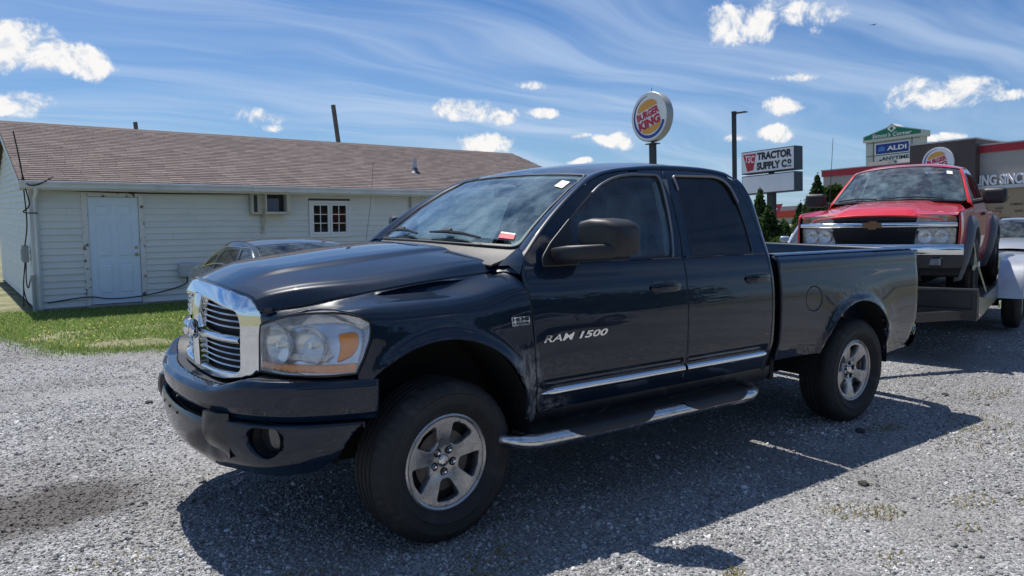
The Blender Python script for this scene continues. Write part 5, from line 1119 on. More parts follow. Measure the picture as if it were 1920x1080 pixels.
for sg in (1, -1):
    c = valance(np.array([sg * FOGC]), np.array([.46]))[0]; n_ = Vector(bump_pt(np.array([sg * FOGC]), .1, np.array([c[2]]))[0] - bump_pt(np.array([sg * FOGC]), 0., np.array([c[2]]))[0]).normalized(); n_ = (n_ + Vector((-.5, 0, 0))).normalized()
    Mq = Matrix.Translation(Vector(c) - n_ * .03) @ n_.to_track_quat('Z', 'Y').to_matrix().to_4x4()
    MB().lathe([(.078, .010), (.076, -.02), (.062, -.05)], 28, Mq).build('fog_lamp_well', BLACKP, bmp)
    MB().lathe([(.066, -.045), (.062, -.03), (.035, -.024), (0, -.022)], 28, Mq).build('fog_lamp', mat('fog_glass', (.02, .022, .025), .05, 0, coat=1, spec=.8), bmp)
    # overriders
    rows_ = []
    for v_ in np.linspace(0, 1, 8):
        z = .685 - .215 * v_; e = .016 * math.sin(PI * min(1, max(.0, v_ * 1.15 + .05))) + .018 - .075 * v_ ** 3
        rows_.append([tuple(bump_pt(np.array([sg * s]), o, np.array([z]))[0]) for s, o in ((.452, -.04), (.455, e * .8), (.470, e + .006), (.52, e + .004), (.56, e * .6), (.60, -.01))])
    MB().grid(rows_).add(*(lambda r: ([*r], [tuple(range(len(r)))]))(rows_[0])).build('overrider', VAL, bmp, sharp=50)
lip = MB(); lip.grid([[tuple(bump_pt(np.array([s]), o, np.array([z]))[0]) for s in np.linspace(-.46, .46, 24)] for o, z in ((-.10, .652), (-.10, .618), (-.02, .612), (.006, .602))]); lip.build('intake', BLACKP, bmp)
MB().box2((-.84, -.6, .50), (-.55, .6, .64)).build('bumper_core', DARK, bmp)
# licence-plate screw holes
for y in (-.14, .0, .14): MB().lathe([(0, .002), (.009, .002), (.009, -.004)], 10, Matrix.Translation((float(valance(np.array([-y]), np.array([.38]))[0, 0]), y, .615 - .02 * abs(y))) @ Matrix.Rotation(-PI / 2, 4, 'Y')).build('screw_hole', DARK, bmp)

# --- wheels
make_wheel(ram, 'wheel', (0, -.858, .392), phase=93, side=-1, steer=math.radians(4))
make_wheel(ram, 'wheel', (3.569, -.858, .392), phase=-95, side=-1)
make_wheel(ram, 'wheel', (0, .858, .392), phase=20, side=1, steer=math.radians(4))
make_wheel(ram, 'wheel', (3.569, .858, .392), phase=50, side=1)
# --- side steps
for sgn in (1, -1):
    st = empty('side_step'); st.parent = ram
    path = cat([(.30, sgn * -.86, .46), (.33, sgn * -.98, .45), (.42, sgn * -1.065, .445), (.60, sgn * -1.085, .442), (1.3, sgn * -1.085, .440), (2.0, sgn * -1.085, .438), (2.16, sgn * -1.075, .438), (2.26, sgn * -1.0, .440), (2.29, sgn * -.86, .45)], 8)
    MB().tube(path, .037, 14).build('step_bar', CHROME_DULL, st)
    for x0, x1 in ((.64, 1.26), (1.52, 2.08)):
        rows_ = []
        for x in np.linspace(x0, x1, 20):
            e = min(1, (x - x0) / .10, (x1 - x) / .10); e = max(.02, math.sin(e * PI / 2))
            rows_.append([(x, sgn * (-1.085 - .041 * math.cos(t_) * 1.0), .440 + .041 * math.sin(t_)) for t_ in np.linspace(-.15 * e + (1 - e) * .9, PI * .95 - (1 - e) * .6, 9)])
        MB().grid(rows_).build('step_pad', BLACKP, st)
    MB().box2((.46, sgn * -1.062, .450), (2.17, sgn * -.945, .474)).build('step_board', BLACKP, st, bevel=.01)
    for x in (.7, 1.4, 2.05): MB().tube([(x, sgn * -1.07, .44), (x, sgn * -.80, .46)], .015, 6).build('step_bracket', DARK, st)

# ------------------------------------------------------------------ small red pickup strapped on a car trailer
TH = math.radians(17.0); CR = Vector((7.08, .624, 0)); ROLL = math.radians(-1.5)
def hauled(name, z, **kw):
    o = empty(name, (CR.x, CR.y, z), rz=TH, **kw); o.rotation_euler = (ROLL, 0, TH); return o
RED = paint_mat('red_paint', (.62, .022, .026), .1, dust=.08, dustcol=(.60, .30, .27))
FLARE = mat('flare_plastic', (.085, .095, .11), .5, var=.2, vscale=7)
DZ = .545
col = hauled('red_pickup_truck', DZ, label='small red pickup truck with black flares strapped on the car trailer', cat='pickup truck')
col.scale = (1, 1, 1.04)
# local frame: nose towards -x, front axle at x = 0, its left side (photo right) at -y; z from the deck
cW = pch([(.28, .74), (.45, .80), (.60, .83), (.75, .845), (.90, .842), (1.0, .828), (1.08, .80), (1.14, .775), (1.3, .71), (1.5, .625), (1.58, .58)])
def cside(x, z): x = np.asarray(x, float); z = np.asarray(z, float); return np.stack([x, -(cW(z) - .02 * np.clip((-.35 - x) / .45, 0, 1) ** 2), z], -1)
CA = [(0, .40, .445), (2.83, .40, .445)]
def carc(A, a0, a1, n=20): return arc_pts(A, a0, a1, n)
# fenders
cf = [(.50, .32)] + [(.50, .99)] + [(.46, 1.035), (.2, 1.035), (-.3, 1.01), (-.66, .985), (-.74, .97), (-.76, .62), (-.74, .45), (-.60, .42)] + carc(CA[0], 176, 12, 24) + [(.455, .32)]
panel('fender', cf, cside, RED, col, step=.05, thick=.02, mirror=True, both=False)
cd = [(.51, .30), (1.52, .30), (1.52, 1.07), (1.50, 1.12), (1.43, 1.43), (1.36, 1.51), (1.12, 1.50), (.80, 1.30), (.56, 1.12), (.51, 1.05)]
cwin = rounded([(.68, 1.115), (1.44, 1.125), (1.385, 1.40), (1.33, 1.455), (1.14, 1.45), (.86, 1.285)], [.03, .02, .04, .04, .05, .05], 3)
cdoors = panel('door', cd, cside, RED, col, holes=[cwin], step=.05, thick=.02, mirror=True)
ce = [(1.53, .30), (2.36, .30)] + [(2.36, .60)] + [(2.02, 1.04), (1.99, 1.10), (1.92, 1.40), (1.84, 1.50), (1.70, 1.53), (1.375, 1.52), (1.44, 1.43), (1.51, 1.12), (1.53, 1.07)]
ce = [(1.53, .30), (2.02, .30), (2.02, 1.02), (1.985, 1.10), (1.915, 1.40), (1.84, 1.50), (1.70, 1.525), (1.372, 1.515), (1.44, 1.43), (1.51, 1.12), (1.53, 1.07)]
cew = rounded([(1.56, 1.125), (1.93, 1.125), (1.87, 1.38), (1.80, 1.445), (1.47, 1.45), (1.50, 1.37)], [.02, .03, .04, .04, .02, .03], 3)
cext = panel('rear_half_door', ce, cside, RED, col, holes=[cew], step=.05, thick=.02, mirror=True)
cbp = [(2.04, .34)] + carc(CA[1], 178, 4, 22) + [(3.30, .42), (3.92, .45), (3.95, .70), (3.95, .99), (2.04, .99)]
panel('bed_side', cbp, cside, RED, col, step=.06, thick=.02, mirror=True)
for win, drs, tint in ((cwin, cdoors, SIDEGLASS), (cew, cext, TINTGLASS)):
    for sgn, d_ in zip((1, -1), drs):
        panel('door_glass', win, lambda x, z: (cside(x, z) + np.array([0, .014, 0])) * np.array([1, sgn, 1]), tint, d_, step=.15, thick=.003, dip=0, rim=0, both=False)
        wl = [tuple((cside(np.array([x]), np.array([z]))[0] + np.array([0, -.002, 0])) * np.array([1, sgn, 1])) for x, z in resample(win, .05)]; MB().tube(wl + wl[:1], .008, 6, caps=False).build('window_seal', BLACKP, d_)
        if win is cwin: MB().box((1.40, sgn * -.845, .965), (.17, .04, .035)).build('door_handle', BLACKP, d_, bevel=.01)
# hood: (a across, b back)
hzf = pch([(0, .965), (.08, .995), (.3, 1.035), (.7, 1.085), (1, 1.112)])
def chood(a, b):
    a = np.asarray(a, float); b = np.asarray(b, float); A = np.abs(a); x0 = -.845 + .10 * A ** 2.2; x1 = .27 + .16 * A ** 2; yw = .70 + .05 * b
    ctr = smooth01(A, .62, .46) * .028 * smooth01(b, -.02, .25) * (1 - .35 * b)
    z = hzf(b) - .055 * A ** 2.6 * (1 - .15 * b) + ctr - .05 * smooth01(A, .93, 1.0)
    return np.stack([x0 + (x1 - x0) * b, a * yw, z], -1)
panel('hood', rounded([(-1, 0), (1, 0), (1, 1), (-1, 1)], .03, 3), chood, RED, col, step=.05, thick=.02, dip=.004, flip=True)
# shoulder strips closing hood to fender
for sgn in (1, -1):
    rows_ = []
    for b in np.linspace(0, 1, 10):
        h = chood(np.array([1.0]), np.array([b]))[0]; zc = .985 + .05 * min(1, b * 1.3); f = cside(np.array([h[0]]), np.array([zc]))[0]
        h[1] = -abs(h[1]); m = (h + f) / 2 + np.array([0, -.012, .012]); rows_.append([tuple(v * np.array([1, sgn, 1])) for v in (h + np.array([0, .01, -.004]), m, f + np.array([0, .004, 0]))])
    MB().grid(rows_).build('fender_top', RED, col, sharp=60)
# windscreen + roof + pillars
def cws(a, b):
    a = np.asarray(a, float); b = np.asarray(b, float); A = np.abs(a); k = A ** 2.2
    ex, ey, ez_ = .48 + (1.08 - .48) * b, .745 + (.60 - .745) * b, 1.105 + (1.500 - 1.105) * b; cx, cz = .34 + (1.0 - .34) * b, 1.125 + (1.555 - 1.125) * b ** .95
    return np.stack([cx + (ex - cx) * k, a * ey, cz + (ez_ - cz) * k], -1)
cwo = rounded([(-1, 0), (1, 0), (1, 1), (-1, 1)], [.08, .08, .06, .06], 4)
cw_ = panel('windscreen', cwo, cws, WSGLASS, col, step=.08, thick=.004, dip=0, rim=0, both=False)
wl = [tuple(q) for q in cws(np.array([q[0] for q in resample(cwo, .1)]), np.array([q[1] for q in resample(cwo, .1)]))]; MB().tube(wl + wl[:1], .010, 6, caps=False).build('windscreen_seal', BLACKP, cw_)
panel('sticker', [(-.86, .80), (-.76, .80), (-.76, .90), (-.86, .90)], lambda a, b: cws(a, b) + np.array([-.004, 0, .003]), mat('pale_sticker', (.78, .82, .76), .6), cw_, step=.1, thick=.001, dip=0, rim=0, both=False)
def croof(x, y):
    x = np.asarray(x, float); y = np.asarray(y, float); yy = np.clip(np.abs(y) / .60, 0, 1); zc = pch([(.98, 1.552), (1.15, 1.588), (1.45, 1.605), (1.75, 1.595), (1.95, 1.545)]); return np.stack([x, y, zc(x) - .07 * yy ** 3], -1)
cro = [(.995, 0), (1.01, -.3), (1.045, -.5), (1.085, -.60), (1.4, -.605), (1.75, -.60), (1.86, -.57), (1.93, -.3), (1.94, 0)]; cro = cro + [(x, -y) for x, y in reversed(cro[1:-1])]
panel('roof', cro, croof, RED, col, step=.06, thick=.02, flip=False)
for sgn in (1, -1):
    Lc = [(.50, 1.04), (.56, 1.12), (.80, 1.30), (.98, 1.42), (1.12, 1.50), (1.38, 1.525), (1.70, 1.53), (1.84, 1.50)]; Ec = [(.47, -.75, 1.10), (.54, -.735, 1.145), (.74, -.69, 1.28), (.92, -.645, 1.40), (1.085, -.60, 1.502), (1.40, -.60, 1.535), (1.72, -.60, 1.528), (1.86, -.57, 1.505)]
    A_ = cat([tuple(cside(np.array([x]), np.array([z]))[0]) for x, z in Lc], 4); B_ = cat(Ec, 4); rows_ = []
    for k in range(5):
        t_ = k / 4; rows_.append([tuple(((1 - t_) ** 2 * np.array(a) + 2 * t_ * (1 - t_) * ((np.array(a) + np.array(b)) / 2 + np.array([-.008, -.012, .012])) + t_ * t_ * np.array(b)) * np.array([1, sgn, 1])) for a, b in zip(A_, B_)])
    MB().grid(rows_).build('pillar', RED, col)
bkx = [[(x, y, z) for y in np.linspace(-w, w, 6)] for x, z, w in ((2.03, .4, .80), (2.02, 1.05, .78), (1.97, 1.12, .75), (1.90, 1.40, .64), (1.86, 1.505, .57))]
MB().grid(bkx).build('cab_back', RED, col, sharp=60)
# front face: grille, lamps, chrome bar
def cfx(y, z): return -.845 + .10 * np.clip(np.abs(y) / .76, 0, 1.1) ** 2.4 + .015 * (1 - np.clip((np.asarray(z, float) - .6) / .35, 0, 1))
def cfr(y, z, off=0.): y = np.asarray(y, float); z = np.asarray(z, float); return np.stack([cfx(y, z) + off, y, z], -1)
frn = panel('front_panel', rounded([(-.80, .60), (.80, .60), (.79, .955), (.60, .965), (-.60, .965), (-.79, .955)], .02, 3), lambda y, z: cfr(y, z, .035), BLACKP, col, step=.08, thick=.02, flip=True)
GM = mat('grille_mesh', (.012, .013, .016), .5, bump=1.0, bscale=55, bdist=.01)
def gpanel(name, poly, m, off, parent, thick=.02): return panel(name, poly, lambda y, z: cfr(y, z, off), m, parent, step=.06, thick=thick, dip=.003, rim=.006, flip=True)
gpanel('upper_grille', [(-.42, .895), (.42, .895), (.42, .960), (-.42, .960)], GM, .02, frn); gpanel('lower_grille', rounded([(-.38, .655), (.38, .655), (.46, .80), (-.46, .80)], .04, 4), GM, .022, frn)
rg = MB()
for k in range(9):
    z = .672 + k * .0145; w_ = .37 + .06 * k / 8; rg.tube([tuple(cfr(np.array([y]), np.array([z]), .012 + .006 * math.sin(y * 90 + k * PI))[0]) for y in np.linspace(-w_, w_, 60)], .0035, 4)
rg.build('grille_wires', BLACKP, frn)
rows_ = [[tuple(cfr(np.array([y]), np.array([z]), o)[0]) for y in np.linspace(-.795, .795, 30)] for z, o in ((.888, .02), (.884, -.012), (.868, -.022), (.846, -.022), (.832, -.010), (.828, .02))]
MB().grid(rows_).build('chrome_bar', CHROME, frn, sharp=60)
GOLD = mat('bowtie_gold', (.38, .20, .10), .35, .5)
bt = [(-.115, -.030), (-.055, -.030), (-.055, -.048), (.045, -.048), (.045, -.030), (.125, -.030), (.105, .030), (.055, .030), (.055, .048), (-.045, .048), (-.045, .030), (-.125, .030)]
bt = [(x * .78, y * .9) for x, y in bt]
MB().prism(bt, lambda u, v, d: tuple(cfr(np.array([-u]), np.array([.858 + v]), d)[0]), -.038, -.015).build('bowtie_emblem', GOLD, frn); MB().prism([(x * 1.07, y * 1.10) for x, y in bt], lambda u, v, d: tuple(cfr(np.array([-u]), np.array([.858 + v]), d)[0]), -.033, -.012).build('emblem_rim', CHROME, frn)
LAMPIN = mat('lamp_inner', (.42, .43, .44), .28, .8, var=.5, vscale=22)
for sgn in (1, -1):
    hl = empty('headlight'); hl.parent = col
    fa = lambda poly: [(y * -sgn, z) for y, z in poly]
    up_ = rounded([(.415, .888), (.785, .886), (.775, .945), (.66, .960), (.44, .957)], [.01, .01, .03, .04, .01], 3); lw_ = rounded([(.40, .655), (.775, .655), (.780, .822), (.425, .822)], [.015, .02, .015, .015], 3)
    for nm, poly in (('turn_lamp', up_), ('main_lamp', lw_)):
        fl_ = sgn > 0
        panel(nm + '_lens', fa(poly), lambda y, z: cfr(y, z, -.006), LENS, hl, step=.06, thick=.003, dip=.002, flip=True, both=False)
        panel(nm + '_tray', fa(poly), lambda y, z: cfr(y, z, .03), LAMPIN if nm == 'main_lamp' else mat('lamp_inner_dim', (.30, .28, .27), .3, .6, var=.4, vscale=20), hl, step=.06, thick=.004, dip=0, rim=0, flip=True, both=False)
    for yy in (.51, .66): MB().lathe([(.072, -.01), (.06, .012), (.03, .028), (.012, .03)], 22, Matrix.Translation(tuple(cfr(np.array([-sgn * yy]), np.array([.742]), .0)[0])) @ Matrix.Rotation(PI / 2, 4, 'Y')).build('reflector', BOWL, hl)
    panel('amber_corner', fa([(.70, .892), (.772, .892), (.768, .938), (.705, .948)]), lambda y, z: cfr(y, z, .006), mat('amber_dim', (.35, .10, .03), .3), hl, step=.06, thick=.004, flip=True)
# bumper
def cbx(y): return -.915 + .13 * np.clip(np.abs(y) / .84, 0, 1) ** 2.6
ys = np.linspace(-.86, .86, 34)
bmp2 = MB().grid([[(float(cbx(y)) + o, y, z) for y in ys] for z, o in ((.652, .10), (.660, .012), (.640, .0), (.595, -.006), (.555, .006), (.545, .05))]).build('front_bumper', CHROME, col, sharp=50)
MB().grid([[(float(cbx(y)) + o, y * s_, z) for y in ys] for z, o, s_ in ((.548, .012, 1), (.48, .015, 1), (.42, .025, .985), (.405, .045, .97), (.345, .06, .955), (.32, .12, .94))]).build('valance', GREYP, bmp2, sharp=40)
for sgn in (1, -1):
    MB().box((float(cbx(.60)) + .010, sgn * -.595, .480), (.02, .15, .068), rz=sgn * -.25).build('fog_lamp', LAMPIN, bmp2, bevel=.008); MB().box((float(cbx(.60)) + .014, sgn * -.595, .480), (.02, .185, .095), rz=sgn * -.25).build('fog_bezel', BLACKP, bmp2, bevel=.008)
MB().tube([(-.86, -.48, .36), (-.92, -.48, .33), (-.90, -.48, .29)], .012, 6).build('tow_hook', BLACKP, bmp2)
# flares and wheels
for A in CA:
    for sgn in (1, -1):
        rows_ = []
        for a in np.linspace(-14, 194, 30):
            c, s_ = math.cos(math.radians(a)), math.sin(math.radians(a)); row = []
            for rr, out in ((A[2] + .105, .0), (A[2] + .09, .035), (A[2] + .045, .065), (A[2] + .005, .072), (A[2] - .02, .065), (A[2] - .02, .01)):
                x, z = A[0] + rr * c, A[1] + rr * s_; row.append((x, sgn * (float(cside(np.array([A[0]]), np.array([min(max(z, .3), 1.0)]))[0, 1]) - out), z))
            rows_.append(row)
        MB().grid(rows_).build('wheel_flare', FLARE, col, sharp=50)
        pr = carc((A[0], A[1], A[2] + .005), 185, -5, 20); wl = MB(); wl.grid([[(x, sgn * y, z) for x, z in pr] for y in (-.84, -.5)]); wl.add([(x, sgn * -.5, z) for x, z in pr], [tuple(range(len(pr)))]); wl.build('wheel_well', DARK, col, sharp=None)
        make_wheel(col, 'wheel', (A[0], sgn * -.775, .37), R=.37, width=.25, rim_r=.205, phase=30 + 40 * A[0], side=-sgn, lug=False)
MB().box2((-.6, -.5, .25), (3.7, .5, .45)).box2((.48, -.80, .28), (2.0, .80, .40)).box2((-.62, -.60, .45), (.5, .60, .93)).build('chassis', DARK, col)
MB().box2((2.06, -.70, .55), (3.9, .70, .60)).build('bed_floor', DARK, col); MB().box2((3.88, -.74, .5), (3.95, .74, .98)).build('tailgate', RED, col, bevel=.02)
for sgn in (1, -1):
    mr = empty('side_mirror'); mr.parent = col
    MB().tube([(.66, sgn * -.79, 1.10), (.66, sgn * -.90, 1.12)], .03, 8).build('mirror_arm', BLACKP, mr); MB().box((.67, sgn * -1.01, 1.165), (.13, .25, .175), rz=sgn * -.12).build('mirror_head', BLACKP, mr, bevel=.045, seg=4)
ys = np.linspace(-.7, .7, 10)
MB().grid([[(.36 + .13 * (abs(y) / .72) ** 2, y, 1.10) for y in ys], [(.72, y, 1.07) for y in ys], [(.76, y, .9) for y in ys]]).build('dashboard', DASH, col)
for y in (-.36, .36):
    s = empty('seat', (1.18, y, -.20)); s.parent = col; MB().box((0, 0, .85), (.5, .48, .15)).build('seat_cushion', SEATM, s, bevel=.04); MB().box((.25, 0, 1.18), (.13, .46, .58), ry=.2).build('seat_back', SEATM, s, bevel=.05); MB().box((.34, 0, 1.54), (.09, .25, .16), ry=.15).build('headrest', SEATM, s, bevel=.03)
for (y0, y1, yp) in ((-.50, .08, -.10), (.20, .66, .52)): 
    wp_ = empty('wiper'); wp_.parent = col; q = lambda a, b: Vector(cws(np.array([a / .72]), np.array([b]))[0] + np.array([-.015, 0, .018]))
    MB().tube([q(y0, .03), q((y0 + y1) / 2, .065), q(y1, .04)], .008, 5).build('wiper_blade', BLACKP, wp_); MB().tube([q(yp, -.04), q((y0 + y1) / 2, .07)], [.012, .007], 5).build('wiper_arm', BLACKP, wp_)
MB().tube([(.30, .74, 1.02), (.34, .74, 1.45), (.42, .745, 1.92)], [.006, .004, .003], 5).build('antenna', BLACKP, col)
# --- trailer
tr = hauled('car_trailer', 0, label='black steel car hauler trailer with grey fender carrying the red pickup', cat='trailer'); tr.rotation_euler = (ROLL, 0, TH)
TBL = mat('trailer_black', (.018, .019, .022), .38, var=.3, vscale=6, coat=.3, coat_r=.2, dirt=((.07, .065, .06), 5, .55, .8))
DECKM = mat('deck_wood', (.085, .075, .065), .85, var=.35, vscale=5)
f = MB(); X0, X1, YW = -.98, 4.9, 1.035
for sgn in (1, -1):
    MB().box2((X0, sgn * YW - .035 * sgn, .465), (X1, sgn * YW, .64)).build('side_rail', TBL, tr, bevel=.006)
MB().box2((X0 - .05, -YW + .002, .465), (X0 + .0, YW - .002, .58)).build('front_beam', TBL, tr, bevel=.006)
MB().box2((X0 - .02, -YW + .01, .585), (X0 + .03, YW - .01, .775)).build('front_board', TBL, tr, bevel=.004)
MB().tube([(X0 - .03, -YW, .775), (X0 - .03, YW, .775)], .018, 8).build('front_rail', TBL, tr)
MB().box2((X0 - .04, -YW, .46), (X0 + .03, -YW + .05, .78)).build('front_post', TBL, tr, bevel=.004); MB().box2((X0 - .04, YW - .05, .46), (X0 + .03, YW, .78)).build('front_post', TBL, tr, bevel=.004)
MB().add([(X0 + .03, -YW - .005, .47), (X0 + .03, -YW - .005, .77), (X0 + .09, -YW - .005, .70), (X0 + .75, -YW - .005, .625), (X0 + .75, -YW - .005, .47)] + [(x, -YW + .01, z) for x, z in ((X0 + .03, .47), (X0 + .03, .77), (X0 + .09, .70), (X0 + .75, .625), (X0 + .75, .47))], [(0, 1, 2, 3, 4), (9, 8, 7, 6, 5), (0, 5, 6, 1), (1, 6, 7, 2), (2, 7, 8, 3), (3, 8, 9, 4)]).build('gusset_plate', TBL, tr)
MB().box2((X0 + .02, -YW - .012, .50), (X0 + .10, -YW - .004, .535)).build('marker_light', mat('orange_marker', (.55, .12, .03), .3, coat=1), tr)
for k in range(11): MB().box2((X0 + .04, -.97 + k * .178, .505), (X1, -.97 + k * .178 + .17, .545)).build('deck_plank', DECKM, tr)
for sgn in (1, -1): MB().add([(X0, sgn * .95, .47), (X0, sgn * .80, .47), (X0 - 1.25, sgn * .05, .47), (X0 - 1.25, sgn * -.03, .47), (X0, sgn * .95, .56), (X0, sgn * .80, .56), (X0 - 1.25, sgn * .05, .56), (X0 - 1.25, sgn * -.03, .56)], [(0, 1, 2, 3), (4, 7, 6, 5), (0, 4, 5, 1), (1, 5, 6, 2), (2, 6, 7, 3), (3, 7, 4, 0)]).build('tongue', TBL, tr)
FEND = mat('fender_alu', (.50, .52, .55), .32, .55, var=.1, vscale=8, dirt=((.35, .34, .33), 6, .55, .85))
for sgn in (1, -1):
    fpts = [(1.50, .47), (1.54, .70), (1.72, .91), (2.05, .955), (3.25, .955), (3.60, .91), (3.78, .70), (3.80, .47)]; fp = rounded(fpts, [0, .1, .12, .05, .05, .12, .1, 0], 4)
    MB().grid([[(x, sgn * -y, z) for x, z in fp] for y in (YW - .01, YW + .26)]).build('fender', FEND, tr, sharp=30)
    MB().prism(rounded([(1.50, .47), (1.54, .70), (1.72, .91), (2.05, .955), (3.25, .955), (3.60, .91), (3.78, .70), (3.80, .47), (3.60, .47), (3.5, .66), (1.8, .66), (1.68, .47)], [0, .1, .12, .05, .05, .12, .1, 0, 0, .1, .1, 0], 4), lambda u, v, d: (u, -sgn * d, v), YW + .255, YW + .27).build('fender_skirt', FEND, tr, sharp=40)
    for x in (2.25, 3.02): make_wheel(tr, 'wheel', (x, sgn * -(YW + .12), .335), R=.335, width=.20, rim_r=.19, phase=20, side=-sgn, lug=False, spokes=6)
for x in (2.25, 3.02): MB().tube([(x, -1.0, .335), (x, 1.0, .335)], .04, 8).build('axle', DARK, tr)
MB().lathe([(.045, 0), (.05, .015), (.03, .03), (0, .032)], 16, Matrix.Translation((1.92, -YW - .275, .58)) @ Matrix.Rotation(PI / 2, 4, 'X')).build('fender_bolt', BLACKP, tr)
# ratchet strap over the front wheel
STRAP = mat('strap_web', (.34, .36, .22), .8, var=.15, vscale=12)
stp = hauled('ratchet_strap', 0, label='yellowish ratchet strap tying the red pickup front wheel to the trailer', cat='strap')
def band(pts, w):
    pts = [Vector(q) for q in pts]; m_ = MB(); rows_ = []
    for i, q in enumerate(pts): rows_.append([q + Vector((0, -w / 2, 0)), q + Vector((0, w / 2, 0))])
    return m_.grid(rows_)
o = MB()
wx, wz = 0, .37 + DZ; wy = -.90
def ribbon(a, b, w, n=(0, -1, 0)):
    a, b = Vector(a), Vector(b); d = (b - a).normalized(); s_ = d.cross(Vector(n)).normalized() * w / 2; return [a - s_, a + s_, b + s_, b - s_]
def strap_piece(a, b, w=.055, n=(0, -1, 0), name='webbing'):
    q = ribbon(a, b, w, n); MB().add(q + [v + Vector(n) * .004 for v in q], [(0, 1, 2, 3), (7, 6, 5, 4), (0, 4, 5, 1), (1, 5, 6, 2), (2, 6, 7, 3), (3, 7, 4, 0)]).build(name, STRAP, stp)
strap_piece((-.34, -.915, 1.26), (-.05, -.93, .985)); strap_piece((-.42, -.92, .955), (-.03, -.93, .985)); strap_piece((-.03, -.935, .985), (.42, -1.0, .60)); MB().box((-.03, -.94, .985), (.09, .03, .06)).build('ratchet', CHROME_DULL, stp, bevel=.006)
MB().tube([(-.42, -.93, .94), (-.42, -.93, .62)], .02, 6).build('strap_tail', BLACKP, stp)

# ------------------------------------------------------------------ sedans
def sedan(name, paint, loc, rz, label, L=4.7, Wd=.89, H=1.43, glass=None, group=None, catg='car', seed=0):
    """four-door saloon, nose towards -x, wheels at z=0"""
    s = empty(name, loc, rz=rz, label=label, cat=catg, group=group); gm = glass or CARGLASS
    FO, WB = .92, 2.72; x0, x1 = -FO, L - FO
    belt = pch([(x0, .66), (x0 + .25, .76), (.35, .90), (1.0, .95), (2.4, .98), (x1 - .6, 1.0), (x1 - .08, .97), (x1, .90)])
    wpl = pch([(x0, .62), (x0 + .10, .74), (x0 + .45, .86), (.4, .885), (2.6, .89), (x1 - .45, .86), (x1 - .10, .76), (x1, .66)])
    prof = pch([(0, .93), (.12, .96), (.35, 1.0), (.6, 1.0), (.85, .975), (1.0, .93)])
    def bs(x, v): x = np.asarray(x, float); v = np.asarray(v, float); z = .20 + (belt(x) - .20) * v; fl = sum(.018 * np.exp(-((np.hypot(x - c, z - .33) - .36) / .06) ** 2) for c in (0, WB)); return np.stack([x, -(wpl(x) * prof(v) * Wd / .89 + fl), z], -1)
    def vv(x, z): return (z - .20) / (float(belt(x)) - .20)
    ol = [(x0 + .01, .05), (-.42, .0)] + [(x, vv(x, z)) for x, z in arc_pts((0, .33, .36), 195, -15, 16)] + [(.45, .0), (WB - .45, .0)] + [(x, vv(x, z)) for x, z in arc_pts((WB, .33, .36), 195, -15, 16)] + [(WB + .45, .02), (x1 - .01, .12), (x1 - .01, 1.0)] + [(x, 1.0) for x in np.linspace(x1 - .05, x0 + .05, 30)] + [(x0 + .01, 1.0)]
    panel('body_side', ol, bs, paint, s, step=.09, thick=.02, mirror=True, rim=.01)
    def deck(name, xa, xb, crown, n=14):
        rows_ = []
        for x in np.linspace(xa, xb, n): w = -float(bs(np.array([x]), np.array([1.0]))[0, 1]); z = float(belt(x)); rows_.append([(x, w * a, z + crown * (1 - abs(a) ** 2.2)) for a in np.linspace(-1, 1, 13)])
        return MB().grid(rows_).build(name, paint, s)
    deck('hood', x0 + .02, .62, .055); deck('trunk_lid', x1 - .85, x1 - .02, .035)
    gh = dict(a0=.42, a1=1.22, r0=2.25, r1=3.15)                      # screen base/top, roof end, rear-glass base
    zr = pch([(gh['a0'], .93), (.8, 1.20), (gh['a1'], 1.385), (1.7, H), (2.1, H - .015), (gh['r0'] + .15, 1.34), (2.8, 1.15), (gh['r1'], 1.0)])
    def cab(x, v): x = np.asarray(x, float); v = np.asarray(v, float); zb = belt(np.clip(x, gh['a0'], gh['r1'])) - .01; zt = zr(x); wb = wpl(x) * .93 * Wd / .89 - .02; z = zb + (zt - zb) * v; w = wb - (z - zb) * .42 - .03 * np.clip((v - .8) / .2, 0, 1) ** 2; return np.stack([x, -w, z], -1)
    # pillars + roof as one shell with window openings
    so = [(gh['a0'], .0), (gh['r1'], .0)] + [(x, 1.0) for x in np.linspace(gh['r1'] - .02, gh['a0'] + .02, 26)]
    def vq(x, z): zb = float(belt(x)) - .01; return (z - zb) / (float(zr(x)) - zb)
    w1 = [(.80, 1.00), (1.56, 1.01), (1.56, H - .10), (1.28, 1.33), (1.05, 1.20)]; w2 = [(1.62, 1.01), (2.38, 1.03), (2.36, 1.20), (2.20, H - .13), (1.62, H - .10)]; w3 = [(2.43, 1.035), (2.86, 1.055), (2.60, 1.18), (2.42, 1.24)]
    ws_ = [rounded([(x, vq(x, z)) for x, z in w], .04, 3) for w in (w1, w2, w3)]
    cs = panel('cabin_side', so, cab, paint, s, holes=ws_, step=.08, thick=.02, mirror=True, rim=.008, dip=.001)
    for sgn, c in zip((1, -1), cs):
        for w in ws_: panel('side_window', w, lambda x, v: (cab(x, v) + np.array([0, .012, 0])) * np.array([1, sgn, 1]), gm, c, step=.15, thick=.003, dip=0, rim=0, both=False)
        for w in ws_[:1]:
            allw = rounded([(.76, vq(.76, .98)), (2.92, vq(2.92, 1.035)), (2.66, vq(2.66, 1.19)), (2.24, vq(2.24, H - .10)), (1.62, vq(1.62, H - .075)), (1.26, vq(1.26, 1.355)), (1.0, vq(1.0, 1.22))], .05, 3)
            pth = [tuple((cab(np.array([x]), np.array([v]))[0] + np.array([0, -.004, 0])) * np.array([1, sgn, 1])) for x, v in resample(allw, .08)]; MB().tube(pth + pth[:1], .008, 5, caps=False).build('window_trim', CHROME_DULL, c)
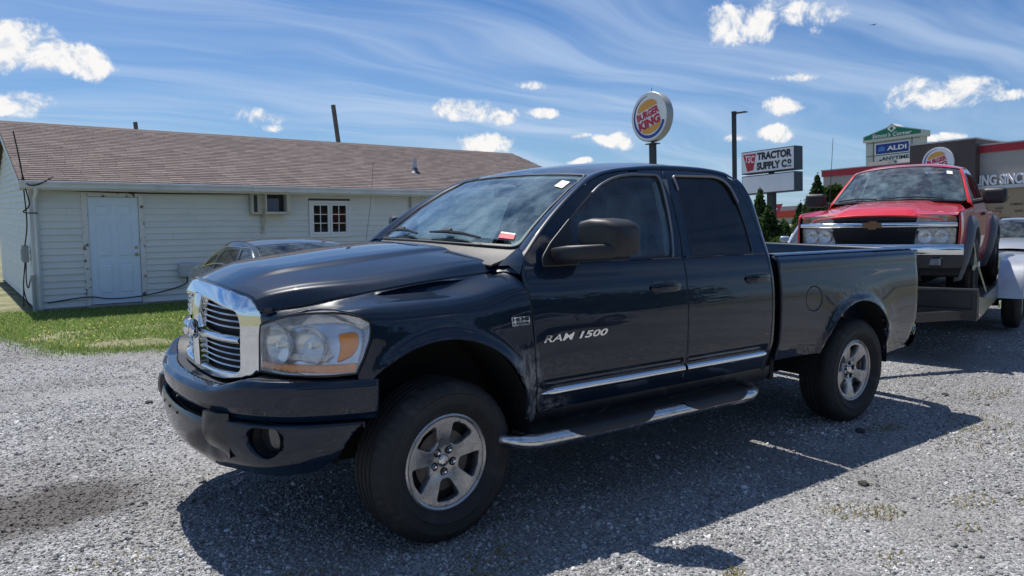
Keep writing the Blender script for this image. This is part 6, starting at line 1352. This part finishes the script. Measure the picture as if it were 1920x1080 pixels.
    def across(name, xs, m, inset=0., off=0.):
        rows_ = []
        for x in xs:
            p_ = cab(np.array([x]), np.array([1.0]))[0]; w = -p_[1] + inset; rows_.append([(x - (.10 if name == 'windscreen' else -.08 if name == 'rear_window' else 0) * (1 - abs(a) ** 2), a * w, p_[2] + off + .03 * (1 - abs(a) ** 2.2)) for a in np.linspace(-1, 1, 11)])
        return MB().grid(rows_).build(name, m, s)
    across('windscreen', np.linspace(gh['a0'] + .02, gh['a1'] + .02, 8), gm, -.01); across('roof', np.linspace(gh['a1'] + .01, gh['r0'] + .10, 10), paint, .004, .002); across('rear_window', np.linspace(gh['r0'] + .10, gh['r1'] - .02, 8), gm, -.01)
    # ends
    for nm, xe, sg in (('front_bumper', x0, -1), ('rear_bumper', x1, 1)):
        w = -float(bs(np.array([xe]), np.array([.5]))[0, 1]) + .02; zt = float(belt(xe)); rows_ = []
        for z, o in ((.20, -.06), (.26, -.01), (.42, .03), (.55, .035), (.60, .0), (zt - .02, -.01), (zt + .01, -.05)): rows_.append([(xe + sg * (o - .10 * abs(a) ** 3), a * w, z) for a in np.linspace(-1, 1, 11)])
        MB().grid(rows_).build(nm, paint, s)
    for sgn in (1, -1):
        MB().grid([[(x0 + .02 + .11 * t_ ** 1.5, sgn * (-.36 - .36 * t_) * Wd / .89, z) for t_ in np.linspace(0, 1, 6)] for z in (.60, .71)]).build('headlight', LAMPIN, s); MB().grid([[(x1 + .005 - .11 * t_ ** 1.5, sgn * (-.36 - .36 * t_) * Wd / .89, z) for t_ in np.linspace(0, 1, 6)] for z in (.72, .88)]).build('taillight', REDLENS, s)
        for x in (1.44, 2.36): MB().box((x, sgn * -(float(wpl(x)) * Wd / .89 + .008), .865), (.19, .03, .03)).build('door_handle', CHROME_DULL if seed else paint, s, bevel=.01)
        MB().box((.82, sgn * -(Wd + .09), 1.02), (.12, .20, .12)).build('side_mirror', paint, s, bevel=.04, seg=3)
        for x in (.52, 1.52, 2.44): 
            MB().tube([tuple(bs(np.array([x + .04 * (v - .5)]), np.array([v]))[0] * np.array([1, sgn, 1]) + np.array([0, .0015 * sgn, 0])) for v in np.linspace(.12, 1, 10)], .0035, 4).build('door_gap', DARK, s)
        for x in (0, WB):
            make_wheel(s, 'wheel', (x, sgn * -.775 * Wd / .89, .325), R=.325, width=.21, rim_r=.205, phase=20 + 30 * x, side=-sgn, lug=False, spokes=6)
            pr = arc_pts((x, .33, .365), 185, -5, 16); wl = MB(); wl.grid([[(px_, sgn * y, z) for px_, z in pr] for y in (-.86 * Wd / .89, -.5)]); wl.add([(px_, sgn * -.5, z) for px_, z in pr], [tuple(range(len(pr)))]); wl.build('wheel_well', DARK, s, sharp=None)
    MB().box2((x0 + .15, -.72, .18), (x1 - .15, .72, .35)).box2((.3, -.70, .35), (3.2, .70, .86)).build('chassis', DARK, s)
    return s
GREEN_GREY = paint_mat('grey_green_paint', (.075, .080, .070), .5, dust=.12)
SILVER = paint_mat('silver_paint', (.50, .50, .50), .6, dust=.06)
WHITEP = paint_mat('white_paint', (.70, .71, .72), .0, dust=.05)
BLUEG = paint_mat('pale_blue_paint', (.30, .36, .45), .4, dust=.06)

# ------------------------------------------------------------------ signs, lamp post and street things on the right
UPX = math.radians(-3.2)        # the street stands level while the lot tilts a little
def face_frame(o, tilt=True):   # text plane on a face looking towards -x: reads from +y to -y
    return frame(o, (0, -1, 0), (0, 0, 1))
SIGNW = mat('sign_white', (.80, .81, .84), .35, coat=.4); SIGNRED = mat('sign_red', (.50, .015, .05), .4); SIGNBLUE = mat('sign_blue', (.012, .05, .36), .4); BUN = mat('sign_bun', (.75, .36, .06), .4); POST = mat('dark_post', (.030, .034, .038), .5, var=.2)
def bk_logo(parent, R, x, cz, th=.012):
    """round burger sign face at local x, looking to -x; local y to the left"""
    P = lambda u, v, d: (x - d, -u * R, cz + v * R)
    def sector(a0, a1, r0, r1, n=30): return [(r1 * math.cos(math.radians(a)), r1 * math.sin(math.radians(a))) for a in np.linspace(a0, a1, n)] + [(r0 * math.cos(math.radians(a)), r0 * math.sin(math.radians(a))) for a in np.linspace(a1, a0, n)]
    # blue swoosh: crescent from upper left round the bottom to the right
    n = 50; out = []; inn = []
    for a in np.linspace(95, 345, n):
        t_ = (a - 95) / 250; w = .02 + .11 * math.sin(min(1, t_ * 1.25) * PI / 2) if t_ < .93 else .13; out.append((.90 * math.cos(math.radians(a)), .90 * math.sin(math.radians(a)))); inn.append(((.90 - w) * math.cos(math.radians(a)), (.90 - w) * math.sin(math.radians(a))))
    def flat(name, poly, m, d):
        V, F = sheet(poly, (), .2, 0); MB().add([P(u, v, d) for u, v in V], [tuple(int(i) for i in f) for f in F]).build(name, m, parent, fix=False)
    flat('swoosh', out + inn[::-1], SIGNBLUE, th)
    rot = math.radians(14); rt = lambda u, v: (u * math.cos(rot) - v * math.sin(rot), u * math.sin(rot) + v * math.cos(rot))
    top = [rt(.58 * math.cos(math.radians(a)), .36 + .36 * math.sin(math.radians(a))) for a in np.linspace(0, 180, 24)]; bot = [rt(.56 * math.cos(math.radians(a)), -.42 + .27 * math.sin(math.radians(a))) for a in np.linspace(180, 360, 24)]
    flat('bun', top, BUN, th); flat('bun', bot, BUN, th)
    M0 = Matrix(((0, 0, -1, x - th), (-R, 0, 0, 0), (0, R, 0, cz), (0, 0, 0, 1))) @ Matrix.Rotation(rot, 4, 'Z')
    text('lettering', 'BURGER', SIGNRED, parent, M0 @ Matrix.Translation((-.68, -.0, .0)), width=1.30, height=.32, size=1, bold=.05, extrude=.001)
    text('lettering', 'KING', SIGNRED, parent, M0 @ Matrix.Translation((-.68, -.42, .0)), width=1.26, height=.38, size=1, bold=.06, extrude=.001)
bk = empty('restaurant_pylon_sign', (21.69, 18.09, 0), rx=UPX, label='round BURGER KING sign on a dark pole above the truck roof', cat='sign')
zc_ = 5.54; Rb = 1.03
Mx = Matrix.Translation((0, 0, zc_)) @ Matrix.Rotation(PI / 2, 4, 'Y')
MB().lathe([(0, -.18), (Rb - .02, -.18), (Rb, -.16), (Rb, .16), (Rb - .02, .18), (0, .18)], 64, Mx).build('sign_drum', mat('sign_drum', (.36, .37, .36), .45, .3), bk, sharp=30)
MB().lathe([(0, -.186), (Rb - .05, -.186), (Rb - .05, -.18)], 64, Mx).build('sign_face', SIGNW, bk)
bk_logo(bk, Rb * .96, -.19, zc_, .004)
MB().box2((-.11, -.11, -1.5), (.11, .11, zc_ - Rb - .06)).build('pole', POST, bk); MB().tube([(0, 0, zc_ - Rb - .10), (0, 0, zc_ - Rb + .02)], .07, 10).build('neck', POST, bk); MB().box2((-.2, -.25, zc_ - Rb - .10), (.2, .25, zc_ - Rb - .06)).build('collar', POST, bk); MB().tube([(0, 0, zc_ + Rb), (0, 0, zc_ + Rb + .2)], .012, 5).build('lightning_rod', POST, bk)
ts = empty('store_pylon_sign', (29.85, 18.22, -.22), rx=UPX, label='TRACTOR SUPPLY CO box sign over a blank grey panel on a dark post', cat='sign')
Wt = 1.50
for z0, z1, nm in ((3.75, 4.86, 'top'), (2.73, 3.66, 'low')):
    MB().box2((-.02, -Wt, z0), (.62, Wt, z1)).build('sign_box', mat('sign_case', (.04, .055, .07), .5), ts, bevel=.01)
    MB().box2((-.05, -Wt + .05, z0 + .05), (-.018, Wt - .05, z1 - .05)).build('sign_face', SIGNW if nm == 'top' else mat('blank_panel', (.80, .81, .83), .5, var=.06, vscale=1), ts)
SD = mat('sign_dark', (.02, .03, .045), .5); SR = mat('tsc_red', (.50, .03, .05), .5)
Fz = lambda u, v, d=0: (-.056 - d, -u, v)
MB().add([Fz(*q) for q in ((-1.38, 4.72), (-.62, 4.72), (-.78, 3.92), (-1.14, 3.86))], [(0, 1, 2, 3)]).build('shield', SR, ts, fix=False)
text('lettering', 'TSC', SIGNW, ts, frame(Fz(-1.27, 4.30, .006), (0, -1, 0), (0, 0, 1)) @ Matrix.Rotation(-.06, 4, 'Z'), width=.54, height=.36, size=.4, bold=.008, extrude=.002, shear=.1)
text('lettering', 'TRACTOR', SD, ts, frame(Fz(-.56, 4.36, .004), (0, -1, 0), (0, 0, 1)), width=1.92, height=.38, size=.4, bold=.022, extrude=.002)
text('lettering', 'SUPPLY C', SD, ts, frame(Fz(-.58, 3.88, .004), (0, -1, 0), (0, 0, 1)), width=1.66, height=.38, size=.4, bold=.022, extrude=.002)
text('lettering', 'o', SD, ts, frame(Fz(1.12, 4.02, .004), (0, -1, 0), (0, 0, 1)), width=.22, height=.24, size=.4, bold=.02, extrude=.002); MB().add([Fz(*q, .004) for q in ((1.12, 3.90), (1.34, 3.90), (1.34, 3.95), (1.12, 3.95))], [(0, 1, 2, 3)]).build('underline', SD, ts, fix=False)
MB().box2((.14, -.16, -1.5), (.46, .16, 2.73)).box2((.2, -.1, 3.66), (.4, .1, 3.75)).build('post', POST, ts)
lp = empty('street_lamp', (25.34, 16.73, 0), rx=UPX, label='tall dark square lamp post with a single flat luminaire', cat='street lamp')
MB().box2((-.075, -.075, -1.5), (.075, .075, 5.9)).build('pole', POST, lp, bevel=.01); MB().box2((-.085, -.085, 5.9), (.085, .085, 5.93)).build('pole_cap', POST, lp)
MB().tube([(0, -.07, 5.82), (0, -.25, 5.84)], .035, 8).build('arm', POST, lp); MB().box((0, -.42, 5.83), (.26, .40, .05), rx=.04).build('luminaire', POST, lp, bevel=.012)
# shopping-centre pylon far behind
sm = empty('shopping_centre_pylon', (74.6, 34.7, 0), rx=UPX, label="green gabled Simon's Corner pylon sign with ALDI panel behind the restaurant", cat='sign')
PYL = mat('pylon_cream', (.50, .52, .50), .6, var=.06, vscale=.4); GRN = mat('pylon_green', (.0, .16, .10), .5); WHT = mat('pylon_white', (.85, .86, .86), .5)
Py = lambda u, v, d=0: (-.6 - d, -u, v)
MB().box2((-.58, -2.75, -2), (.8, 2.75, 9.2)).build('pylon_body', PYL, sm)
MB().prism([(-3.0, 8.9), (3.0, 8.9), (3.0, 9.75), (.45, 10.75), (0, 11.2), (-.45, 10.75), (-3.0, 9.75)], lambda u, v, d: (d, -u, v), -.7, .9).build('pediment', PYL, sm)
MB().add([Py(*q, .12) for q in ((-2.85, 9.25), (2.85, 9.25), (2.85, 9.7), (0, 10.75), (-2.85, 9.7))], [(0, 1, 2, 3, 4)]).build('pediment_face', GRN, sm, fix=False)
MB().add([Py(*q, .14) for q in ((0, 9.95), (.45, 10.45), (0, 10.95), (-.45, 10.45))], [(0, 1, 2, 3)]).build('diamond', WHT, sm, fix=False); MB().add([Py(*q, .15) for q in ((0, 10.1), (.2, 10.45), (0, 10.8), (-.2, 10.45))], [(0, 1, 2, 3)]).build('diamond_leaf', GRN, sm, fix=False)
text('lettering', "Simon's Corner", WHT, sm, frame(Py(-2.0, 9.36, .14), (0, -1, 0), (0, 0, 1)), width=4.0, height=.58, size=1, bold=.01, extrude=.002, shear=.2)
MB().add([Py(*q, .03) for q in ((-1.75, 6.9), (1.75, 6.9), (1.75, 8.5), (-1.75, 8.5))], [(0, 1, 2, 3)]).build('sign_panel', WHT, sm, fix=False); MB().add([Py(*q, .05) for q in ((-1.66, 7.0), (1.66, 7.0), (1.66, 8.4), (-1.66, 8.4))], [(0, 1, 2, 3)]).build('sign_panel', mat('aldi_blue', (.012, .04, .26), .5), sm, fix=False)
text('lettering', 'ALDI', WHT, sm, frame(Py(-.5, 7.38, .07), (0, -1, 0), (0, 0, 1)), width=1.95, height=.66, size=1, bold=.03, extrude=.002)
MB().add([Py(*q, .07) for q in ((-1.45, 7.35), (-.75, 7.35), (-.65, 7.75), (-.95, 8.1), (-1.3, 7.95))], [(0, 1, 2, 3, 4)]).build('emblem', mat('aldi_lightblue', (.05, .22, .60), .5), sm, fix=False)
MB().add([Py(*q, .03) for q in ((-1.75, 5.2), (1.75, 5.2), (1.75, 6.75), (-1.75, 6.75))], [(0, 1, 2, 3)]).build('sign_panel', mat('gym_panel', (.62, .66, .66), .5), sm, fix=False)
for z, w, s_ in ((6.0, 2.75, 'ANYTIME'), (5.35, 2.3, 'FITNESS')): text('lettering', s_, SD, sm, frame(Py(1.68 - w, z, .06), (0, -1, 0), (0, 0, 1)), width=w, height=.5, size=1, bold=.02, extrude=.002)
MB().add([Py(*q, .06) for q in ((-1.6, 6.05), (-1.35, 5.95), (-1.2, 6.25), (-1.05, 6.05), (-1.3, 5.6), (-1.5, 5.75))], [(0, 1, 2, 3, 4, 5)]).build('runner_logo', SD, sm, fix=False)
for y in (-1.95, 1.95):
    MB().box2((-.61, y - .03, 5), (-.58, y + .03, 8.9)).build('joint_strip', SD, sm)
for z in (6.82, 8.72): MB().box2((-.612, -2.75, z - .03), (-.583, 2.75, z + .03)).build('joint_strip', SD, sm)
for c in sm.children:
    for v in c.data.vertices: v.co.z = 10.55 + (v.co.z - 11.2) * .70
# yield sign
ys_ = empty('yield_sign', (37.7, 23.3, 0), rx=UPX, label='red and white yield triangle on a thin post among the shrubs', cat='sign')
tri = lambda r_, d: [(-.05 - d, -u * r_, 1.55 + v * r_) for u, v in ((-.62, .5), (.62, .5), (0, -.58))]
MB().add(tri(1.0, 0), [(0, 1, 2)]).build('plate', SR, ys_, fix=False); MB().add([(x, y, z + .04) for x, y, z in tri(.45, .01)], [(0, 1, 2)]).build('plate_centre', WHT, ys_, fix=False)
MB().tube([(0, 0, -1.0), (0, 0, 1.9)], .035, 6).build('post', POST, ys_); MB().box2((-.03, -.18, .55), (-.02, .18, .92)).build('lower_plate', mat('yellow_plate', (.65, .52, .05), .5), ys_)
# ------------------------------------------------------------------ burger restaurant
bkb = empty('burger_restaurant', (47.0, 20.4, 0), rx=math.radians(-2.6), label='tan BURGER KING restaurant with red roof band and brown tower behind the red truck', cat='building')
TAN = mat('stucco_tan', (.40, .37, .33), .8, var=.06, vscale=.6); BRN = mat('tower_brown', (.085, .062, .056), .6, var=.08, vscale=.8); RBAND = mat('roof_red', (.42, .022, .035), .5, var=.08, vscale=.5); BRK = mat('brick_base', (.38, .29, .18), .85, var=.06, vscale=.5); ROOFG = mat('cap_grey', (.45, .45, .44), .5)
YL, YT0, YT1, YR = 5.4, -.85, -4.65, -16.0      # along y: left end, tower, right end (photo left is +y)
MB().box2((0, YL, -2), (14, YR, 4.30)).build('wall', TAN, bkb)
MB().box2((-.02, YL + .02, -2), (.4, YR, 2.72)).build('brick_course_backing', BRK, bkb)
MB().box2((-.10, YL + .08, 4.30), (14, YT0, 4.72)).build('roof_band', RBAND, bkb); MB().box2((-.10, YT1, 4.90), (14, YR, 5.32)).build('roof_band', RBAND, bkb); MB().box2((-.02, YT1, 4.2), (14, YR, 4.90)).build('parapet', TAN, bkb)
MB().box2((-.14, YL + .12, 4.72), (14, YT0, 4.78)).box2((-.14, YT1, 5.32), (14, YR, 5.40)).build('roof_cap', ROOFG, bkb)
MB().box2((-.6, YT0, -2), (5, YT1, 5.72)).build('tower', BRN, bkb); MB().box2((-.66, YT0 + .05, 5.72), (5.05, YT1 - .05, 5.80)).build('tower_cap', ROOFG, bkb)
MB().box2((2.5, 1.5, 4.7), (9, -3, 5.25)).build('rooftop_screen', mat('cap_cream', (.60, .58, .55), .6), bkb); MB().box2((2.0, 3.2, 4.7), (2.8, 1.9, 5.2)).build('rooftop_unit', TAN, bkb)
Rl = .93; Mx = Matrix.Translation((-.62, YT0 - 1.75, 4.52)) @ Matrix.Rotation(-PI / 2, 4, 'Y')
lg = empty('wall_logo', (0, YT0 - 1.75, 0)); lg.parent = bkb
MB().lathe([(0, .12), (Rl - .01, .12), (Rl, .10), (Rl, 0)], 48, Matrix.Translation((-.62, 0, 4.52)) @ Matrix.Rotation(-PI / 2, 4, 'Y')).build('sign_face', SIGNW, lg); bk_logo(lg, Rl * .97, -.745, 4.52, .006)
MB().box2((-.16, YT1 + .6, 2.75), (-.03, YR, 2.95)).build('banner_rail', mat('banner_white', (.60, .61, .63), .5), bkb)
text('lettering', 'GRILLING SINCE', mat('letter_white', (.80, .81, .83), .5), bkb, frame((-.16, -3.36, 2.96), (0, -1, 0), (0, 0, 1)), width=3.85, height=.62, size=1, bold=.03, extrude=.05)
# protruding bricks that show as dark flecks
bcol = mat('dark_brick', (.20, .13, .08), .85)
bm_ = MB().box((0, 0, 0), (.06, .42, .09)).mesh('brick'); bm_.materials.append(bcol)
for k in range(60):
    o = bpy.data.objects.new('brick', bm_); COL.objects.link(o); o.parent = bkb; o.location = (-.035, -4.9 - rng.uniform(0, 6), round(rng.uniform(.2, 2.5) / .2) * .2)
# ------------------------------------------------------------------ far strip-mall restaurant
fb = empty('takeaway_building', (90.0, 55.7, 0), rx=UPX, label='far low grey takeaway building with red fascia between the conifers', cat='building')
GREYW = mat('far_wall', (.40, .41, .42), .8, var=.05, vscale=.3)
MB().box2((0, 9, -3), (12, -2.2, 2.4)).build('wall', GREYW, fb); MB().box2((-.4, -2.2, -3), (12, -7.0, 2.9)).build('entrance_bay', mat('far_bay', (.33, .33, .34), .8), fb)
MB().box2((-.25, 3.6, .95), (-.02, -1.4, 1.85)).build('red_fascia', mat('far_red', (.50, .05, .03), .5), fb); MB().box2((-.65, -2.8, 1.0), (-.42, -6.0, 2.0)).build('red_fascia', mat('far_red', (.50, .05, .03), .5), fb)
for k in range(4): MB().box2((-.06, 0.9 - k * .8, -1.1), (-.01, .25 - k * .8, .15)).build('window', mat('far_glass', (.06, .08, .10), .1, coat=1), fb)
MB().box2((-.05, 1.1, -2.2), (-.012, -2.0, .45)).build('window_band', mat('far_dark', (.10, .11, .13), .4), fb); MB().box2((-.1, 9, 2.4), (12, -2.2, 2.5)).build('roof_cap', ROOFG, fb)
fl2 = empty('globe_lamp', (80, 48.6, 0), rx=UPX, label='small white globe lamp on a thin post before the takeaway', cat='street lamp'); MB().tube([(0, 0, -2.5), (0, 0, 1.7)], .09, 6).build('post', POST, fl2); MB().lathe([(0, 1.6), (.3, 1.75), (.38, 2.0), (.3, 2.25), (0, 2.4)], 14).build('globe', mat('globe_white', (.85, .86, .86), .3), fl2)
# bird
bd = empty('bird', (148.1, 78.4, 39.2), label='tiny dark bird gliding high in the sky at the right', cat='bird')
MB().add([(-.35, -.9, .1), (-.1, -.1, 0), (.3, 0, 0), (-.1, .1, 0), (-.35, .9, .1), (-.3, 0, -.05), (.1, 0, .12)], [(0, 1, 6), (1, 2, 6), (2, 3, 6), (3, 4, 6), (0, 6, 4), (0, 5, 1), (5, 3, 1), (5, 4, 3), (1, 3, 2)]).build('body', DARK, bd)

# ------------------------------------------------------------------ conifers, shrubs and tree lines
CONM = leaf_mat('conifer_leaf', (.024, .050, .020), (.048, .090, .034), (.11, .15, .055), .3)
DECM = leaf_mat('deciduous_leaf', (.025, .055, .012), (.045, .085, .020), (.09, .13, .035), .3)
BARK = mat('bark', (.09, .065, .045), .9, var=.3, vscale=5, bump=.5, bscale=20)
def leaf_cloud(P, size, N=None):
    n = len(P); a = rng.normal(size=(n, 3)); a /= np.linalg.norm(a, axis=1, keepdims=True); b = np.cross(a, rng.normal(size=(n, 3))); b /= np.linalg.norm(b, axis=1, keepdims=True)
    s = size * rng.uniform(.6, 1.4, (n, 1)); V = np.empty((n * 4, 3)); V[0::4] = P - a * s; V[1::4] = P + b * s * .5; V[2::4] = P + a * s; V[3::4] = P - b * s * .5
    return V, [(4 * i, 4 * i + 1, 4 * i + 2, 4 * i + 3) for i in range(n)]
def crown_mesh(name, P, size, m, parent):
    V, F = leaf_cloud(P, size); me = bpy.data.meshes.new(name); me.from_pydata([tuple(q) for q in V], [], F); me.update(); return link_mesh(name, me, m, parent)
def conifer(loc, h, r, label, n=5000, group=None, leaf=.07):
    t = empty('arborvitae', loc, label=label, cat='conifer', group=group)
    k = rng.uniform(0, 1, n) ** .8; z = h * (.04 + .96 * k); rad = r * np.clip((1 - k) ** .62 * np.minimum(1, .55 + 3 * k), .02, 1); an = rng.uniform(0, 2 * PI, n)
    lump = 1 + .28 * np.sin(an * 4 + z * 6) * np.sin(z * 9 / max(.5, h) + an * 2) + .2 * np.sin(an * 9 + z * 14); q = rad * lump * np.sqrt(rng.uniform(.35, 1, n)); P = np.stack([q * np.cos(an), q * np.sin(an), z + .12 * rng.normal(size=n)], 1)
    crown_mesh('crown', P, leaf, CONM, t); MB().tube([(0, 0, -.3), (0, 0, h * .9)], [r * .12, .01], 6).build('trunk', BARK, t); return t
def broadleaf(name, loc, h, r, label, n=6000, group=None, leaf=.12, m=None, squash=.8, catg='tree'):
    t = empty(name, loc, label=label, cat=catg, group=group); K = 14 if h > 2 else 8
    cs = [(rng.normal(0, .45) * r, rng.normal(0, .45) * r, h * (.62 + rng.uniform(-.22, .25)), r * rng.uniform(.35, .6)) for _ in range(K)]; Ps = []
    for cx, cy, cz, cr in cs:
        d = rng.normal(size=(n // K, 3)); d /= np.linalg.norm(d, axis=1, keepdims=True); q = cr * rng.uniform(.55, 1.05, (n // K, 1)); Pq = d * q * np.array([1, 1, squash]) + np.array([cx, cy, cz]); Ps.append(Pq[Pq[:, 2] > h * .12])
    crown_mesh('crown', np.concatenate(Ps), leaf, m or DECM, t); tk = MB().tube([(0, 0, -.3), (0, 0, h * .35), (.05 * r, 0, h * .6)], [.05 * h, .04 * h, .015 * h], 8)
    for k in range(4): a = k * 1.7; tk.tube([(0, 0, h * .3), (r * .5 * math.cos(a), r * .5 * math.sin(a), h * .7)], [.025 * h, .008 * h], 6)
    tk.build('trunk', BARK, t); return t

# ------------------------------------------------------------------ placing cars and plants
sedan('dark_sedan', GREEN_GREY, (1.75, 4.35, -.26), math.radians(92), 'dark grey green sedan with sun glinting on its glass parked before the siding')
sedan('silver_sedan', SILVER, (19.6, 3.75, .0), math.radians(14), 'silver sedan parked on the grass verge beyond the trailer fender', seed=1)
sedan('white_sedan', WHITEP, (14.6, 10.6, 0), math.radians(160), 'white sedan glimpsed between the pickup cab and the shrubs', L=4.6, seed=1)
sedan('pale_blue_sedan', BLUEG, (13.2, 4.9, 0), math.radians(-150), 'pale blue sedan half hidden behind the red pickup headlamp', L=4.6)
for x, y, h, r, lb in ((21.2, 12.6, 2.35, .55, 'dark arborvitae showing just right of the pickup cab'), (20.7, 11.85, 1.75, .60, 'dark arborvitae in front of the store sign post'), (21.0, 11.45, 1.25, .62, 'low dark arborvitae under the yield sign'), (27.7, 15.2, 1.95, .40, 'slim dark arborvitae left of the red truck mirror'), (28.3, 14.8, 3.2, .62, 'tallest dark arborvitae by the red truck mirror'), (26.3, 13.9, 2.15, .62, 'broad dark arborvitae at the foot of the tallest one')):
    conifer((x, y, -.2), h, r, lb, n=3200, leaf=.085, group='dark conifers beside the street')
broadleaf('tree', (33.4, 17.3, -.3), 3.4, .75, 'leafy green tree between the tall arborvitae and the restaurant', n=3000, leaf=.11)
for x, y, h, r, lb in ((18.6, 9.8, .75, .5, 'round green shrub before the conifers, left one'), (19.6, 10.2, .80, .55, 'yellowish green shrub before the conifers, right one')): broadleaf('shrub', (x, y, -.05), h, r, lb, n=2500, leaf=.05, catg='shrub', group='shrubs before the conifers')
# what stands behind the photographer and mirrors in the paint: a tree line, a parked car
Pb = np.concatenate([np.stack([rng.normal(x, 3.2, 3000), rng.normal(-38, 2.0, 3000), np.abs(rng.normal(3.2, 1.9, 3000))], 1) for x in np.linspace(-30, 38, 13)])
tag(crown_mesh('tree_line', Pb, .5, DECM, None), 'green wooded edge behind the photographer seen only as reflections', 'trees', kind='stuff')
sedan('parked_car', SILVER, (6.9, -8.2, 0), math.radians(175), 'silver sedan mirrored in the pickup bed side', seed=1)
